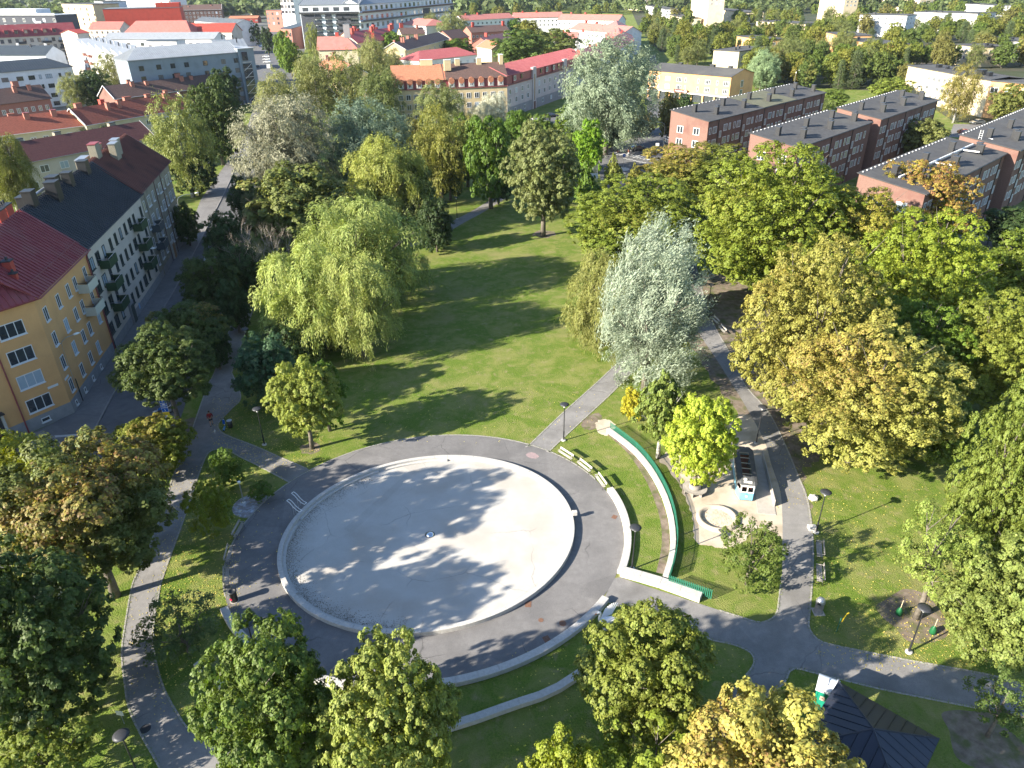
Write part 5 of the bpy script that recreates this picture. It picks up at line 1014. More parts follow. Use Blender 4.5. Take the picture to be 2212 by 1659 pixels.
# ------------------------------------------------------------------ trees
RNG = np.random.default_rng(11)
def leaf_mesh(name, c, nrm, ax, sl, sw, var):
    """one four cornered leaf per row: centre, normal, long axis, half length, half width, variation rgb"""
    n = len(c); nrm = nrm / (np.linalg.norm(nrm, axis=1, keepdims=True) + 1e-9)
    ax = ax - nrm * np.sum(ax * nrm, 1, keepdims=True); ax = ax / (np.linalg.norm(ax, axis=1, keepdims=True) + 1e-9)
    bx = np.cross(nrm, ax); sl = np.asarray(sl).reshape(-1, 1) * np.ones((n, 1)); sw = np.asarray(sw).reshape(-1, 1) * np.ones((n, 1))
    v = np.empty((n, 4, 3), np.float32)
    v[:, 0] = c - ax * sl; v[:, 1] = c + bx * sw + nrm * sw * .25; v[:, 2] = c + ax * sl; v[:, 3] = c - bx * sw + nrm * sw * .25
    me = bpy.data.meshes.new(name); me.vertices.add(4 * n); me.vertices.foreach_set('co', v.ravel())
    me.loops.add(4 * n); me.loops.foreach_set('vertex_index', np.arange(4 * n, dtype=np.int32))
    me.polygons.add(n); me.polygons.foreach_set('loop_start', np.arange(0, 4 * n, 4, dtype=np.int32))
    try: me.polygons.foreach_set('loop_total', np.full(n, 4, np.int32))
    except Exception: pass
    at = me.color_attributes.new('leafvar', 'BYTE_COLOR', 'POINT')
    col = np.ones((n, 4, 4), np.float32); col[:, :, :3] = np.clip(var, 0, 1)[:, None, :]; at.data.foreach_set('color', col.ravel())
    me.update(calc_edges=True); me.materials.append(M['leaf']); return me
def unit(n, rng): 
    a = rng.normal(size=(n, 3)); return a / np.linalg.norm(a, axis=1, keepdims=True)
def patch(c, rng, k=5):    # smooth patch value 0..1 at each point
    f = np.zeros(len(c))
    for i in range(k):
        d = rng.normal(size=3) * 2.4; f += np.sin(c @ d + rng.uniform(0, 6.28))
    return 0.5 + 0.5 * np.tanh(f / 1.6)
def broad(name, seed, nl=26000, ls=0.042, lobes=15, rag=.5, flat=.65, bottom=-.85, top=1.0, narrow=0, clusters=620, cr=1.0, lrr=(.28, .48), fill=.14, core=.55):
    rng = np.random.default_rng(seed)
    d = unit(lobes, rng); d[:, 2] = d[:, 2] * .9 + .18; d /= np.linalg.norm(d, axis=1, keepdims=True)
    # spread the lobes out
    for _ in range(30):
        f = d[:, None] - d[None]; q = np.sum(f * f, 2) + .02; d += .02 * np.sum(f / q[..., None] ** 1.5, 1); d /= np.linalg.norm(d, axis=1, keepdims=True)
    lr = rng.uniform(*lrr, lobes); lc = d * (1.04 - lr * rng.uniform(.55, 1.45, lobes))[:, None]
    lc[:, 2] += rng.uniform(-.08, .10, lobes); lc = np.vstack([lc, [[0, 0, .10]]]); lr = np.append(lr, core)
    # clusters on lobe surfaces
    w_ = lr ** 2; li = rng.choice(len(lr), clusters * 3, p=w_ / w_.sum()); u = unit(clusters * 3, rng); u[:, 2] += .25; u /= np.linalg.norm(u, axis=1, keepdims=True)
    cc = lc[li] + u * lr[li][:, None] * rng.uniform(.82, 1.1, (clusters * 3, 1))
    inside = np.zeros(len(cc), bool)
    for k in range(len(lr)): inside |= (np.linalg.norm(cc - lc[k], axis=1) < lr[k] * .78)
    keep = ~inside & (cc[:, 2] > bottom); cc = cc[keep][:clusters]; u = u[keep][:clusters]; n_c = len(cc)
    cs = rng.uniform(.055, .105, n_c) * (1 + rag * .4) * cr
    per = int(nl * (1 - fill) / n_c); idx = np.repeat(np.arange(n_c), per); off = rng.normal(size=(len(idx), 3)); off /= np.linalg.norm(off, axis=1, keepdims=True); off *= rng.uniform(.35, 1, (len(idx), 1)) ** .6
    off[:, 2] *= flat; c = cc[idx] + off * cs[idx][:, None]
    c[:, 2] -= (off[:, 0] ** 2 + off[:, 1] ** 2) * cs[idx] * .5
    nr = u[idx] * .8 + off * .7 + rng.normal(size=c.shape) * .35; nr[:, 2] += .55
    # inner filling
    ni = nl - len(c); ci = unit(ni, rng) * rng.uniform(.25, .80, (ni, 1)); nri = rng.normal(size=ci.shape)
    ci[:, 2] = np.maximum(ci[:, 2], bottom * .9)
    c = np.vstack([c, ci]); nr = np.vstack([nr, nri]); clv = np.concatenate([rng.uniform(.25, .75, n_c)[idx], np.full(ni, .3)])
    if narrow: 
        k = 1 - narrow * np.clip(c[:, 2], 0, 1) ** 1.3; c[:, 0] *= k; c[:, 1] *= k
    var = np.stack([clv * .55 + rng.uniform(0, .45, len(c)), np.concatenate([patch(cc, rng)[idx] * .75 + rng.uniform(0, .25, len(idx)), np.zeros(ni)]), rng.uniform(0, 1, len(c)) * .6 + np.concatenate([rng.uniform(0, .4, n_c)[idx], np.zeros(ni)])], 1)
    s_ = ls * rng.uniform(.7, 1.3, len(c)); ax = rng.normal(size=c.shape)
    return leaf_mesh(name, c, nr, ax, s_, s_ * .72, var), lc, lr
def strands(name, seed, n=1300, seg=12, droop=1.0, ls=.05, lw=.012, length=(.35, .85), wind=(0, 0, 0), lobes=9, base=.55, rise=.10, fluff=.025, top=1.0, tuft=6, lrr=(.34, .5), core=.6):
    """curtains of narrow leaves: weeping willow (droop) or wind combed silver willow (wind)"""
    rng = np.random.default_rng(seed); d = unit(lobes, rng); d[:, 2] = d[:, 2] * .95 + .08 if droop < .7 else d[:, 2] * .8 + .18; d /= np.linalg.norm(d, axis=1, keepdims=True)
    for _ in range(25):
        f = d[:, None] - d[None]; q = np.sum(f * f, 2) + .02; d += .02 * np.sum(f / q[..., None] ** 1.5, 1); d[:, 2] = np.maximum(d[:, 2], -.9 if droop < .7 else -.50); d /= np.linalg.norm(d, axis=1, keepdims=True)
    lr = rng.uniform(*lrr, lobes); lc = d * (1.02 - lr * rng.uniform(.6, 1.5, lobes))[:, None]; lc = np.vstack([lc, [[0, 0, .15]]]); lr = np.append(lr, core)
    nt = n // tuft; w_ = lr ** 2; li = rng.choice(len(lr), nt * 3, p=w_ / w_.sum()); u = unit(nt * 3, rng); u[:, 2] = u[:, 2] * .8 + (.45 if droop > .5 else .1); u /= np.linalg.norm(u, axis=1, keepdims=True)
    st = lc[li] + u * lr[li][:, None]; ins = np.zeros(len(st), bool)
    for k in range(len(lr)): ins |= (np.linalg.norm(st - lc[k], axis=1) < lr[k] * .85)
    st, u = st[~ins][:nt], u[~ins][:nt]; nt = len(st)
    idx = np.repeat(np.arange(nt), tuft); p0 = st[idx] + rng.normal(size=(len(idx), 3)) * .035; out = u[idx] + rng.normal(size=p0.shape) * .25; out[:, 2] *= .5
    ln = rng.uniform(*length, nt)[idx] * rng.uniform(.7, 1.15, len(idx)); wv = np.array(wind)
    cs, ds = [], []
    p = p0.copy(); dr = out / np.linalg.norm(out, axis=1, keepdims=True) + np.array([0, 0, .5 if droop > .5 else .15]) + wv
    for k in range(seg):
        t = k / seg; step = (ln / seg)[:, None]; dr = dr + np.array([0, 0, -droop * .75]) * (.5 + t) + wv * .5 + rng.normal(size=p.shape) * .10; dr /= np.linalg.norm(dr, axis=1, keepdims=True)
        p = p + dr * step; cs.append(p + rng.normal(size=p.shape) * fluff * .6); ds.append(dr.copy())
    c = np.vstack(cs); ax = np.vstack(ds) + rng.normal(size=c.shape) * .22; ok = c[:, 2] > -1.0; 
    si = np.tile(idx, seg); nr = u[si] * 1.0 + rng.normal(size=c.shape) * .5; nr[:, 2] += .35
    tv = rng.uniform(.2, .8, nt); pv_ = patch(st, rng)
    var = np.stack([tv[si] * .55 + rng.uniform(0, .45, len(c)), pv_[si] * .6 + rng.uniform(0, .2, len(c)), rng.uniform(0, 1, len(c))], 1)
    c, ax, nr, var = c[ok], ax[ok], nr[ok], var[ok]
    # thin inner filling so the crown is not hollow
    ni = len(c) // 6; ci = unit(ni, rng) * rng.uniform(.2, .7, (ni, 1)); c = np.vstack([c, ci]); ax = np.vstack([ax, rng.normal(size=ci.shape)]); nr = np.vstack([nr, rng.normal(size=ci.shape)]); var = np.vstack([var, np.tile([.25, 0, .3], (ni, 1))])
    s_ = ls * rng.uniform(.7, 1.3, len(c))
    return leaf_mesh(name, c, nr, ax, s_, s_ * (lw / ls), var), lc, lr
def pine(name, seed, nl=7000, ls=.05):
    rng = np.random.default_rng(seed); nt = 150; t = rng.uniform(0, 1, nt) ** .8; r_ = (1 - t * .75) * rng.uniform(.35, 1.0, nt); a = rng.uniform(0, 6.28, nt)
    cc = np.stack([r_ * np.cos(a), r_ * np.sin(a), -1 + 2 * t * .98], 1); idx = np.repeat(np.arange(nt), nl // nt); off = rng.normal(size=(len(idx), 3)) * np.array([.13, .13, .05]); c = cc[idx] + off
    nr = off * 3 + np.array([0, 0, .8]) + rng.normal(size=c.shape) * .4
    var = np.stack([rng.uniform(.2, .8, nt)[idx] * .6 + rng.uniform(0, .4, len(c)), np.zeros(len(c)), rng.uniform(0, 1, len(c))], 1)
    return leaf_mesh(name, c, nr, rng.normal(size=c.shape), ls, ls * .3, var), cc[:8], np.full(8, .2)
KIND = {}
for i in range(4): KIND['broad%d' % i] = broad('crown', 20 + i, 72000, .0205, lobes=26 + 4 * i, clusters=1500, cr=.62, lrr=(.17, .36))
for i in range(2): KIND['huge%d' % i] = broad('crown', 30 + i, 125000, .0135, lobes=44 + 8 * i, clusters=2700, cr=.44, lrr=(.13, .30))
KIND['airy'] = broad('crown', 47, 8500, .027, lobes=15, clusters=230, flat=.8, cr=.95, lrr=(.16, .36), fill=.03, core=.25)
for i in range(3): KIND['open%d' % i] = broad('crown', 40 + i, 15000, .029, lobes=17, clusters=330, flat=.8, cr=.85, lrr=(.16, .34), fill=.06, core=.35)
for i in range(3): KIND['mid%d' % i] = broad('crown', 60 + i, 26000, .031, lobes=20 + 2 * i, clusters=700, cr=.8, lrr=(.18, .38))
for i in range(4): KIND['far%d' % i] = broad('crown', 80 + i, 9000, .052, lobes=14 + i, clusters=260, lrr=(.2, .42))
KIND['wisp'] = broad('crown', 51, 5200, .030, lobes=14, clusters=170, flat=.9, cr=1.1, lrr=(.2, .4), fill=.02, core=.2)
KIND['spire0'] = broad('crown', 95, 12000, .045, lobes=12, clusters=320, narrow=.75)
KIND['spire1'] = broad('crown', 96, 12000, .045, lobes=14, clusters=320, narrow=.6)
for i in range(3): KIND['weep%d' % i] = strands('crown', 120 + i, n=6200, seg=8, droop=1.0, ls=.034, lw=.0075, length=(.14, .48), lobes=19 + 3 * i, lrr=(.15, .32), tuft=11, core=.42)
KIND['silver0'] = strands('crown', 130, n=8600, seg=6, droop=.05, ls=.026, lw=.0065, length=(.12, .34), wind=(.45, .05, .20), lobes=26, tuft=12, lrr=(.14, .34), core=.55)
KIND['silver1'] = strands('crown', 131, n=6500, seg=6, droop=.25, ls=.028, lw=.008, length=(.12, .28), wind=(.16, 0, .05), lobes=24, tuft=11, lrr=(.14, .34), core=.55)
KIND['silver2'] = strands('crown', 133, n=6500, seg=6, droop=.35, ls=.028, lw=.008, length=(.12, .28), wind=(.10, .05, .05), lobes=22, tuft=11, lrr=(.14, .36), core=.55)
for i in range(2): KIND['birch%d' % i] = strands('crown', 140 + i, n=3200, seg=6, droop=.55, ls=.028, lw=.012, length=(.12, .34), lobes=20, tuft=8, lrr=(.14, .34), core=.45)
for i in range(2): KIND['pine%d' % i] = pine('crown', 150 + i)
MAPLE_G = (0.150, 0.170, 0.026); MAPLE_Y = (0.230, 0.225, 0.055); MAPLE_D = (0.060, 0.085, 0.022); LIME = (0.26, 0.30, 0.035); GREEN = (0.085, 0.140, 0.022)
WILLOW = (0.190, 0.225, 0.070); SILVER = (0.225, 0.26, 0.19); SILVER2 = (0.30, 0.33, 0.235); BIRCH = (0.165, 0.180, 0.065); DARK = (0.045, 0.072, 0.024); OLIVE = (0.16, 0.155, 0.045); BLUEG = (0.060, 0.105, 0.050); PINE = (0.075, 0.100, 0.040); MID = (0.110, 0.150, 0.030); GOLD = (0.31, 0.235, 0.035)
trunk_rng = random.Random(5)
def limbs(h, r, a, cz, lc, lr, m, t0=None, bare=False, n=7):
    rr = trunk_rng; mb = MB(); tr = t0 or max(.07, .016 * h + .014 * r)
    top = cz + a * .35; mb.tube([(0, 0, -.1), (rr.uniform(-.1, .1), rr.uniform(-.1, .1), h * .16), (rr.uniform(-.2, .2), rr.uniform(-.2, .2), max(h * .3, cz - a * .5)), (0, 0, top)], [tr * 1.25, tr, tr * .8, tr * .25], 8)
    z0 = max(h * .12, cz - a * .85)
    for i in range(min(n, len(lc) - 1)):
        e = Vector((lc[i][0] * r, lc[i][1] * r, cz + lc[i][2] * a)); s_ = Vector((0, 0, z0 + (top - z0) * rr.uniform(.0, .55))); mid = s_.lerp(e, .5) + Vector((rr.uniform(-.2, .2), rr.uniform(-.2, .2), -.08 * r))
        mb.tube([s_, mid, e], [tr * .5, tr * .32, tr * .10], 6, cap=False)
        for k in range(2):
            q = mid.lerp(e, .4); e2 = e + Vector((rr.uniform(-.35, .35) * r, rr.uniform(-.35, .35) * r, rr.uniform(.0, .3) * a)); mb.tube([q, q.lerp(e2, .5), e2], [tr * .2, tr * .13, tr * .05], 5, cap=False)
    return mb
TCOUNT = {}; THALL = []
def tree_at(x, y, r, a, cz, kind, col, autumn=0.0, label='tree', name='tree', group=None, rz=None, cat='tree', bark='bark', trunk=True, stuff=False):
    me, lc, lr = KIND[kind]; rr = trunk_rng; rz = rr.uniform(0, 2 * PI) if rz is None else rz; h = cz + a
    if kind.startswith('silver'): rz = rr.uniform(-.25, .25)
    o = empty(name, (x, y, 0), 0); tag(o, label, cat, group)
    cr = link('crown', me, o, (0, 0, cz), (0, 0, rz), (r, r, a)); j = rr.uniform(.88, 1.12)
    cr.color = (col[0] * j * rr.uniform(.95, 1.05), col[1] * j, col[2] * j, autumn)
    if trunk:
        Mz = Matrix.Rotation(rz, 3, 'Z'); l2 = [tuple(Mz @ Vector(p)) for p in lc]
        limbs(h, r, a, cz, l2, lr, bark, n=7 if px((x, y, 0))[2] < 160 else 3).build('trunk', M[bark], o, smooth=True)
    THALL.append((x, y, r)); return o
def tree(x0, y0, x1, y1, kind, col, autumn=0.0, label='tree', clear=.10, base=None, hh=None, c0=.2, **kw):
    """crown's picture box -> position, size"""
    if base is not None:
        b_ = P(*base) if base[1] > 200 or base[0] > 200 else Vector((base[0], base[1], 0)); d = px((b_.x, b_.y, 5))[2]; r = (x1 - x0) / 2 * d / FPX
        if hh is None: hh = min(np.arange(3, 26, .1), key=lambda z: abs(px((b_.x, b_.y, z))[1] + r * .25 * FPX / d * 0 - (y0 + 6)))
        a = hh * (1 - c0) / 2; return tree_at(b_.x, b_.y, r, a, hh - a, kind, col, autumn, label, **kw)
    cx, cy, wpx, hpx = (x0 + x1) / 2, (y0 + y1) / 2, (x1 - x0) / 2, (y1 - y0) / 2; cz = 6.0
    for _ in range(14):
        p = P(cx, cy, cz); d = px(p)[2]; dist = math.hypot(p.x, p.y); phi = math.atan2(CAM_H - cz, dist); r = wpx * d / FPX; e = hpx * d / FPX
        s_ = e * e - (r * math.sin(phi)) ** 2; a = math.sqrt(max(s_, 0)) / math.cos(phi) if s_ > 0 else 0; a = min(max(a, .55 * r), 2.2 * r)
        cz = a * (1 + clear) / 1.0 if True else cz; cz = min(cz, 16)
    return tree_at(p.x, p.y, r, a, cz, kind, col, autumn, label, **kw)
T = tree
# --- foreground, bottom of the picture
T(-70, 940, 165, 1230, 'broad0', MAPLE_G, .35, 'yellow green maple at the left edge, lit on top, beside the street', group='street maples', name='maple_tree')
T(65, 955, 405, 1300, 'broad1', (0.085, 0.105, 0.028), .62, 'large maple turning rust brown between street and path', group='street maples', name='maple_tree', base=(-31.4, 41.8), hh=14.4)
T(-70, 1190, 290, 1570, 'broad2', (0.060, 0.090, 0.024), .12, 'big dark green maple in the lower left', group='street maples', name='maple_tree', base=(-30.2, 31.0), hh=13.8, c0=.05)
T(245, 893, 412, 1035, 'broad3', MAPLE_G, .55, 'small maple with yellow and rust leaves below the blue parking sign', group='street maples', name='maple_tree')
T(252, 708, 456, 895, 'broad0', (0.075, 0.100, 0.026), .30, 'dark green maple on bare earth beside the motorcycle', group='street maples', name='maple_tree', base=(392, 930), c0=.3)
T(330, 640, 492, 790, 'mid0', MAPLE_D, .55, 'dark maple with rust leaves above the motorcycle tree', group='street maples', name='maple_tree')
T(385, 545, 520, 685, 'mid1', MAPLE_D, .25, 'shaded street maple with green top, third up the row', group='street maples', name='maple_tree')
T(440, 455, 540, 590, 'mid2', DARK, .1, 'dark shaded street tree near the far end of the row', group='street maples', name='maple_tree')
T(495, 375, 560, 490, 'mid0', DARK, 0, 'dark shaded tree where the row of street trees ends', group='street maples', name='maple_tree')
T(502, 722, 645, 880, 'mid1', BLUEG, .0, 'round dark blue green tree left of the yellow leaved tree')
T(566, 772, 720, 985, 'broad1', (0.175, 0.205, 0.042), .25, 'young tree half yellow, half green, on the lawn corner by the path', base=(674, 969), c0=.2)
T(650, 770, 750, 930, 'open0', GREEN, 0, 'darker green tree behind the half yellow one')
T(445, 970, 525, 1060, 'open1', GREEN, .0, 'round green bush on the narrow lawn tongue', name='bush', cat='bush', trunk=False)
T(402, 1030, 502, 1165, 'open2', (0.17, 0.20, 0.025), .15, 'bush with bright yellow middle on the narrow lawn tongue', name='bush', cat='bush', trunk=False)
T(535, 1035, 590, 1085, 'open0', GREEN, 0, 'small leafy shrub above the chalked paved circle', name='bush', cat='bush', trunk=False)
T(300, 1268, 478, 1432, 'wisp', (0.085, 0.12, 0.040), 0, 'wispy see through green tree over the lit grass at lower left', clear=.1)
T(428, 1345, 722, 1720, 'broad2', (0.095, 0.135, 0.028), .18, 'dense green tree at the bottom, left of the yellowish one', name='tree')
T(700, 1385, 985, 1740, 'broad3', (0.170, 0.190, 0.045), .30, 'yellow topped green tree at the bottom centre', name='tree')
T(545, 1585, 770, 1780, 'mid2', (0.15, 0.19, 0.05), .1, 'pale green tree top at the bottom edge between two larger ones')
T(1258, 1300, 1532, 1600, 'broad0', (0.145, 0.175, 0.035), .28, 'green tree with whitish leaves next to the swan sculpture')
T(1128, 1590, 1300, 1800, 'mid0', (0.18, 0.21, 0.028), .30, 'yellow green tree top on the bottom edge, left of the middle')
T(1270, 1540, 1560, 1820, 'open1', (0.17, 0.20, 0.030), .25, 'loose yellow green tree on the bottom edge below the whitish green tree')
T(1450, 1490, 1862, 1925, 'broad1', (0.27, 0.25, 0.065), .62, 'golden tree with rust tips covering the pavilion roof', name='maple_tree')
T(-20, 1535, 200, 1740, 'open0', (0.14, 0.175, 0.032), .15, 'bright green tree top in the bottom left corner')
T(2080, 1455, 2230, 1610, 'wisp', (0.085, 0.12, 0.030), .05, 'thin young tree in a bare round pit at the lower right', base=(2133, 1590), c0=.25)
T(1550, 1108, 1702, 1280, 'airy', (0.10, 0.14, 0.030), .05, 'loose green bush beside the sand pit', clear=.0)
T(1362, 808, 1478, 985, 'spire1', (0.13, 0.17, 0.040), .08, 'slender green tree inside the green fence', base=(1421, 989), c0=.18, bark='birch_bark')
T(1455, 850, 1602, 1058, 'broad2', (0.29, 0.34, 0.045), .10, 'bright yellow green tree growing through the round bench', base=(1500, 1062), c0=.12)
T(1340, 838, 1392, 910, 'mid1', (0.30, 0.28, 0.03), .2, 'small yellow bush at the foot of the silver willow', name='bush', cat='bush', trunk=False)
T(1912, 1105, 2085, 1320, 'airy', (0.17, 0.22, 0.05), .05, 'light young tree with watering bags on the sunny lawn', base=(1978, 1336), c0=.33)
T(2078, 815, 2300, 1270, 'huge1', (0.125, 0.155, 0.030), .32, 'tall green tree at the right edge above the sunny lawn', clear=.05)
T(2055, 1165, 2290, 1440, 'broad0', (0.135, 0.165, 0.042), .25, 'yellow green bushy tree at the right edge beyond the young tree', clear=.02)
# --- golden maples on the right
T(1600, 530, 1905, 905, 'huge1', MAPLE_Y, .50, 'broad golden maple left of the avenue shadow, lower half', group='golden maples', name='maple_tree')
T(1690, 690, 2050, 1010, 'huge0', MAPLE_Y, .58, 'lowest golden maple with rust tints, branches showing over the bare earth', group='golden maples', name='maple_tree', clear=.25)
T(1840, 470, 2135, 780, 'huge1', (0.165, 0.20, 0.026), .36, 'yellow green maple right of the broad golden ones', group='golden maples', name='maple_tree')
T(1850, 640, 2090, 880, 'huge0', (0.105, 0.155, 0.022), .25, 'green maple in the gap between the golden maples and the right edge', group='golden maples', name='maple_tree')
T(2050, 640, 2300, 900, 'huge1', (0.165, 0.19, 0.034), .40, 'yellow green maple at the right edge, top of its group', group='golden maples', name='maple_tree')
T(2120, 500, 2300, 670, 'mid1', (0.11, 0.15, 0.024), .20, 'darker green maple behind the right edge lamp', group='golden maples', name='maple_tree')
T(1700, 400, 1960, 640, 'huge0', (0.195, 0.205, 0.030), .52, 'maple with amber patches above the broad golden maple', group='golden maples', name='maple_tree')
T(1875, 345, 2092, 540, 'huge0', (0.19, 0.20, 0.028), .85, 'maple with orange red leaves in front of the brick houses', group='golden maples', name='maple_tree')
T(1500, 330, 1840, 640, 'huge1', (0.155, 0.180, 0.027), .42, 'large green gold maple right of the silver willow', group='golden maples', name='maple_tree')
T(1230, 385, 1535, 585, 'huge1', (0.135, 0.165, 0.027), .44, 'wide maple with rust patch behind the silver willow', group='golden maples', name='maple_tree')
T(1370, 308, 1645, 470, 'huge0', (0.130, 0.150, 0.027), .60, 'reddish green maple in front of the first brick slab', group='golden maples', name='maple_tree')
T(1255, 470, 1420, 600, 'mid2', (0.115, 0.150, 0.027), .40, 'green maple low edge of the group by the meadow', group='golden maples', name='maple_tree')
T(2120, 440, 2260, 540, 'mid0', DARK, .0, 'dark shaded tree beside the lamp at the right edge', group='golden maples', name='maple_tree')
# --- willows
T(1296, 498, 1512, 862, 'silver0', SILVER, 0, 'tall silver white willow with wind blown leaves beside the meadow', name='silver_willow', cat='willow', base=(1392, 842), c0=-.02)
T(1205, 548, 1365, 775, 'weep1', (0.20, 0.215, 0.065), 0, 'yellow green weeping willow tucked behind the silver willow', name='weeping_willow', cat='willow', group='weeping willows', base=(1300, 745), c0=-.15)
T(655, 428, 905, 665, 'weep0', (0.245, 0.285, 0.085), 0, 'big weeping willow, rear one of the pair at the meadow', name='weeping_willow', cat='willow', group='weeping willows', clear=0)
T(690, 560, 856, 782, 'weep1', (0.225, 0.26, 0.078), 0, 'smaller weeping willow bulging to the right below the rear one of the pair', name='weeping_willow', cat='willow', group='weeping willows', clear=0)
T(566, 535, 765, 765, 'weep2', (0.245, 0.275, 0.080), 0, 'big weeping willow, front one of the pair at the meadow', name='weeping_willow', cat='willow', group='weeping willows', clear=0)
T(740, 308, 915, 500, 'weep1', (0.235, 0.25, 0.065), 0, 'yellow green weeping willow behind the pair', name='weeping_willow', cat='willow', group='weeping willows')
T(886, 246, 1012, 430, 'birch0', (0.21, 0.205, 0.05), .2, 'olive yellow tree between the willows and the lone meadow tree')
T(515, 205, 722, 455, 'silver2', (0.22, 0.225, 0.150), 0, 'broad whitish grey willow above the end of the street', name='silver_willow', cat='willow')
T(700, 222, 885, 425, 'silver1', (0.145, 0.185, 0.125), 0, 'blue green silver willow right of the whitish one', name='silver_willow', cat='willow')
T(530, 350, 770, 540, 'mid2', (0.135, 0.155, 0.045), .45, 'round olive tree with brownish top behind the bare tree')
T(1215, 90, 1412, 325, 'silver1', (0.175, 0.205, 0.135), 0, 'huge grey green poplar in front of the orange shop building', name='silver_poplar', cat='poplar', clear=.05)
T(1085, 262, 1245, 500, 'broad2', (0.14, 0.155, 0.055), .35, 'lone grey green tree with visible trunk on the far meadow edge', base=(1173, 510), c0=.14)
T(1005, 245, 1110, 440, 'mid0', GREEN, .0, 'fresh green tree left of the lone meadow tree')
T(1232, 356, 1292, 450, 'spire1', GREEN, .0, 'small pointed green tree by the ball court fence', group='young trees by the ball court')
T(1302, 338, 1348, 410, 'spire0', (0.16, 0.18, 0.04), .3, 'small yellowish tree at the road, left of two', group='young trees by the ball court')
T(1350, 360, 1392, 425, 'spire1', (0.19, 0.19, 0.04), .4, 'small yellowish tree at the road, right of two', group='young trees by the ball court')
T(1238, 262, 1310, 372, 'mid1', (0.13, 0.22, 0.02), .0, 'vivid green tree left of the road crossing')
T(1200, 225, 1272, 300, 'mid2', (0.115, 0.165, 0.024), .0, 'green tree beside the white parked car')
T(1095, 235, 1155, 300, 'mid0', (0.10, 0.15, 0.03), .0, 'green tree left of the white parked car')
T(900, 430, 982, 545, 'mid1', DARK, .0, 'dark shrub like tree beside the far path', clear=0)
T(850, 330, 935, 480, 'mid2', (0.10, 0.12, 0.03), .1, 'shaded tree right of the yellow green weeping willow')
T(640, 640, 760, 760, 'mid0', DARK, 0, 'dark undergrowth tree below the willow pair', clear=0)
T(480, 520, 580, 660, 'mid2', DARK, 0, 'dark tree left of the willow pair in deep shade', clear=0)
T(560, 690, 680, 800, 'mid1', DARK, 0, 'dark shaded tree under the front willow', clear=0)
for x0, y0, x1, y1, k, c_, lab in ((955, 255, 1060, 400, 'mid1', MID, 'green tree in the wood left of the far path opening, nearer the yellow block'), (930, 300, 1010, 430, 'mid2', DARK, 'dark shaded tree just above the far path'), (1040, 330, 1110, 440, 'mid0', DARK, 'dark tree at the foot of the fresh green one'),
        (985, 250, 1050, 330, 'birch1', OLIVE, 'olive birch below the yellow block'), (850, 250, 930, 350, 'mid0', OLIVE, 'olive tree between the blue green willow and the meadow wood'), (1085, 240, 1145, 320, 'mid2', GREEN, 'green tree in front of the lilac block corner'),
        (1135, 250, 1205, 340, 'mid1', (0.10, 0.15, 0.03), 'green tree behind the lone meadow tree'), (1190, 330, 1250, 440, 'mid0', GREEN, 'green tree between the lone tree and the ball court'), (1205, 290, 1260, 370, 'mid2', MID, 'middle green tree behind the small pointed one'), (1250, 400, 1310, 470, 'mid1', GREEN, 'low green tree at the near end of the ball court'),
        (760, 270, 850, 360, 'silver1', (0.22, 0.27, 0.19), 'lower blue green willow behind the yellow green weeping willow'), (520, 400, 600, 520, 'mid0', (0.10, 0.12, 0.04), 'half shaded tree right of the street, above the bare tree'), (560, 440, 680, 560, 'mid1', (0.15, 0.19, 0.05), 'sunlit olive green tree left of the rear willow'),
        (700, 420, 800, 500, 'mid2', (0.12, 0.14, 0.035), 'tree squeezed behind the rear willow of the pair'), (860, 420, 930, 520, 'mid0', (0.09, 0.11, 0.03), 'shrubby tree between the pair of willows and the far path'), (470, 600, 540, 720, 'mid2', DARK, 'dark tree between street and long path'), (430, 700, 500, 800, 'mid0', DARK, 'dark low tree beside the long path, right of the rust maple'),
        (1395, 560, 1500, 680, 'mid1', (0.12, 0.15, 0.03), 'green tree in the dark gap right of the silver willow top'), (1580, 470, 1700, 620, 'mid0', (0.15, 0.165, 0.03), 'olive maple filling the gap in the middle of the golden maples'), (1960, 860, 2110, 1010, 'mid1', (0.10, 0.14, 0.024), 'shaded green tree behind the tall tree at the right edge'),
        (1010, 225, 1060, 270, 'silver2', (0.33, 0.33, 0.25), 'small pale willow below the dormer windows'), (1300, 270, 1345, 320, 'mid2', DARK, 'dark clipped bushes at the far kerb of the crossing'), (1180, 262, 1225, 300, 'mid0', MID, 'green bush between parked cars and poplar')):
    T(x0, y0, x1, y1, k, c_, .15, lab, clear=.03)
# bare dead tree
bx = P(592, 640); bo = empty('bare_tree', (bx.x, bx.y, 0)); tag(bo, 'leafless pale grey tree with curling branches left of the willow pair', 'dead tree')
db = MB(); rd = random.Random(8)
def grow(p, d, l, r_, dep):
    q = [p]; 
    for i in range(4):
        d = (d + Vector((rd.uniform(-.25, .25), rd.uniform(-.25, .25), rd.uniform(-.05, .18)))).normalized(); p = p + d * l / 4; q.append(p)
    db.tube(q, [r_, r_ * .85, r_ * .72, r_ * .6, r_ * .5], 5 if dep < 3 else 3, cap=False)
    if dep < 5:
        for k in range(3 if dep < 4 else 4): grow(q[rd.choice([2, 3, 4])] if k else q[4], (d + Vector((rd.uniform(-.9, .9), rd.uniform(-.9, .9), rd.uniform(-.1, .5)))).normalized(), l * rd.uniform(.6, .82), r_ * .5, dep + 1)
for k in range(3): grow(Vector((0, 0, 0)), Vector((math.cos(k * 2.1) * .35, math.sin(k * 2.1) * .35, 1)).normalized(), 4.2, .17, 0)
db.build('trunk', M['dead_wood'], bo)
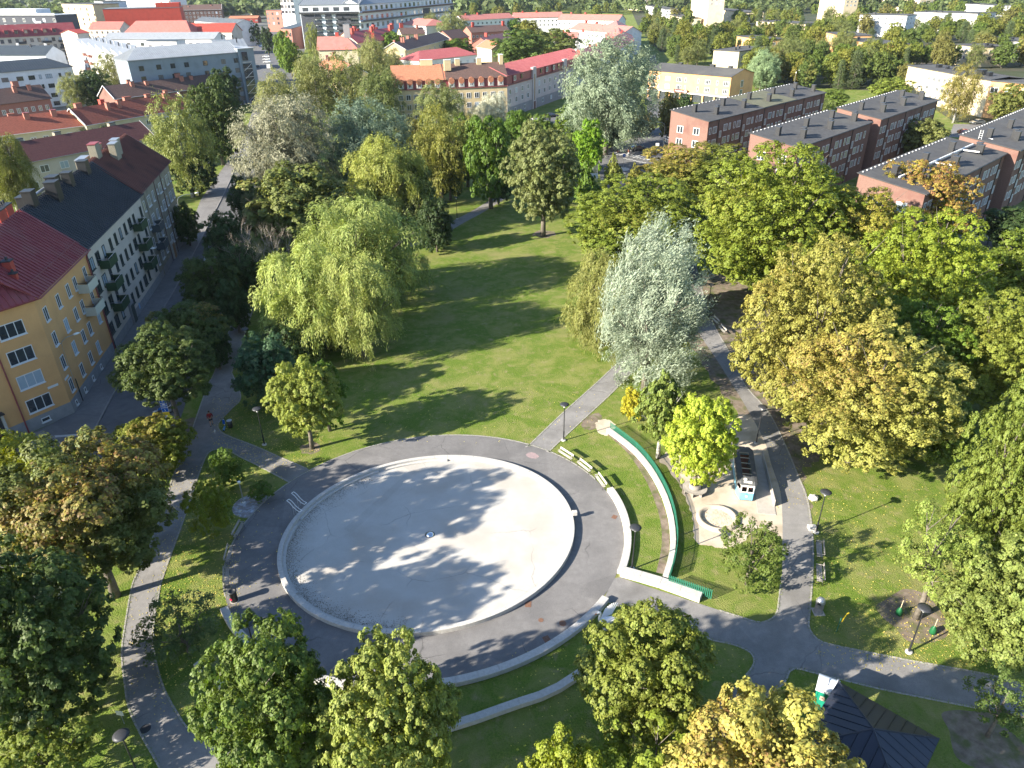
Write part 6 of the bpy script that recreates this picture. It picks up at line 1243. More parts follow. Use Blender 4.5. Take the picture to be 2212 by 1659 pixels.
# --- birches and trees of the middle distance
mids = [(556, 165, 650, 290, 'birch0', BIRCH, 'birch at the street end, left of the large group'), (630, 118, 735, 270, 'birch1', BIRCH, 'tall birch crown below the white parked van'), (700, 128, 800, 270, 'birch0', (0.17, 0.18, 0.06), 'broad birch above the blue green willow'),
        (780, 150, 870, 280, 'birch1', (0.13, 0.15, 0.05), 'darker birch right of the broad birch'), (840, 150, 930, 250, 'birch0', BIRCH, 'birch in front of the orange tiled roof'), (900, 180, 1000, 290, 'birch1', BIRCH, 'birch in front of the dormer windows'),
        (930, 200, 1000, 270, 'silver1', (0.38, 0.38, 0.28), 'pale whitish shrub willow below the dormers'), (1035, 200, 1100, 275, 'silver2', (0.40, 0.40, 0.31), 'pale whitish willow in front of the yellow block'), (660, 56, 692, 130, 'birch0', (0.17, 0.19, 0.05), 'slim birch at the foot of the long white block'),
        (590, 65, 632, 140, 'mid0', (0.115, 0.18, 0.028), 'bright green avenue tree, nearer the camera'), (598, 86, 652, 160, 'mid1', (0.12, 0.19, 0.03), 'yellow green tree beside the avenue van'), (770, 82, 840, 190, 'birch1', BIRCH, 'birch left of the yellow gabled house'),
        (815, 70, 875, 130, 'mid2', GREEN, 'green tree between red roofs and the yellow gabled house'), (825, 110, 870, 175, 'birch0', BIRCH, 'small birch in front of the yellow gabled house'), (915, 28, 950, 90, 'birch1', BIRCH, 'tall birch above the brown tile roof'),
        (945, 30, 1015, 95, 'birch0', BIRCH, 'wide pale birch right of the tall one'), (950, 82, 1022, 125, 'mid0', GREEN, 'leafy tree above the pink hip roof'), (1060, 78, 1190, 130, 'mid1', (0.10, 0.14, 0.035), 'dense green trees crown in the courtyard, left'), (1110, 45, 1175, 110, 'mid2', (0.16, 0.16, 0.035), 'yellowish tree in the courtyard of the crescent'),
        (1150, 60, 1250, 125, 'mid0', (0.10, 0.125, 0.035), 'dark green courtyard tree right of the yellowish one'), (865, 45, 905, 75, 'far0', BIRCH, 'small round tree by the long white block'), (1095, 40, 1130, 70, 'far1', GREEN, 'round green tree in front of the coral roof'),
        # left
        (407, 178, 520, 350, 'broad2', (0.062, 0.088, 0.022), 'large round dark green tree above the street bend'), (326, 225, 462, 420, 'birch0', (0.15, 0.165, 0.05), 'tall birch right of the brown red roof'), (370, 330, 470, 420, 'mid1', DARK, 'shaded tree under the birch by the street'),
        (-40, 300, 68, 470, 'weep1', (0.15, 0.17, 0.045), 'green hanging birch at the left edge between the roofs'), (168, 262, 262, 330, 'birch1', (0.15, 0.17, 0.05), 'birch top between the cream row houses'), (205, 122, 290, 215, 'birch0', BIRCH, 'birch left of the grey blue block'),
        (132, 160, 190, 240, 'birch1', BIRCH, 'birch beside the white rendered block'), (165, 150, 240, 235, 'mid2', DARK, 'dark tree between two birches'), (300, 125, 372, 195, 'birch0', (0.16, 0.175, 0.055), 'birch in front of the grey blue block, left'), (370, 125, 412, 190, 'birch1', (0.16, 0.175, 0.055), 'slim birch in front of the grey blue block, middle'),
        (433, 110, 510, 190, 'mid0', (0.15, 0.16, 0.035), 'olive tree in front of the grey blue block, right'), (455, 150, 520, 240, 'mid1', DARK, 'dark lower tree beside the glazed stair tower'), (244, 208, 330, 240, 'mid2', LIME, 'light green tree top over the orange red roof'), (0, 180, 20, 220, 'mid0', DARK, 'dark tree at the left edge behind the salmon house'),
        (370, 440, 430, 530, 'mid1', (0.06, 0.09, 0.025), 'round bush at the corner of the beige brick house'), (535, 50, 565, 95, 'far0', DARK, 'dark round tree by the low red wooden building'), (560, 60, 592, 115, 'far1', DARK, 'dark avenue tree in the middle of the road'),
        # right of the poplar
        (1420, 200, 1470, 300, 'mid2', (0.14, 0.14, 0.045), 'brownish bush in front of the shop building'), (1300, 235, 1400, 290, 'mid0', (0.085, 0.10, 0.04), 'dark bushes below the poplar'), (1370, 245, 1420, 290, 'mid1', (0.15, 0.13, 0.05), 'brown green bush left of the road'), (1455, 205, 1500, 255, 'mid1', DARK, 'dark shrub under the shop sign'),
        (1790, 255, 1860, 300, 'mid0', MID, 'rounded tree between the brick slabs, left part'), (1820, 270, 1900, 290, 'mid1', MID, 'low bush between the brick slabs'), (1945, 255, 2045, 345, 'mid2', (0.15, 0.165, 0.05), 'soft olive tree in the yard of the stepped brick slab'), (2035, 150, 2115, 260, 'birch0', (0.19, 0.17, 0.05), 'birch in front of the sunlit peach wall'),
        (2140, 185, 2230, 270, 'mid1', (0.14, 0.15, 0.04), 'tree at the right edge before the peach block'), (1725, 205, 1800, 260, 'birch1', (0.15, 0.18, 0.055), 'birch above the first brick slab roof'), (1775, 190, 1830, 235, 'mid0', MID, 'green tree behind the first brick slab'), (1880, 170, 1970, 215, 'mid2', (0.15, 0.18, 0.035), 'yellow green tree left of the peach block'),
        (1615, 112, 1680, 190, 'silver1', (0.24, 0.32, 0.17), 'pale green tree beside the small yellow block'), (1530, 430, 1640, 500, 'mid0', DARK, 'shaded tree in the middle of the golden maples')]
for i, (x0, y0, x1, y1, k, c_, lab) in enumerate(mids):
    nm = 'birch_tree' if 'birch' in lab else ('bush' if 'bush' in lab or 'shrub' in lab else 'tree')
    T(x0, y0, x1, y1, k, c_, .15 if k[0] in 'mf' else 0, lab, name=nm, cat='bush' if nm == 'bush' else 'tree', bark='birch_bark' if nm == 'birch_tree' else 'bark', clear=.05)
# --- wooded slope, avenue and far trees, one by one, denser with distance
fp = []
for b in [o for o in C.objects if o.parent is None and o.type == 'EMPTY' and o.name.split('.')[0] == 'apartment_house']:
    xs = [v.co for ch in b.children if ch.name.split('.')[0] == 'wall' for v in ch.data.vertices]
    if xs: fp.append((b.matrix_basis.inverted(), min(v.x for v in xs) - 3, max(v.x for v in xs) + 3, min(v.y for v in xs) - 3, max(v.y for v in xs) + 3))
def free(x, y, r=4):
    for mi, x0, x1, y0, y1 in fp:
        q = mi @ Vector((x, y, 0))
        if x0 - r * .3 < q.x < x1 + r * .3 and y0 - r * .3 < q.y < y1 + r * .3: return False
    return True
rs = random.Random(21)
HB = []
for b in [o for o in C.objects if o.parent is None and o.name.split('.')[0] == 'apartment_house']:
    ws = [ch for ch in b.children if ch.name.split('.')[0] == 'wall']
    if not ws: continue
    vs_ = ws[0].data.vertices; c_ = b.matrix_basis @ Vector((sum(v.co.x for v in vs_) / len(vs_), sum(v.co.y for v in vs_) / len(vs_), 5)); t_ = b['label']
    for cut in (' with ', ',', ' behind ', ' on the ', ' among ', ' near '): t_ = t_.split(cut)[0]
    HB.append((c_, ' '.join(t_.split()[:6])))
USED = {}
TONE = {MID: 'mid green', OLIVE: 'olive', (0.14, 0.165, 0.032): 'yellow green', (0.095, 0.13, 0.032): 'dark green', (0.165, 0.175, 0.035): 'pale yellow green', (0.13, 0.15, 0.03): 'dull green'}
def where_label(adj, p, h, r):
    sx, sy, sd = px((p.x, p.y, 5)); c_, nm = min(HB, key=lambda q: (q[0].x - p.x) ** 2 + (q[0].y - p.y) ** 2); hx, hy, hd = px(c_)
    rel = ('just left of' if sx < hx - 14 else 'just right of' if sx > hx + 14 else 'behind' if p.y > c_.y else 'in front of'); sz = 'low' if h < 11 else 'tall' if h > 13.3 else 'medium'
    wd = 'slim' if r < h * .385 else 'broad' if r > h * .44 else 'round'
    lab_ = '%s %s %s tree %s the %s' % (sz, wd, adj, rel, nm); 
    return ' '.join(lab_.split()[:16])
    return '%s %s %s tree %s the %s' % (sz, wd, adj, rel, nm) if len((sz + wd + adj + rel + nm).split()) else ''
zones = [
    ((1385, 30, 1560, 112), 44, 'leafy tree on the near left of the wooded slope', 'trees on the wooded slope, left'),
    ((1560, 30, 1720, 112), 40, 'leafy tree between the orange blocks of the wooded slope', 'trees on the wooded slope, middle'),
    ((1720, 26, 1950, 115), 44, 'leafy tree below the white block on the hill', 'trees on the wooded slope, right'),
    ((1950, 26, 2230, 90), 40, 'leafy tree around the broad white block on the hill', 'trees on the wooded slope, far right'),
    ((1440, 100, 1640, 150), 14, 'leafy tree between the shop building and the slope', 'trees behind the shop building'),
    ((1620, 112, 1960, 195), 50, 'leafy tree in the band behind the first brick slab', 'trees behind the brick slabs'),
    ((1960, 85, 2260, 150), 30, 'leafy tree behind the peach block', 'trees behind the peach block'),
    ((880, 26, 1400, 40), 30, 'small leafy tree at the edge of the dark wood above the coral roofs', 'trees above the coral roofs')]
for (x0, y0, x1, y1), n, lab, grp in zones:
    placed = []; tries = 0
    while len(placed) < n and tries < n * 12:
        tries += 1; x = rs.uniform(x0, x1); y = y0 + (y1 - y0) * rs.random() ** .8; p = P(x, y)
        hh = rs.uniform(9.5, 15); r = hh * rs.uniform(.34, .48)
        if not free(p.x, p.y, r): continue
        if any(math.hypot(p.x - a, p.y - b) < (r + c_) * .55 for a, b, c_ in placed): continue
        placed.append((p.x, p.y, r)); k = rs.random()
        if k < .18: kd, col = 'pine%d' % rs.randrange(2), PINE
        elif k < .30 and y > 40: kd, col = 'birch%d' % rs.randrange(2), (0.15, 0.165, 0.055)
        else: kd, col = ('mid%d' % rs.randrange(3) if y > 75 else 'far%d' % rs.randrange(4)), rs.choice([MID, OLIVE, (0.14, 0.165, 0.032), (0.095, 0.13, 0.032), (0.165, 0.175, 0.035), (0.13, 0.15, 0.03)])
        au = rs.choice([0, .1, .3, .5]); a = (hh * .5); adj = 'pine' if kd[0] == 'p' else 'birch' if kd[0] == 'b' else ('olive' if col == OLIVE else 'green')
        tree_at(p.x, p.y, r * (.7 if kd[0] == 'p' else 1), a, a * 1.08, kd, col, au, where_label((adj if adj in ('pine', 'birch') else TONE.get(col, adj)) + (' yellowing' if au == .3 else ' autumn tinted' if au == .5 else ''), p, hh, r), name={'pine': 'pine_tree', 'birch': 'birch_tree'}.get(adj, 'tree'), group=grp, bark='bark', trunk=y > 60)
# shaded undergrowth along the west side of the meadow and far wood masses
def wood(pxs, n, lab, seed, col, hr=(10, 15), depth=None):
    """a far wood that reads as one mass: crowns merged in one object"""
    rng = np.random.default_rng(seed); cs = []; nm = 60
    for (x, y, r, a) in pxs:
        u = unit(nm, rng); u[:, 2] = np.abs(u[:, 2]) * 1.1 - .25; rad = rng.uniform(.8, 1.08, (nm, 1)) * (1 + .12 * np.sin(u @ (rng.normal(size=3) * 5)))[:, None]
        cs.append((np.array([x, y, a]) + u * rad * np.array([r, r, a]), u, np.full(nm, r * .33), np.full(nm, rng.uniform(.1, .9))))
    c = np.vstack([k[0] for k in cs]); u = np.vstack([k[1] for k in cs]); s_ = np.concatenate([k[2] for k in cs]); b = np.concatenate([k[3] for k in cs])
    var = np.stack([b * .6 + rng.uniform(0, .4, len(c)), rng.uniform(0, .6, len(c)), rng.uniform(0, 1, len(c))], 1)
    me = leaf_mesh('far_wood', c, u + rng.normal(size=u.shape) * .5 + np.array([0, 0, .4]), rng.normal(size=c.shape), s_, s_ * .8, var)
    o = link('far_wood', me); o.color = (*col, .1); tag(o, lab, 'wood', kind='stuff'); return o
pts = []; rw = random.Random(4)
for i in range(2600):
    dist = 1050 + 2300 * rw.random() ** 1.3; ang = rw.uniform(-.80, .80); x, y = dist * math.sin(ang), dist * math.cos(ang)
    hh = rw.uniform(11, 17) * (1 + dist / 4000); pts.append((x, y, hh * .62, hh / 2))
for (x0, y0, x1, y1, n) in ((1370, 2, 2300, 32, 330), (900, 0, 1400, 30, 240), (480, 0, 620, 36, 60), (-60, -10, 500, 4, 80)):
    for i in range(n):
        p = P(rw.uniform(x0, x1), y0 + (y1 - y0) * rw.random() ** .8); hh = rw.uniform(9, 14)
        if free(p.x, p.y, 5): pts.append((p.x, p.y, hh * .5, hh / 2))
wood(pts, 0, 'hazy green wood covering the land up to the top edge', 6, (0.085, 0.110, 0.040))
# ------------------------------------------------------------------ things in the park and streets
def gp(x, y, z=0): p = P(x, y, z); return Vector((p.x, p.y, 0))
def skin_mesh(name, pts, ed, rads):
    me = bpy.data.meshes.new(name); bm = bmesh.new(); ly = bm.verts.layers.skin.verify(); vs = [bm.verts.new(p) for p in pts]
    for a, b in ed: bm.edges.new((vs[a], vs[b]))
    for i, (v, r_) in enumerate(zip(vs, rads)): v[ly].radius = r_ if isinstance(r_, tuple) else (r_, r_); v[ly].use_root = i == 0
    bm.to_mesh(me); bm.free(); return me
# park lamp: pole, collar, disc shade
def park_lamp(h=4.4):
    o = empty('park_lamp')
    MB().lathe([(0, 0), (.24, 0), (.24, .10), (.12, .14), (0, .14)], 14).build('foot', M['stone'], o)
    MB().lathe([(.075, .1), (.075, 1.1), (.05, 1.2), (.045, h - .5), (.03, h - .3), (0, h - .3)], 10).build('pole', M['black'], o, smooth=True)
    MB().lathe([(0, h - .42), (.09, h - .42), (.13, h - .25), (.10, h - .06), (0, h - .06)], 12).build('lantern', M['lamp_glass'], o, smooth=True)
    MB().lathe([(.05, h - .09), (.46, h - .05), (.47, h - .03), (.30, h + .03), (.08, h + .07), (0, h + .07)], 24).build('lamp_shade', M['dark'], o, smooth=True)
    return o
LP = [((1217.5, 951.5), 'black park lamp at the edge of the path north east of the plaza'), ((1365, 1229.5), 'black park lamp between the sitting wall and the curved green fence'),
      ((1762.7, 1150.5), 'black park lamp by the path on the sunny lawn, next to a boulder'), ((1962.7, 1409), 'black park lamp beside the young tree with watering bags'),
      ((1633.5, 957.5), 'black park lamp behind the little tram'), ((1528.5, 677), 'black park lamp at the two benches under the avenue trees'), ((987.5, 473), 'black park lamp by the far path across the meadow')]
l0 = park_lamp(); l0.location = gp(*LP[0][0]); tag(l0, LP[0][1], 'lamp', 'park lamps')
for (q, lab) in LP[1:]: dup(l0, gp(*q), 0, lab)
for (x, y, lab) in ((261, 1587, 'black park lamp in shade in the lower left corner'), (554.5, 882.5, 'black park lamp beside the half yellow tree'), (529, 711, 'black park lamp on the long path left of the willows'), (534, 1344, 'black park lamp standing behind the left granite wall of the plaza')):
    dup(l0, gp(x, y, 4.4), 0, lab)
dup(l0, gp(*W(0, 3, 1165, 1640), 4.4) if False else gp(2130, 536), 0, 'lamp with pale round top by the brick houses at the right edge', scale=(1, 1, 1.25))
# taller street lamps with a curved arm
def street_lamp(h, reach):
    o = empty('street_lamp'); MB().lathe([(.11, 0), (.10, .9), (.06, 1.0), (.05, h - 1)], 10).build('pole', M['steel'], o)
    q = [(0, 0, h - 1), (reach * .08, 0, h - .35), (reach * .35, 0, h - .02), (reach * .8, 0, h)]
    MB().tube(q, .04, 6).build('arm', M['steel'], o)
    hd = MB(); hd.lathe([(0, -.10), (.16, -.05), (.20, .03), (.12, .12), (0, .15)], 12); hm = hd.mesh('lamp_head', [M['white_paint']], True); link('lamp_head', hm, o, (reach, 0, h), None, (2.0, 1, 1)); return o
for (b, hd, lab) in (((176, 869), (165, 721), 'tall street lamp in front of the yellow corner house'), ((317.5, 642), (330, 536.5), 'tall street lamp in front of the cream house with green balconies'), ((400, 505), (425, 417), 'tall street lamp beyond the beige brick house'),
                     ((1342, 310), (1352, 243.7), 'tall street lamp on the far side of the road crossing'), ((1431, 332.5), (1421, 264.5), 'tall street lamp by the low white shop annex'), ((1713, 196), (1726.6, 152), 'tall street lamp behind the first brick slab')):
    p0 = gp(*b); best = None
    for hz in np.arange(5, 11, .25):
        q = P(*hd, hz); dd = math.hypot(q.x - p0.x, q.y - p0.y)
        if best is None or abs(dd - 1.8) < best[0]: best = (abs(dd - 1.8), hz, q, dd)
    _, hz, q, dd = best; o = street_lamp(hz, max(dd, .9)); o.location = p0; o.rotation_euler = (0, 0, math.atan2(q.y - p0.y, q.x - p0.x)); tag(o, lab, 'street lamp', 'street lamps')
# benches: two seat boards, one back board, steel frames with arm rests
def bench(m, L=1.9, boards=3):
    o = empty('park_bench')
    for i in range(boards): MB().box(-L / 2, L / 2, .02 + i * .15, .02 + i * .15 + .13, .42, .455).build('seat_board', M[m], o, bevel=.006)
    Mx = Matrix.Translation((0, .02 + boards * .15 + .04, .62)) @ Matrix.Rotation(R(-12), 4, 'X')
    MB().box(-L / 2, L / 2, 0, .035, 0, .22, Mx).build('back_board', M[m], o)
    for s_ in (-1, 1):
        x = s_ * (L / 2 - .12); f = MB(); yb = .02 + boards * .15
        f.tube([(x, .05, 0), (x, .05, .41), (x, yb, .41), (x, yb + .10, .86)], .022, 5); f.tube([(x, yb, .41), (x, yb + .05, 0)], .022, 5); f.build('leg_frame', M['dark'], o)
        MB().box(x - .035, x + .035, -.02, yb + .03, .62, .65).build('arm_rest', M[m], o); MB().tube([(x, .03, .42), (x, .03, .62)], .018, 5).build('arm_post', M['dark'], o)
    return o
def place_bench(o, a, b, lab=None, group=None, first=False):
    """a, b: the two front foot ends on the ground; the seat opens to the right hand side of a->b"""
    A_, B_ = gp(*a), gp(*b); c_ = (A_ + B_) / 2; rz = math.atan2((B_ - A_).y, (B_ - A_).x)
    if first: o.location = c_; o.rotation_euler = (0, 0, rz); tag(o, lab, 'bench', group); return o
    return dup(o, c_, rz, lab, group)
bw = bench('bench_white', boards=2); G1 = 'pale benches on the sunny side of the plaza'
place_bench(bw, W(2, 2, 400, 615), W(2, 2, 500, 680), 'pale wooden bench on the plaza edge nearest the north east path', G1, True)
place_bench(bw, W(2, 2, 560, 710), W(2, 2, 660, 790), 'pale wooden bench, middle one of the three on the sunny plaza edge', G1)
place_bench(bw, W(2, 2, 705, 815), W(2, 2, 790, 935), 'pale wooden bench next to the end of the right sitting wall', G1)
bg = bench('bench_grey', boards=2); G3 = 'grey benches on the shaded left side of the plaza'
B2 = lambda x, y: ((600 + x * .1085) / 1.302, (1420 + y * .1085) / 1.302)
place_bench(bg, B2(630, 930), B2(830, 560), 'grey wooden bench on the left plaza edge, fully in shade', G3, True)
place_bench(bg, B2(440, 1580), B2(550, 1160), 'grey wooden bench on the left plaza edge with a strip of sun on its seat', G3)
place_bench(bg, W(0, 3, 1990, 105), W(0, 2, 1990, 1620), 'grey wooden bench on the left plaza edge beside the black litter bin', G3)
b3 = bench('bench_grey', boards=3); G4 = 'weathered benches by the path on the sunny lawn'
place_bench(b3, W(3, 2, 405, 1385), W(3, 2, 412, 1530), 'weathered bench by the sunny lawn, the one nearer the park lamp', G4, True)
place_bench(b3, W(3, 2, 405, 1595), W(3, 3, 412, 80), 'weathered bench by the sunny lawn, the one nearer the grey litter bin', G4)
G5 = 'benches under the avenue trees'
place_bench(bw, W(2, 1, 1715, 1110), W(2, 1, 1765, 1160), 'bench under the dark avenue trees nearest the dark bin', G5)
place_bench(bw, W(2, 1, 1775, 1185), W(2, 1, 1825, 1240), 'bench under the dark avenue trees, lower one of two', G5)
# green picket fence on the granite wall
fw = spline(G2([W(2, 2, 815, 385), W(2, 2, 930, 470), W(2, 2, 1040, 560), W(2, 2, 1130, 660), W(2, 2, 1210, 775), W(2, 2, 1290, 930), W(2, 2, 1335, 1060), W(2, 2, 1360, 1180), W(2, 2, 1372, 1330), W(2, 2, 1355, 1480), W(2, 2, 1300, 1660)], .45), 6)
o = empty('curved_wall', (fw[0].x, fw[0].y, 0)); tag(o, 'long curved pale granite wall in front of the green picket fence', 'wall', 'granite walls around the plaza'); line_stones(o, fw, .45, 0, .42, 1.5)
sw3 = G2([W(2, 3, 930, 8), W(2, 3, 1100, 55), W(2, 3, 1283, 110), W(2, 3, 1500, 190), W(2, 3, 1735, 278)])
o = empty('sitting_wall', (sw3[0].x, sw3[0].y, 0)); tag(o, 'straight granite wall along the path, ending below the green fence', 'wall', 'granite walls around the plaza'); line_stones(o, sw3, .85, 0, .45, 1.6)
def picket_fence(line, lab, h=1.05, z0=0.0, pitch=.145):
    o = empty('picket_fence', (line[0].x, line[0].y, 0)); tag(o, lab, 'fence', 'green picket fences'); org = line[0]
    pk = MB().box(-.035, .035, -.012, .012, .06, h).mesh('picket', [M['fence_green']]); rp = resample(line, pitch); n = 0; rest = MB()
    for a, b in zip(rp[:-1], rp[1:]):
        an = math.atan2((b - a).y, (b - a).x); n += 1
        if n <= 260: link('picket', pk, o, (a.x - org.x, a.y - org.y, z0), (0, 0, an))
        else: rest.box(-.035, .035, -.012, .012, .06, h, Matrix.Translation((a.x - org.x, a.y - org.y, z0)) @ Matrix.Rotation(an, 4, 'Z'))
    if rest.f: r_ = rest.build('pickets', M['fence_green'], o); r_['kind'] = 'stuff'
    for z in (.22, h - .16): MB().tube([(p.x - org.x, p.y - org.y, z0 + z) for p in offs(resample(line, .6), -.03)], .022, 4).build('rail', M['fence_green'], o)
    for p in resample(line, 2.2): MB().box(-.03, .03, -.03, .03, 0, h).build('post', M['fence_green'], o, loc=(p.x - org.x, p.y - org.y, z0))
    return o
fl = offs(fw, .55); picket_fence(fl, 'long curved green picket fence between the grass and the sandy play ground')
q = G2([W(2, 3, 1352, 78), W(2, 3, 1745, 215)]); picket_fence(q, 'short straight green picket fence at the end of the granite wall by the path')
# small tram with open sides
def tram():
    a, b = gp(*(x_ / 1.302 for x_ in (1900 + 1240 * .1447, 1230 + 1232 * .1447))), gp(*(x_ / 1.302 for x_ in (1900 + 1480 * .1447, 1230 + 1250 * .1447)))
    c_ = (a + b) / 2; fr = P((1900 + 1310 * .1447) / 1.302, (1230 + 150 * .1447) / 1.302, 1.9); ax = Vector((fr.x - c_.x, fr.y - c_.y)); L = ax.length; rz = math.atan2(ax.y, ax.x) - PI / 2
    o = empty('small_tram', c_, rz); tag(o, 'light blue and white climbing tram with slatted roof opening on the play ground', 'tram')
    w_, fw_ = .85, .56; n = 1.0   # half width, half width at the nose, nose length
    pl = [(-fw_, 0), (fw_, 0), (w_, n), (w_, L - n), (fw_, L), (-fw_, L), (-w_, L - n), (-w_, n)]
    bd = MB()
    for i in range(8):
        p, q = pl[i], pl[(i + 1) % 8]; d = Vector((q[0] - p[0], q[1] - p[1])); nn = Vector((d.y, -d.x)).normalized() * .04
        bd.prism([p, q, (q[0] - nn.x, q[1] - nn.y), (p[0] - nn.x, p[1] - nn.y)], .12, .95)
    bd.build('lower_body', M['tram_blue'], o); MB().prism([(x * .98, y) for x, y in pl], .10, .16).build('floor', M['tram_roof'], o)
    hi = MB()
    for i in range(8):
        p, q = Vector(pl[i]), Vector(pl[(i + 1) % 8]); d = (q - p); l_ = d.length; d.normalize(); nn = Vector((d.y, -d.x)) * .05; k = {0: 2, 4: 2, 2: 6, 6: 6}.get(i, 1)
        for j in range(k + 1):
            c2 = p + d * (l_ * j / k); e = .05
            hi.prism([tuple(c2 - d * e), tuple(c2 + d * e), tuple(c2 + d * e - nn), tuple(c2 - d * e - nn)], .95, 1.72)
        hi.prism([tuple(p), tuple(q), tuple(q - nn), tuple(p - nn)], 1.58, 1.74); hi.prism([tuple(p), tuple(q), tuple(q - nn), tuple(p - nn)], .94, 1.03)
    hi.build('window_frames', M['tram_white'], o)
    rf = MB(); k = 8
    for s_ in (-1, 1):
        seg = [(.92, 1.72), (.84, 1.83), (.60, 1.90), (.40, 1.93)]
        for (xa, za), (xb, zb) in zip(seg[:-1], seg[1:]):
            f = [(s_ * xa, n * .5, za), (s_ * xb, n * .5, zb), (s_ * xb, L - n * .5, zb), (s_ * xa, L - n * .5, za)]; rf.face(f if s_ < 0 else f[::-1]); rf.face([(p[0], p[1], p[2] - .03) for p in (f[::-1] if s_ < 0 else f)])
    for y0, y1, yy in ((n * .5, .02, 1), (L - n * .5, L - .02, -1)):
        f = [(-.92, y0, 1.72), (-.6, y0, 1.90), (.6, y0, 1.90), (.92, y0, 1.72), (.60, y1, 1.73), (-.60, y1, 1.73)]; rf.face(f); rf.face(f[::-1])
    rf.box(-.4, .4, n * .5, n + .35, 1.89, 1.93); rf.box(-.4, .4, L - n - .3, L - n * .5, 1.89, 1.93); rf.build('roof', M['tram_roof'], o)
    sl = MB().box(-.02, .02, n + .35, L - n - .3, 1.88, 1.93).mesh('roof_slat', [M['black']])
    for i in range(7): link('roof_slat', sl, o, (-.33 + .11 * i, 0, 0))
    for i in range(5): y = n + .5 + i * (L - 2 * n - .6) / 4.4; MB().box(-.42, .42, y, y + .09, 1.93, 1.965).build('roof_bar', M['steel'], o)
    MB().box(-.6, .6, n + .4, L - n - .4, .3, .34).build('inside_seat', M['tram_red'], o); MB().box(-.5, .5, L - n - .3, L - n - .2, .2, 1.6).build('inside_wall', M['tram_red'], o)
    MB().box(-.36, .36, .30, .50, 1.82, 1.92).build('destination_box', M['tram_white'], o)
    MB().tube([(-.22, .66, 1.95), (-.22, .66, 2.0)], .17, 14).build('roof_disc', M['tram_white'], o)
    hl = MB().tube([(0, -.06, .58), (0, 0, .58)], .10, 14).build('headlight', M['white_paint'], o); MB().tube([(0, -.02, .58), (0, -.001, .58)], .13, 14).build('rim', M['steel'], hl)
    text_part('number_text', '2', .26, o, (0, -.012, .72), 'black')
    for s_ in (-1, 1):
        for y in (1.4, L - 1.4): MB().tube([(s_ * .72, y, .16), (s_ * .60, y, .16)], .16, 12).build('wheel', M['black'], o)
tram()
# low dark ramp wall beside the tram
rwl = G2([(1646, 986), (1654, 1010), (1667, 1062), (1677.5, 1113)]); a_, b_ = rwl[0], rwl[-1]; o = empty('low_wall', (a_.x, a_.y, 0)); tag(o, 'long low concrete wall casting a dark shadow, right of the little tram', 'wall'); 
line_stones(o, [a_, b_], -.10, 0, .75, 2.0, M['pave'])
# sand pit ring
sc_ = gp(1549, 1121); o = empty('sand_pit', sc_); tag(o, 'round sand pit with a wide sandy coloured rim', 'sand pit')
ra, rb = 1.75, 1.35
ring = MB()
MB().lathe([(ra + .1, 0), (ra, .26), (ra - .12, .30), (rb + .05, .26), (rb, .05), (rb - .1, .0)], 40).build('rim', M['sand'], o, smooth=True)
MB().lathe([(0, .10), (.5, .09), (1.0, .06), (rb, .04)], 30).build('sand', M['playsand'], o, smooth=True)
rs2 = random.Random(9); toy = MB()
for i in range(60): a = rs2.uniform(0, 6.28); d = rb * .9 * rs2.random() ** .5; toy.box(-.03, .05, -.02, .02, 0, .03, Matrix.Translation((d * math.cos(a), d * math.sin(a), .08)) @ Matrix.Rotation(rs2.uniform(0, 6), 4, 'Z'))
tt = toy.build('wood_chips', M['pale_wood'], o); tt['kind'] = 'stuff'
# round slatted bench round the yellow tree
rc = gp(1500, 1061); o = empty('round_bench', rc); tag(o, 'round slatted wooden bench around the trunk of the bright yellow tree', 'bench')
slt = MB().box(.55, 1.12, -.035, .035, .40, .435).mesh('seat_slat', [M['bench_grey']])
for i in range(64): 
    if not 2 < i < 9: link('seat_slat', slt, o, (0, 0, 0), (0, 0, 2 * PI * i / 64))
bks = MB().box(.52, .55, -.028, .028, .42, .95).mesh('back_slat', [M['bench_grey']])
for i in range(48): link('back_slat', bks, o, (0, 0, 0), (0, 0, 2 * PI * i / 48))
for i in range(8): MB().box(.5, 1.1, -.03, .03, 0, .40).build('leg', M['bench_grey'], o, rot=(0, 0, 2 * PI * (i + .5) / 8))
MB().box(1.15, 1.9, -.12, .12, .38, .42).build('plank', M['bench_grey'], o, rot=(0, 0, .45))
# litter bins
o = empty('litter_bin', gp(1767, 1322)); tag(o, 'grey domed litter bin where the sunny path meets the junction', 'litter bin', 'litter bins')
MB().lathe([(0, 0), (.36, 0), (.36, .06), (.30, .08), (.31, .95), (.34, .98), (.34, 1.04), (.30, 1.06)], 20).build('body', M['kerb'], o, smooth=True); MB().lathe([(.33, 1.05), (.32, 1.2), (.24, 1.36), (.10, 1.44), (0, 1.45)], 20).build('dome', M['steel'], o, smooth=True); MB().box(-.12, .12, -.34, -.30, .98, 1.12).build('opening', M['black'], o, rot=(0, 0, -.7)); MB().box(-.4, .4, -.4, .4, 0, .05).build('base_slab', M['pave'], o)
o = empty('litter_bin', gp(507, 1298)); tag(o, 'black round litter bin with a red sticker at the left plaza edge', 'litter bin', 'litter bins')
MB().lathe([(0, 0), (.27, 0), (.29, .95), (.33, .96), (.33, 1.04), (.22, 1.05), (.20, .98), (0, .98)], 20).build('body', M['black'], o, smooth=True); MB().lathe([(.34, 0.0), (.34, .05), (0, .05)], 16).build('foot', M['pave'], o); st = MB().tube([(-.12, -.285, .42), (-.125, -.30, .42)], .11, 12).build('sticker', mat('sticker_red', (.45, .01, .05), .5), o)
o = empty('litter_bin', gp(*W(2, 1, 1690, 1085))); tag(o, 'dark litter bin at the foot of the lamp under the avenue trees', 'litter bin', 'litter bins')
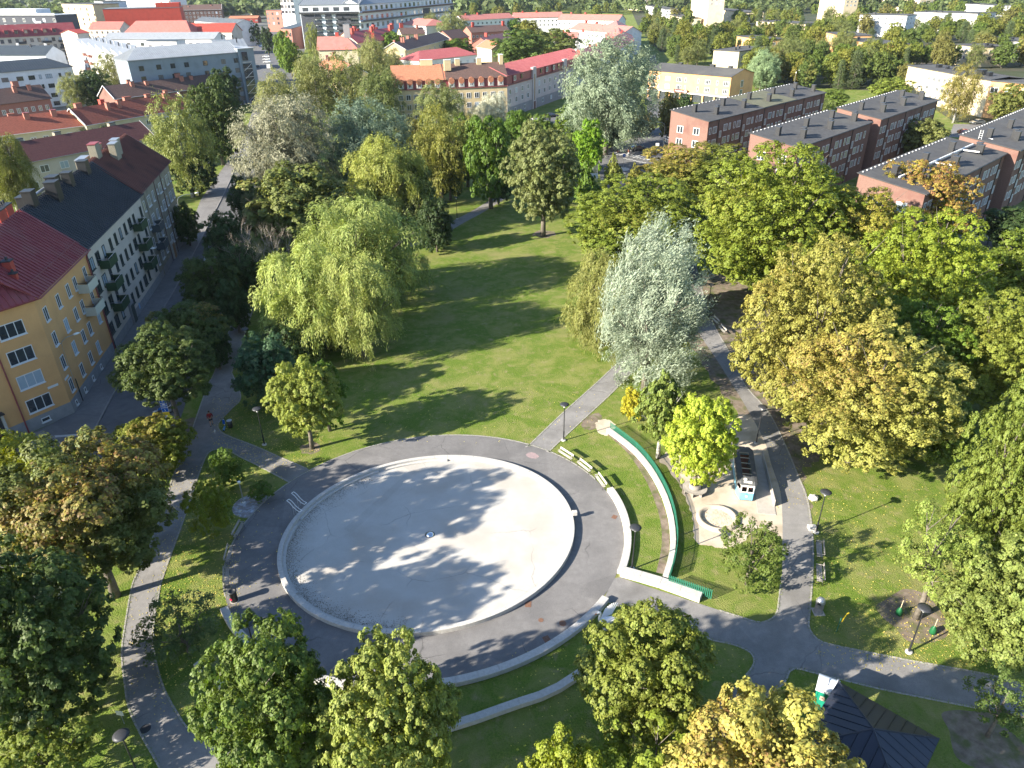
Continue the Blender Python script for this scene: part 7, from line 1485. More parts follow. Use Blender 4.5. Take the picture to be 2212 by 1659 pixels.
MB().lathe([(0, 0), (.27, 0), (.29, .95), (.33, .96), (.33, 1.04), (.22, 1.05), (.20, .98), (0, .98)], 16).build('body', M['black'], o, smooth=True); MB().lathe([(.34, 0.0), (.34, .05), (0, .05)], 16).build('foot', M['pave'], o)
# steel slide handles on the pool rim: two wavy loops on legs
for i, (x, y, lab) in enumerate(((W(1, 2, 385, 1065)[0], W(1, 2, 385, 1065)[1], 'steel water play loop on the pool rim, the one farther up'), (W(1, 2, 345, 1130)[0], W(1, 2, 345, 1130)[1], 'steel water play loop on the pool rim, the lower one'))):
    c_ = gp(x, y, .4); o = empty('water_play_loop', (c_.x, c_.y, .4), R(-35)); tag(o, lab, 'steel loop', 'steel loops on the pool rim')
    lp = MB(); pr_ = [(-.75, 1.35), (-.35, 1.25), (.05, .95), (.45, .80), (.85, .80)]
    for s_ in (-.13, .13): lp.tube([(x_, s_, z_) for x_, z_ in pr_], .03, 6)
    for x_, z_ in (pr_[0], pr_[-1]): lp.tube([(x_, -.13, z_), (x_, .13, z_)], .03, 6)
    lp.build('loop', M['white_paint'], o)
    for s_ in (-.13, .13): MB().tube([(-.1, s_, 0), (-.1, s_, 1.04)], .025, 6).build('leg', M['steel'], o)
# bubble dome in the pool middle
c_ = gp(928.5, 1155.5); o = empty('water_nozzle', (c_.x, c_.y, .034)); tag(o, 'shiny steel dome nozzle in the middle of the dry pool', 'nozzle'); MB().lathe([(.37, 0), (.35, .05), (.24, .13), (.1, .17), (0, .175)], 24).build('dome', M['chrome'], o, smooth=True); MB().lathe([(.42, 0), (.42, .02), (.36, .02)], 24).build('ring', M['dark'], o)
# post beside the chalked circle
c_ = gp(*((640 + 365 * .1261) / 1.302 if k == 0 else (1330 + 660 * .1261) / 1.302 for k in range(2))); o = empty('shower_post', c_); tag(o, 'slim steel post with a white cap on the chalked paved circle', 'post'); MB().lathe([(.06, 0), (.055, 2.3)], 10).build('pole', M['steel'], o); MB().lathe([(.16, 0), (.16, .05), (0, .06)], 14).build('foot', M['white_paint'], o); MB().lathe([(0, 2.28), (.15, 2.28), (.13, 2.40), (0, 2.44)], 14).build('cap', M['white_paint'], o)
# boulder by the lamp, low plank box
def rock(p, s, lab):
    bm = bmesh.new(); bmesh.ops.create_icosphere(bm, subdivisions=3, radius=s); rr = random.Random(int(s * 100))
    for v in bm.verts: v.co *= 1 + .16 * math.sin(v.co.x * 7 / s + 1) * math.cos(v.co.y * 5 / s) + rr.uniform(-.03, .03); v.co.z = v.co.z * .62 + s * .35
    me = bpy.data.meshes.new('boulder'); bm.to_mesh(me); bm.free(); me.materials.append(M['stone']); o = link('boulder', me, None, p); tag(o, lab, 'boulder')
rock(gp(1756, 1078), .42, 'pale boulder on the lawn beside the lamp on the sunny side')
c_ = gp(1754, 1143); o = MB().box(-.35, .35, -.3, .3, 0, .32).build('stone_block', M['stone'], loc=(c_.x, c_.y, 0), bevel=.03); tag(o, 'low pale stone block at the foot of the lamp on the sunny lawn', 'stone block')
# swan sculpture
def swan():
    c_ = gp(1310, 1352); o = empty('swan_sculpture', c_, R(200)); tag(o, 'white swan sculpture with raised wings on the grass by the plaza kerb', 'sculpture')
    def skin(name, pts, ed, rads, m):
        me = skin_mesh(name, pts, ed, rads); ob = link(name, me, o); s_ = ob.modifiers.new('skin', 'SKIN'); sb = ob.modifiers.new('sub', 'SUBSURF'); sb.levels = 2; sb.render_levels = 2; me.materials.append(m); return ob
    skin('body', [(-.75, 0, .75), (-.45, 0, .62), (0, 0, .55), (.4, 0, .62), (.62, 0, .85), (.66, 0, 1.15), (.55, 0, 1.42), (.58, 0, 1.62), (.74, 0, 1.68), (.90, 0, 1.60)], [(i, i + 1) for i in range(9)], [.06, .2, .32, .27, .12, .085, .08, .09, .10, .05], M['swan_white'])
    for s_ in (-1, 1):
        w_ = MB(); n = 7
        for k in range(n):
            a = k / (n - 1); x0 = .25 - .75 * a; y = s_ * (.30 + .05 * a); z = .62; tip = (x0 - .45 - .25 * a, y + s_ * (.30), 1.15 + .25 * math.sin(a * 2.6)); b = Vector((x0, y, z)); t_ = Vector(tip); d = Vector((.09, 0, 0)); th = Vector((0, s_ * .03, 0))
            w_.face([b - d, b + d, t_ + d * .4, t_ - d * .4]); w_.face([b - d + th, t_ - d * .4 + th, t_ + d * .4 + th, b + d + th]); w_.face([b + d, b + d + th, t_ + d * .4 + th, t_ + d * .4]); w_.face([b - d, t_ - d * .4, t_ - d * .4 + th, b - d + th]); w_.face([t_ - d * .4, t_ + d * .4, t_ + d * .4 + th, t_ - d * .4 + th])
        w_.build('wing', M['swan_white'], o)
    MB().tube([(.88, 0, 1.61), (1.04, 0, 1.54)], [.045, .015], 8).build('beak', M['orange_beak'], o); MB().lathe([(0, 0), (.45, 0), (.40, .16), (.2, .4), (0, .4)], 16).build('plinth', M['stone'], o)
swan()
# toilet cabin
def toilet():
    c_ = gp(1790, 1476, 2.25); o = empty('portable_toilet', c_, R(-30)); tag(o, 'green portable toilet with a rounded white roof beside the pavilion', 'portable toilet')
    MB().box(-.56, .56, -.56, .56, .08, 2.0).build('cabin', M['toilet_green'], o, bevel=.03); MB().box(-.60, .60, -.60, .60, 0, .10).build('base', M['black'], o)
    d_ = MB().box(-.44, .44, -.60, -.57, .2, 1.85).build('door', M['toilet_green'], o, bevel=.01); MB().box(-.28, .02, -.615, -.601, 1.2, 1.55).build('notice', mat('notice_print', (.55, .45, .38), .6, (.3, .15, .12), 14), d_); MB().box(.28, .36, -.64, -.601, .95, 1.1).build('handle', M['black'], d_)
    for x0 in (-.42, .08): MB().box(x0, x0 + .34, -.59, -.561, 1.88, 1.98).build('vent', M['steel'], o)
    for s_ in (-1, 1): MB().box(s_ * .50 - .03, s_ * .50 + .03, -.60, -.57, .1, 2.0).build('corner_post', M['toilet_green'], o)
    r_ = MB(); n = 10; pr_ = []
    for k in range(n + 1): a = PI * k / n; pr_.append((-.66 * math.cos(a), 2.0 + .36 * math.sin(a) ** .75))
    for k in range(n):
        (y0, z0), (y1, z1) = pr_[k], pr_[k + 1]; r_.face([(-.64, y0, z0), (.64, y0, z0), (.64, y1, z1), (-.64, y1, z1)])
    for x in (-.64, .64): f = [(x, y, z) for y, z in pr_]; r_.face(f if x < 0 else f[::-1])
    r_.box(-.64, .64, -.66, .66, 1.94, 2.0); rf = r_.build('roof', M['toilet_white'], o); MB().box(-.02, .02, -.3, .3, 2.34, 2.375).build('seam', M['steel'], rf); MB().lathe([(.06, 2.2), (.06, 2.55), (0, 2.56)], 8, (.48, .3)).build('vent_pipe', M['steel'], o)
toilet()
# hip roofed pavilion
def pavilion():
    z = 2.6; A_, Cc = P(1811, 1473, z), P(2028, 1597, z); s_ = (Cc - A_).length; rz = math.atan2((Cc - A_).y, (Cc - A_).x); o = empty('pavilion', (A_.x, A_.y, 0), rz); tag(o, 'open square pavilion with a dark hipped metal roof at the lower right', 'pavilion')
    # local: x along the eave A-C, roof lies on the -y side
    h = 1.15; e = s_; sl = math.hypot(e / 2, h)
    for Ox, Oy, U, V in (((0), (0), (1, 0, 0), (0, -1, 0)), ((e), (0), (0, -1, 0), (-1, 0, 0)), ((e), (-e), (-1, 0, 0), (0, 1, 0)), ((0), (-e), (0, 1, 0), (1, 0, 0))):
        V3 = Vector((V[0] * e / 2, V[1] * e / 2, h)).normalized(); roof_face(o, (Ox, Oy, z), U, V3, [(0, 0), (e, 0), (e / 2, sl)], M['tin_navy'], .62, rib=.035, individual=True, th=.05)
    MB().box(-.03, e + .03, -e - .03, .03, z - .18, z - .02).build('eave_frame', M['black'], o)
    for a in ((0, 0), (e, 0), (e, -e), (0, -e)): MB().tube([(a[0], a[1], z + .07), (e / 2, -e / 2, z + h + .08)], .045, 6).build('hip_cap', M['tin_navy'], o)
    for a in ((.35, -.35), (e - .35, -.35), (e - .35, -e + .35), (.35, -e + .35)): MB().box(a[0] - .07, a[0] + .07, a[1] - .07, a[1] + .07, 0, z - .1).build('post', M['black'], o)
    MB().box(.2, e - .2, -e + .2, -.2, .0, .05).build('floor', M['pave'], o)
    for k in range(3): MB().box(1.2, e - 1.2, -2.2 - k * .16, -2.06 - k * .16, .72, .76).build('table_board', M['bench_grey'], o)
pavilion()
# young tree's stakes, watering bags, play spring pole
c_ = gp(1974, 1338)
for i, (dx, dy, lab) in enumerate(((-.9, .5, 'green watering bag on the left of the young tree trunk'), (.7, -1.3, 'green watering bag in front of the young tree, by the lamp'))):
    o = empty('watering_bag', (c_.x + dx, c_.y + dy, 0)); o.scale = (.75, .75, .85); tag(o, lab, 'watering bag', 'watering bags'); MB().lathe([(0, 0), (.30, 0), (.32, .25), (.27, .55), (.10, .82), (.07, .86)], 12).build('bag', M['sack_green'], o, smooth=True); MB().tube([(0, 0, .8), (0.02, 0, 1.7)], .035, 6).build('stake', M['pale_wood'], o)
c_ = gp(*((2270 + 455 * .1808) / 1.302 if k == 0 else (1620 + 865 * .1808) / 1.302 for k in range(2))); o = empty('exercise_pole', c_); tag(o, 'green pole with a bent yellow top on the dark lawn by the grey bin', 'play pole')
MB().tube([(0, 0, 0), (.05, .02, .7), (.1, .05, 1.35)], .035, 6).build('pole', M['fence_green'], o); MB().tube([(.22, .02, 1.0), (.30, .05, 1.3), (.45, .1, 1.65), (.6, .12, 1.8)], .045, 6).build('handle', M['yellow_paint'], o)
# signs
def sign_text(parent, body, size, loc, m='white_paint', rot=(PI / 2, 0, 0)):
    return text_part('sign_text', body, size, parent, loc, m)
c_ = gp((420 + 970 * .0633) / 1.302, (1110 + 1570 * .0633) / 1.302); o = empty('parking_sign', c_, R(8)); tag(o, 'blue parking sign with blue, yellow and white plates below it', 'sign')
MB().tube([(0, 0, 0), (0, 0, 4.0)], .035, 8).build('pole', M['steel'], o); MB().tube([(.05, 0, 0), (.75, .1, 1.6)], .03, 6).build('brace', M['steel'], o)
zt = 4.0
for nm_, hh, mm in (('plate', .62, 'blue_paint'), ('plate', .32, 'blue_paint'), ('plate', .24, 'blue_paint'), ('plate', .52, 'blue_paint'), ('plate', .42, 'yellow_paint'), ('plate', .52, 'white_paint')):
    p_ = MB().box(-.34, .34, -.075, -.05, zt - hh + .02, zt).build(nm_, M['white_frame'] if mm == 'blue_paint' else M[mm], o)
    if mm == 'blue_paint': MB().box(-.31, .31, -.079, -.0755, zt - hh + .045, zt - .025).build('field', M[mm], p_)
    if hh == .62: sign_text(p_, 'P', .52, (0, -.082, zt - .50))
    elif hh == .32:
        MB().box(-.18, .18, -.083, -.0795, zt - .22, zt - .14).build('car_symbol', M['white_paint'], p_); MB().box(-.10, .10, -.083, -.0795, zt - .138, zt - .08).build('car_symbol', M['white_paint'], p_)
    elif mm == 'yellow_paint': sign_text(p_, '9-17', .20, (0, -.078, zt - .30), 'black')
    elif mm == 'white_paint': MB().box(-.24, .02, -.079, -.0755, zt - .2, zt - .12).build('print_line', M['black'], p_)
    else: sign_text(p_, '2 tim' if hh < .3 else '5', .16 if hh < .3 else .34, (0, -.082, zt - hh + (.09 if hh < .3 else .14)))
    zt -= hh
for (b, t_, wd, hh, lab, mm) in ((W(0, 3, 1075, 1275), W(0, 3, 1030, 1190), .5, .42, 'small white board on a short post beside the lower left path', 'white_paint'), (W(2, 0, 838, 1285), W(2, 0, 838, 1215), .7, 1.0, 'white sign board at the far kerb of the crossing', 'white_paint')):
    c_ = gp(*b); hz = 1.3 if wd == .5 else 3.3; o = empty('sign_board', c_, 0 if wd != .5 else R(-10)); tag(o, lab, 'sign', 'white boards'); MB().tube([(0, 0, 0), (0, 0, hz - .1)], .03, 6).build('pole', M['steel'], o); MB().box(-wd / 2, wd / 2, -.05, -.03, hz - hh, hz).build('board', M[mm], o)
c_ = gp(*Z(1835, 700)); o = empty('sign_board', c_); tag(o, 'white sign board on a tall post near the low shop annex', 'sign', 'white boards'); MB().tube([(0, 0, 0), (0, 0, 3.6)], .03, 6).build('pole', M['steel'], o); MB().box(-.45, .45, -.05, -.03, 2.7, 3.7).build('board', M['white_paint'], o)
for (b, hz, lab) in ((Z(725, 520), 1.9, 'round blue arrow sign at the crossing, beside the person with a dog'), (Z(810, 1050), 3.3, 'round blue arrow sign on the traffic island')):
    c_ = gp(*b); o = empty('arrow_sign', c_); tag(o, lab, 'sign', 'blue arrow signs'); MB().tube([(0, 0, 0), (0, 0, hz)], .035, 6).build('pole', M['steel'], o); d_ = MB().tube([(0, -.05, hz), (0, -.08, hz)], .40, 20).build('disc', M['blue_paint'], o)
    MB().box(-.05, .05, -.012, 0, -.22, .2, Matrix.Translation((0, -.082, hz)) @ Matrix.Rotation(R(40), 4, 'Y')).build('arrow', M['white_paint'], d_); MB().box(-.2, .02, -.012, 0, -.22, -.13, Matrix.Translation((0, -.082, hz))).build('arrow_head', M['white_paint'], d_)
c_ = gp(*Z(790, 1065)); isl = MB().lathe([(0, .14), (1.6, .14), (1.7, .02), (1.75, 0)], 20).build('traffic_island', M['stone'], loc=c_); tag(isl, 'small raised traffic island with a blue arrow sign', 'traffic island')
# ball court fences
def mesh_fence(a, b, h, lab):
    A_, B_ = gp(*a), gp(*b); L = (B_ - A_).length; o = empty('mesh_fence', A_, math.atan2((B_ - A_).y, (B_ - A_).x)); tag(o, lab, 'fence', 'ball court fences'); n = max(1, int(L / 3))
    for i in range(n + 1): MB().tube([(L * i / n, 0, 0), (L * i / n, 0, h)], .05, 6).build('post', M['steel'], o)
    w_ = MB()
    for k in range(int(h / .22)): w_.box(0, L, -.012, .012, .1 + k * .22, .125 + k * .22)
    for k in range(int(L / .5)): w_.box(k * .5, k * .5 + .015, -.008, .008, .1, h)
    w_.build('wire_mesh', M['steel'], o)
mesh_fence((1236, 432), (1240, 372) if False else (1290, 392), 4, 'left side of the high wire fence round the ball court'); mesh_fence((1316, 392), (1362, 420), 4, 'front side of the high wire fence round the ball court'); mesh_fence((1362, 420), (1385, 440), 4, 'short right end of the high wire fence round the ball court')
c_ = gp(1281, 412); o = empty('basketball_hoop', c_); tag(o, 'basketball hoop with white board on the fenced ball court', 'basketball hoop'); MB().tube([(0, 0, 0), (0, 0, 3.2), (0, -.6, 3.5)], .06, 6).build('pole', M['steel'], o); MB().box(-.9, .9, -.7, -.65, 2.9, 4.0).build('board', M['white_paint'], o); MB().tube([(.22 * math.cos(a * PI / 6), -.95 + .22 * math.sin(a * PI / 6), 3.05) for a in range(13)], .02, 5).build('hoop', M['orange_beak'], o)
# ---- cars
def car(body, typ='hatch'):
    o = empty('parked_car'); L, Wd = (4.3, 1.78) if typ != 'van' else (5.6, 2.0); 
    if typ == 'van': prof = [(0, .35), (0, 1.0), (.5, 1.15), (1.0, 1.95), (1.3, 2.35), (5.4, 2.4), (5.6, 2.2), (5.6, .35)]; cab = [(.55, 1.2), (1.02, 1.9), (1.2, 1.95), (1.9, 1.95), (1.9, 1.2)]
    else: prof = [(0, .32), (0, .62), (.18, .78), (1.1, .92), (1.75, 1.34), (2.2, 1.43), (3.2, 1.42), (3.9, 1.10), (4.25, .98), (4.3, .6), (4.3, .32)]; cab = [(1.22, .93), (1.80, 1.31), (2.25, 1.38), (3.15, 1.36), (3.75, 1.02), (3.75, .93)]
    mb = MB(); n = len(prof)
    def w_at(z, top): return Wd / 2 * (1 - .18 * max(0, (z - .9) / (top - .9)) if z > .9 else 1)
    top = max(p[1] for p in prof); Lf = [(x - L / 2, -w_at(z, top), z) for x, z in prof]; Rt = [(x - L / 2, w_at(z, top), z) for x, z in prof]
    mb.face(Lf); mb.face(Rt[::-1])
    for i in range(n): j = (i + 1) % n; mb.face([Lf[j], Lf[i], Rt[i], Rt[j]])
    mb.build('body', M[body], o, bevel=.04)
    for s_ in (-1, 1):
        f = [(x - L / 2, s_ * (w_at(z, top) + .006), z) for x, z in cab]; g_ = MB(); g_.face(f if s_ < 0 else f[::-1]); g_.face([(p[0], p[1] - s_ * .03, p[2]) for p in (f[::-1] if s_ < 0 else f)]); g_.build('side_window', M['glass'], o)
    a, b = ((1.12, .94), (1.74, 1.33)) if typ != 'van' else ((.52, 1.18), (.98, 1.9)); g_ = MB(); dz = .012
    q = [(a[0] - L / 2 - .01, -w_at(a[1], top) + .08, a[1] + dz), (a[0] - L / 2 - .01, w_at(a[1], top) - .08, a[1] + dz), (b[0] - L / 2 - .01, w_at(b[1], top) - .08, b[1] + dz), (b[0] - L / 2 - .01, -w_at(b[1], top) + .08, b[1] + dz)]; g_.face(q[::-1]); g_.build('windscreen', M['glass'], o)
    if typ != 'van': q = [(3.24 - L / 2, -.66, 1.425), (3.24 - L / 2, .66, 1.425), (3.88 - L / 2, .72, 1.13), (3.88 - L / 2, -.72, 1.13)]; g_ = MB(); g_.face(q); g_.build('rear_window', M['glass'], o)
    for x in (.78, L - .85):
        for s_ in (-1, 1):
            wh = MB().tube([(0, -.1, 0), (0, .1, 0)], .32, 16).build('wheel', M['rubber'], o, loc=(x - L / 2, s_ * (Wd / 2 - .08), .32)); MB().tube([(0, s_ * .10, 0), (0, s_ * .115, 0)], .19, 12).build('rim', M['steel'], wh)
    for s_ in (-1, 1): MB().box(-L / 2 - .015, -L / 2 + .04, s_ * .62 - .14, s_ * .62 + .14, .58, .70).build('headlight', M['white_paint'], o); MB().box(L / 2 - .02, L / 2 + .015, s_ * .68 - .1, s_ * .68 + .1, .62, .8).build('tail_light', M['cloth_red'], o)
    return o
cars = {}
def put_car(col, x, y, ang, lab, typ='hatch', name='parked_car', group='cars parked along the streets', s=1):
    k = (col, typ); p = gp(x, y)
    if k not in cars: cars[k] = car(col, typ); o = cars[k]; o.location = p; o.rotation_euler = (0, 0, ang); o.name = name
    else: o = dup(cars[k], p, ang); o.name = name
    o.location.z = .015; o['label'] = lab; o['category'] = 'van' if typ == 'van' else 'car'; o['group'] = group; return o
put_car('car_white', 1163, 259, R(200), 'white car parked beside the dark one below the lilac block'); put_car('car_black', 1192, 253, R(200), 'black car parked beside the white one below the lilac block')
put_car('car_grey', *Z(1260, 470), R(195), 'dark grey car waiting at the pedestrian crossing', name='car', group='cars on the road')
put_car('car_white', 583, 148, R(-85), 'white box van driving down the avenue', 'van', 'van', 'cars on the road')
for i, (x, y) in enumerate(((575, 124), (576, 130), (577, 136))): put_car('car_white', x, y, R(5), ['white car in the avenue queue, farthest from the van', 'white car in the avenue queue, middle one', 'white car in the avenue queue, right behind the van'][i], name='car', group='cars on the road')
put_car('car_black', 553, 146, R(10), 'black car turning into the avenue near the white van', name='car', group='cars on the road')
for i, (x, y, c_) in enumerate(((556, 92, 'car_white'), (550, 98, 'car_grey'), (564, 102, 'car_blue'), (596, 104, 'car_black'), (561, 84, 'car_silver'), (613, 132, 'car_grey'), (620, 140, 'car_black'))):
    put_car(c_, x, y, R(-88), ['white car at the far left kerb of the avenue', 'grey car parked at the avenue left kerb, half hidden by the slate roofs', 'blue car in the middle of the far avenue', 'black car at the right kerb by the zebra crossing', 'silver car farthest up the avenue', 'grey car parked in the shade of the avenue trees', 'black car parked in the shade nearest the avenue trees'][i])
for i, (x, y, c_, a) in enumerate(((312, 1000, 'car_blue', 100), (255, 1080, 'car_silver', 102), (215, 1180, 'car_grey', 104), (100, 1330, 'car_silver', 108), (425, 640, 'car_black', 100), (458, 560, 'car_silver', 100), (480, 600, 'car_white', 100))):
    put_car(c_, x, y, R(a), ['blue car glimpsed under the small yellow and rust maple', 'silver car glimpsed under the rust brown maple', 'grey car under the dark maple at the lower left', 'silver car under the big dark green maple near the left edge', 'black car parked under the dark street trees', 'silver car parked at the far end of the street trees', 'white car parked under the street trees'][i])
put_car('car_red', 2085, 290, R(170), 'dark red car parked behind the nearest brick slab house'); put_car('car_grey', 2110, 268, R(10), 'grey car parked at the foot of the peach block')
# ---- motorcycle
def motorcycle():
    c_ = gp(*((420 + 640 * .0633) / 1.302 if k == 0 else (1110 + 900 * .0633) / 1.302 for k in range(2))); o = empty('motorcycle', c_, R(35)); tag(o, 'white and blue motorcycle parked behind the blue parking sign', 'motorcycle')
    for x in (-.72, .72):
        t_ = MB(); t_.tube([(.31 * math.cos(a * PI / 9), 0, .31 * math.sin(a * PI / 9)) for a in range(19)], .06, 6, cap=False); wh = t_.build('wheel', M['rubber'], o, loc=(x, 0, .36)); MB().tube([(0, -.04, 0), (0, .04, 0)], .16, 10).build('hub', M['steel'], wh)
    MB().tube([(-.72, 0, .36), (-.5, 0, .75), (-.42, 0, .98)], .045, 6).build('fork', M['steel'], o); MB().tube([(-.45, -.36, 1.0), (-.40, 0, .98), (-.45, .36, 1.0)], .02, 6).build('handlebar', M['black'], o)
    MB().tube([(-.55, 0, .55), (-.2, 0, .60), (.2, 0, .55)], [.10, .17, .12], 8).build('engine', M['dark'], o); MB().tube([(-.42, 0, .80), (-.15, 0, .88), (.12, 0, .80)], [.08, .15, .10], 8).build('tank', M['blue_paint'], o)
    MB().tube([(.05, 0, .82), (.45, 0, .86), (.85, 0, .98)], [.11, .13, .05], 8).build('seat', M['black'], o); MB().tube([(.5, 0, .80), (.95, 0, .95)], [.1, .05], 6).build('tail', M['white_paint'], o); MB().tube([(-1.0, 0, .72), (-.72, 0, .74), (-.5, 0, .70)], [.04, .09, .05], 6).build('mudguard', M['white_paint'], o); MB().tube([(.2, 0, .5), (.72, 0, .36)], .04, 6).build('swing_arm', M['steel'], o)
motorcycle()
# ---- people and dogs
def skinned(name, parent, pts, ed, rads, m, lv=1):
    me = skin_mesh(name, pts, ed, rads); ob = link(name, me, parent); s_ = ob.modifiers.new('skin', 'SKIN')
    sb = ob.modifiers.new('sub', 'SUBSURF'); sb.levels = lv; sb.render_levels = lv; me.materials.append(m); return ob
def person(x, y, rz, lab, top, legs, shoes='cloth_black', hair='hair', shorts=False, step=.22, h=1.75, arm=(.12, -.1), cap=None):
    o = empty('person', gp(x, y), rz); tag(o, lab, 'person'); k = h / 1.75; o.location.z = .018
    hipz, shz, nk = .92, 1.44, 1.52; ky = .06
    J = [(0, 0, .95), (0, 0, 1.15), (0, 0, 1.36), (0, -.01, 1.50), (0, -.02, 1.60), (0, -.02, 1.72)]
    P_ = list(J); E_ = [(i, i + 1) for i in range(5)]; Rr = [(.15, .11), (.14, .10), (.17, .11), .06, (.075, .095), (.07, .085)]
    def add(p, j, r_): P_.append(p); E_.append((j, len(P_) - 1)); Rr.append(r_); return len(P_) - 1
    hands = []; feet = []
    for s_, st, ay in ((-1, step, arm[0]), (1, -step, arm[1])):
        a = add((s_ * .19, 0, 1.43), 2, .065); b = add((s_ * .25, .03 - ay * .5, 1.16), a, .048); c2 = add((s_ * .25, -ay - .04, .93), b, .036); d_ = add((s_ * .245, -ay - .07, .84), c2, (.022, .04)); hands.append((s_ * .25, -ay - .04, .93))
        a = add((s_ * .09, 0, .88), 0, .095); b = add((s_ * .10, -st * .55 - .02, .50), a, .062); c2 = add((s_ * .10, -st + (.04 if st < 0 else 0), .10), b, .042); d_ = add((s_ * .11, -st - .12, .045), c2, .04); feet.append((s_ * .10, -st, .10))
    skinned('body', o, P_, E_, Rr, M['skin'])
    # jacket or shirt with sleeves
    tp = [(0, 0, .90), (0, 0, 1.15), (0, 0, 1.36), (0, -.01, 1.47)]; te = [(0, 1), (1, 2), (2, 3)]; tr = [(.185, .14), (.175, .13), (.20, .135), .075]
    for s_, ay in ((-1, arm[0]), (1, arm[1])):
        i0 = len(tp); tp += [(s_ * .20, 0, 1.43), (s_ * .26, .03 - ay * .5, 1.16), (s_ * .26, -ay - .03, .95)]; te += [(2, i0), (i0, i0 + 1), (i0 + 1, i0 + 2)]; tr += [.085, .065, .05]
    skinned('jacket', o, tp, te, tr, M[top])
    lp = [(0, 0, .96)]; le = []; lr_ = [(.165, .12)]
    for s_, st in ((-1, step), (1, -step)):
        i0 = len(lp); lp += [(s_ * .09, 0, .86), (s_ * .10, -st * .5 - .02, .56 if shorts else .50)]; le += [(0, i0), (i0, i0 + 1)]; lr_ += [.115, .10 if shorts else .08]
        if not shorts: lp.append((s_ * .10, -st + (.04 if st < 0 else 0), .12)); le.append((i0 + 1, i0 + 2)); lr_.append(.062)
    skinned('shorts' if shorts else 'trousers', o, lp, le, lr_, M[legs])
    for s_, st in ((-1, step), (1, -step)): MB().tube([(s_ * .10, -st + .06, .05), (s_ * .105, -st - .06, .055), (s_ * .11, -st - .17, .035)], [.045, .055, .04], 8).build('shoe', M[shoes], o, smooth=True)
    hm = bpy.data.meshes.new('hair'); bm = bmesh.new(); bmesh.ops.create_uvsphere(bm, u_segments=12, v_segments=8, radius=.105)
    for v in bm.verts: v.co.z = v.co.z * 1.05 + 1.705; v.co.y = v.co.y * 1.1 + .012
    bm.to_mesh(hm); bm.free(); hm.materials.append(M[cap or hair]); link('cap' if cap else 'hair', hm, o)
    for s_ in (-1, 1): MB().lathe([(0, 1.615), (.011, 1.62), (0, 1.63)], 6, (s_ * .034, -.112)).build('eye', M['black'], o)
    MB().tube([(0, -.105, 1.61), (0, -.135, 1.585)], [.012, .016], 5).build('nose', M['skin'], o); MB().box(-.025, .025, -.112, -.105, 1.545, 1.553).build('mouth', M['cloth_red'], o)
    for s_ in (-1, 1): MB().tube([(s_ * .082, .0, 1.60), (s_ * .095, .005, 1.63)], [.014, .018], 5).build('ear', M['skin'], o)
    o.scale = (k, k, k); return o
def dog(x, y, rz, lab, m, s=.55):
    o = empty('dog', gp(x, y), rz); tag(o, lab, 'dog'); o.location.z = .018
    P_ = [(0, .30, .50), (0, 0, .48), (0, -.30, .50), (0, -.45, .66), (0, -.55, .74), (0, -.70, .70), (0, .42, .60), (0, .55, .78)]; E_ = [(0, 1), (1, 2), (2, 3), (3, 4), (4, 5), (0, 6), (6, 7)]; Rr = [.13, .12, .16, .09, .10, .045, .03, .02]
    for s_ in (-1, 1):
        i0 = len(P_); P_ += [(s_ * .09, -.30, .36), (s_ * .09, -.33, .16), (s_ * .09, -.36, .03)]; E_ += [(2, i0), (i0, i0 + 1), (i0 + 1, i0 + 2)]; Rr += [.055, .035, .035]
        i0 = len(P_); P_ += [(s_ * .09, .26, .36), (s_ * .09, .38, .20), (s_ * .09, .32, .03)]; E_ += [(0, i0), (i0, i0 + 1), (i0 + 1, i0 + 2)]; Rr += [.07, .035, .035]
    skinned('body', o, P_, E_, Rr, M[m])
    for s_ in (-1, 1): MB().tube([(s_ * .07, -.52, .82), (s_ * .10, -.52, .72)], [.02, .035], 5).build('ear', M[m], o)
    MB().tube([(0, -.40, .55), (0, -.43, .63)], .105, 10, cap=False).build('collar', M['black'], o); o.scale = (s, s, s); return o
mn = person((560 + 400 * .0904) / 1.302, (1120 + 840 * .0904) / 1.302, R(20), 'man in a dark red jacket and black shorts walking a small dog', 'cloth_red', 'cloth_black', shorts=True, cap='hair', step=.2)
dg = dog((560 + 500 * .0904) / 1.302, (1120 + 1080 * .0904) / 1.302, R(15), 'small white and grey dog walking ahead of the man in red', 'cloth_white', .5)
hp, dp = gp((560 + 400 * .0904) / 1.302, (1120 + 640 * .0904) / 1.302, .9), dg.location; a_ = Vector((mn.location.x + .22, mn.location.y - .1, .95))
ld = MB(); ld.tube([a_, a_.lerp(Vector((dp.x, dp.y, .35)), .5) + Vector((0, 0, -.15)), Vector((dp.x, dp.y + .1, .32))], .008, 4); o = ld.build('dog_lead', M['black']); tag(o, 'thin dog lead between the man in red and his small dog', 'dog lead')
person(*Z(620, 545), R(60), 'person in black standing at the kerb with a brown dog', 'cloth_black', 'cloth_black', step=.1); dog(*Z(665, 545), R(60), 'brown dog sitting close to the person in black at the crossing', 'cloth_brown', .8)
person(*Z(960, 635), R(-60), 'woman in brown top and pale trousers on the pedestrian crossing', 'cloth_brown', 'cloth_white', step=.22, h=1.68); person(*Z(1035, 630), R(-60), 'person dressed in white walking over the pedestrian crossing', 'cloth_white', 'cloth_grey', shoes='cloth_white', step=.24)
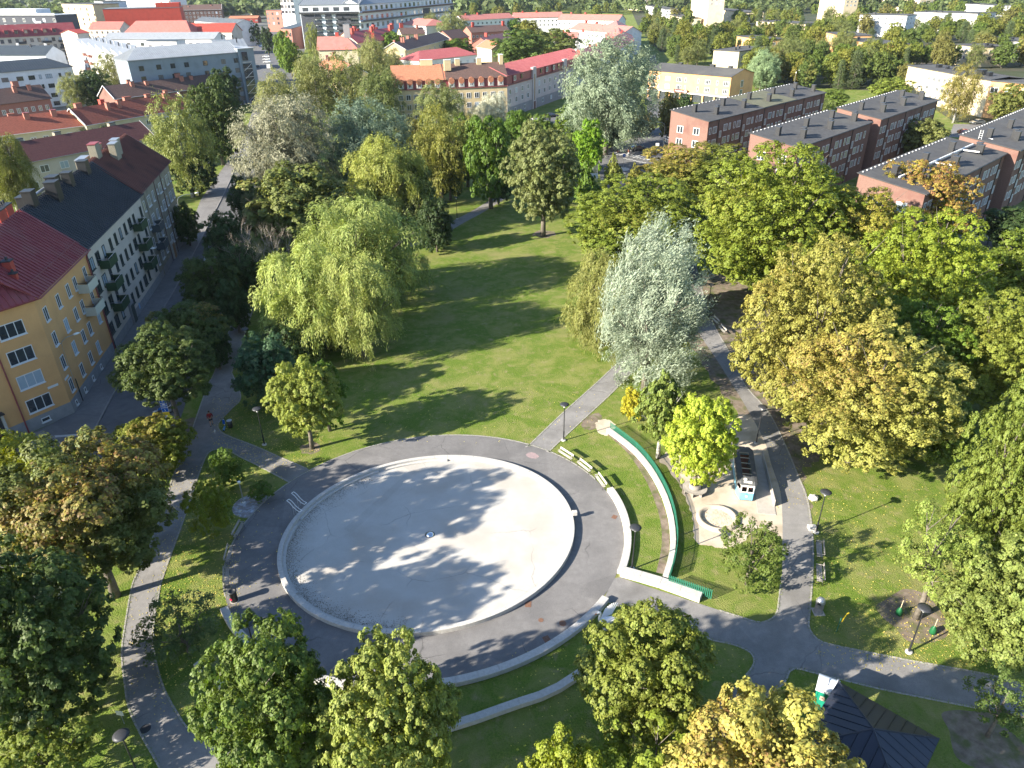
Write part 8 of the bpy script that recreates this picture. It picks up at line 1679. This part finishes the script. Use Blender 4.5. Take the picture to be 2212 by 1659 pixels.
# folded stroller like bundle on the corner grass: two wheeled shopping trolley with blue bag
c_ = gp((560 + 790 * .0904) / 1.302, (1120 + 960 * .0904) / 1.302); o = empty('electric_scooter', c_, R(100)); tag(o, 'blue and white scooter leaning on a small dark bin at the path corner', 'scooter')
MB().box(-.45, .35, -.09, .09, .10, .16).build('deck', mat('scooter_blue', (.10, .32, .60), .4), o)
for x in (-.5, .45): MB().tube([(x, -.03, .11), (x, .03, .11)], .11, 12).build('wheel', M['rubber'], o)
MB().tube([(.45, 0, .12), (.36, 0, 1.1)], .035, 6).build('stem', M['white_paint'], o); MB().tube([(.36, -.28, 1.1), (.36, .28, 1.1)], .022, 6).build('handlebar', M['dark'], o); MB().box(.30, .37, -.12, .12, .45, .95).build('front_panel', M['blue_paint'], o)
o = empty('litter_bin', (c_.x + .55, c_.y + .35, 0)); tag(o, 'small dark bin with a white lid at the corner beside the scooter', 'litter bin', 'litter bins'); MB().lathe([(0, 0), (.24, 0), (.26, .85), (0, .85)], 14).build('body', M['dark'], o, smooth=True); MB().lathe([(.28, .84), (.28, .9), (0, .94)], 14).build('lid', M['steel'], o)
# parcel of street furniture near the yellow house
c_ = gp(*W(0, 1, 790, 1640)); o = empty('parking_meter', (c_.x, c_.y, .12)); tag(o, 'dark parking machine with teal front by the yellow house', 'parking machine'); MB().box(-.25, .25, -.2, .2, 0, 1.5).build('body', M['dark'], o); MB().box(-.2, .2, -.215, -.201, .5, 1.1).build('front', mat('teal_print', (.05, .32, .33), .4), o)
hd_ = G2([(-40, 985), (0, 960), W(0, 2, 140, 500), W(0, 2, 150, 560), (0, 1005)])
hm = MB(); 
rh_ = random.Random(2); hc = []
for i in range(2600): 
    t_ = rh_.random(); p = hd_[1].lerp(hd_[2], t_) + (hd_[4] - hd_[1]) * rh_.random() * (1 - .3 * t_); hc.append((p.x, p.y, rh_.uniform(.1, 1.1)))
hc = np.array(hc); rg = np.random.default_rng(2); o = link('hedge', leaf_mesh('hedge', hc, rg.normal(size=hc.shape) + [0, 0, 1], rg.normal(size=hc.shape), .10, .07, rg.uniform(0, .6, hc.shape))); o.color = (*DARK, 0); tag(o, 'low clipped dark hedge by the yellow house entrance', 'hedge')
# ---- grass growing over the path edges, litter along the pool rim
rg = np.random.default_rng(31); fp_ = []
for d, a, b in cand:
    if d > 95: continue
    k = 15 if d < 60 else 8; nn_ = (b - a).normalized(); nn_ = Vector((-nn_.y, nn_.x))
    for j in range(k): t = rg.random(); q = a.lerp(b, t) + nn_ * rg.normal() * .10; fp_.append((q.x, q.y, .03 + .04 * rg.random()))
fp_ = np.array(fp_); n = len(fp_); ax_ = rg.normal(size=fp_.shape) * .5 + [0, 0, .6]
o = link('grass_fringe', leaf_mesh('grass_fringe', fp_, rg.normal(size=fp_.shape) + [0, 0, .6], ax_, rg.uniform(.03, .065, n), rg.uniform(.010, .022, n), np.stack([rg.uniform(.3, 1, n), np.zeros(n), rg.uniform(0, 1, n)], 1))); o.color = (.11, .15, .022, 0); tag(o, 'grass tufts leaning over the edging stones of the paths', 'grass', kind='stuff')
lt = []
for i in range(3000):
    t = rg.uniform(1.9, 4.4); dd = abs(rg.normal()) * .55 + .68; q = ell(AI - dd, BI - dd, t); lt.append((q.x, q.y, .042))
lt = np.array(lt); n = len(lt); o = link('leaf_litter', leaf_mesh('leaf_litter', lt, rg.normal(size=lt.shape) * .2 + [0, 0, 1], rg.normal(size=lt.shape), rg.uniform(.02, .055, n), rg.uniform(.015, .035, n), np.stack([rg.uniform(0, .5, n), np.full(n, .2), rg.uniform(0, 1, n)], 1))); o.color = (.15, .13, .10, 0); tag(o, 'dark dry litter swept against the left inside rim of the pool', 'leaves', kind='stuff')
# ---- fallen leaves on the grass and paths (nobody could count them)
rg = np.random.default_rng(77); pts = []
for (x0, y0, x1, y1, n, zz) in ((455, 860, 700, 1010, 1500, .03), (340, 1000, 520, 1330, 1300, .03), (1760, 1050, 2150, 1440, 1500, .03), (1650, 900, 1800, 1100, 400, .03), (1850, 1300, 2212, 1450, 700, .03), (330, 1330, 520, 1560, 250, .03), (700, 830, 1290, 960, 300, .03), (280, 1240, 350, 1500, 90, .03), (480, 950, 620, 1040, 160, .03), (490, 1050, 640, 1420, 160, .04), (1100, 1400, 1620, 1650, 350, .03)):
    for i in range(n): p = P(rg.uniform(x0, x1), rg.uniform(y0, y1)); pts.append((p.x, p.y, zz))
pts = np.array(pts); n = len(pts); o = link('fallen_leaves', leaf_mesh('fallen_leaves', pts, rg.normal(size=pts.shape) * .25 + [0, 0, 1], rg.normal(size=pts.shape), rg.uniform(.035, .075, n), rg.uniform(.025, .055, n), np.stack([rg.uniform(.3, 1, n), rg.uniform(.2, 1, n), rg.uniform(0, .7, n)], 1))); o.color = (.42, .36, .10, .35); tag(o, 'yellow and brown leaves scattered on the grass and paths', 'leaves', kind='stuff')
# ---- air: thin haze over the distance
HAZE = 0.00004
hz_ = MB().box(-4400, 4400, -250, 6500, -1, 60).build('haze'); tag(hz_, kind='stuff'); m = bpy.data.materials.new('haze_air'); m.use_nodes = True; t_ = m.node_tree
for n_ in list(t_.nodes):
    if n_.type == 'BSDF_PRINCIPLED': t_.nodes.remove(n_)
pv_ = t_.nodes.new('ShaderNodeVolumePrincipled'); pv_.inputs['Color'].default_value = (.80, .90, 1.0, 1); pv_.inputs['Density'].default_value = HAZE; pv_.inputs['Anisotropy'].default_value = .2; t_.links.new(pv_.outputs[0], t_.nodes['Material Output'].inputs['Volume']); hz_.data.materials.append(m)
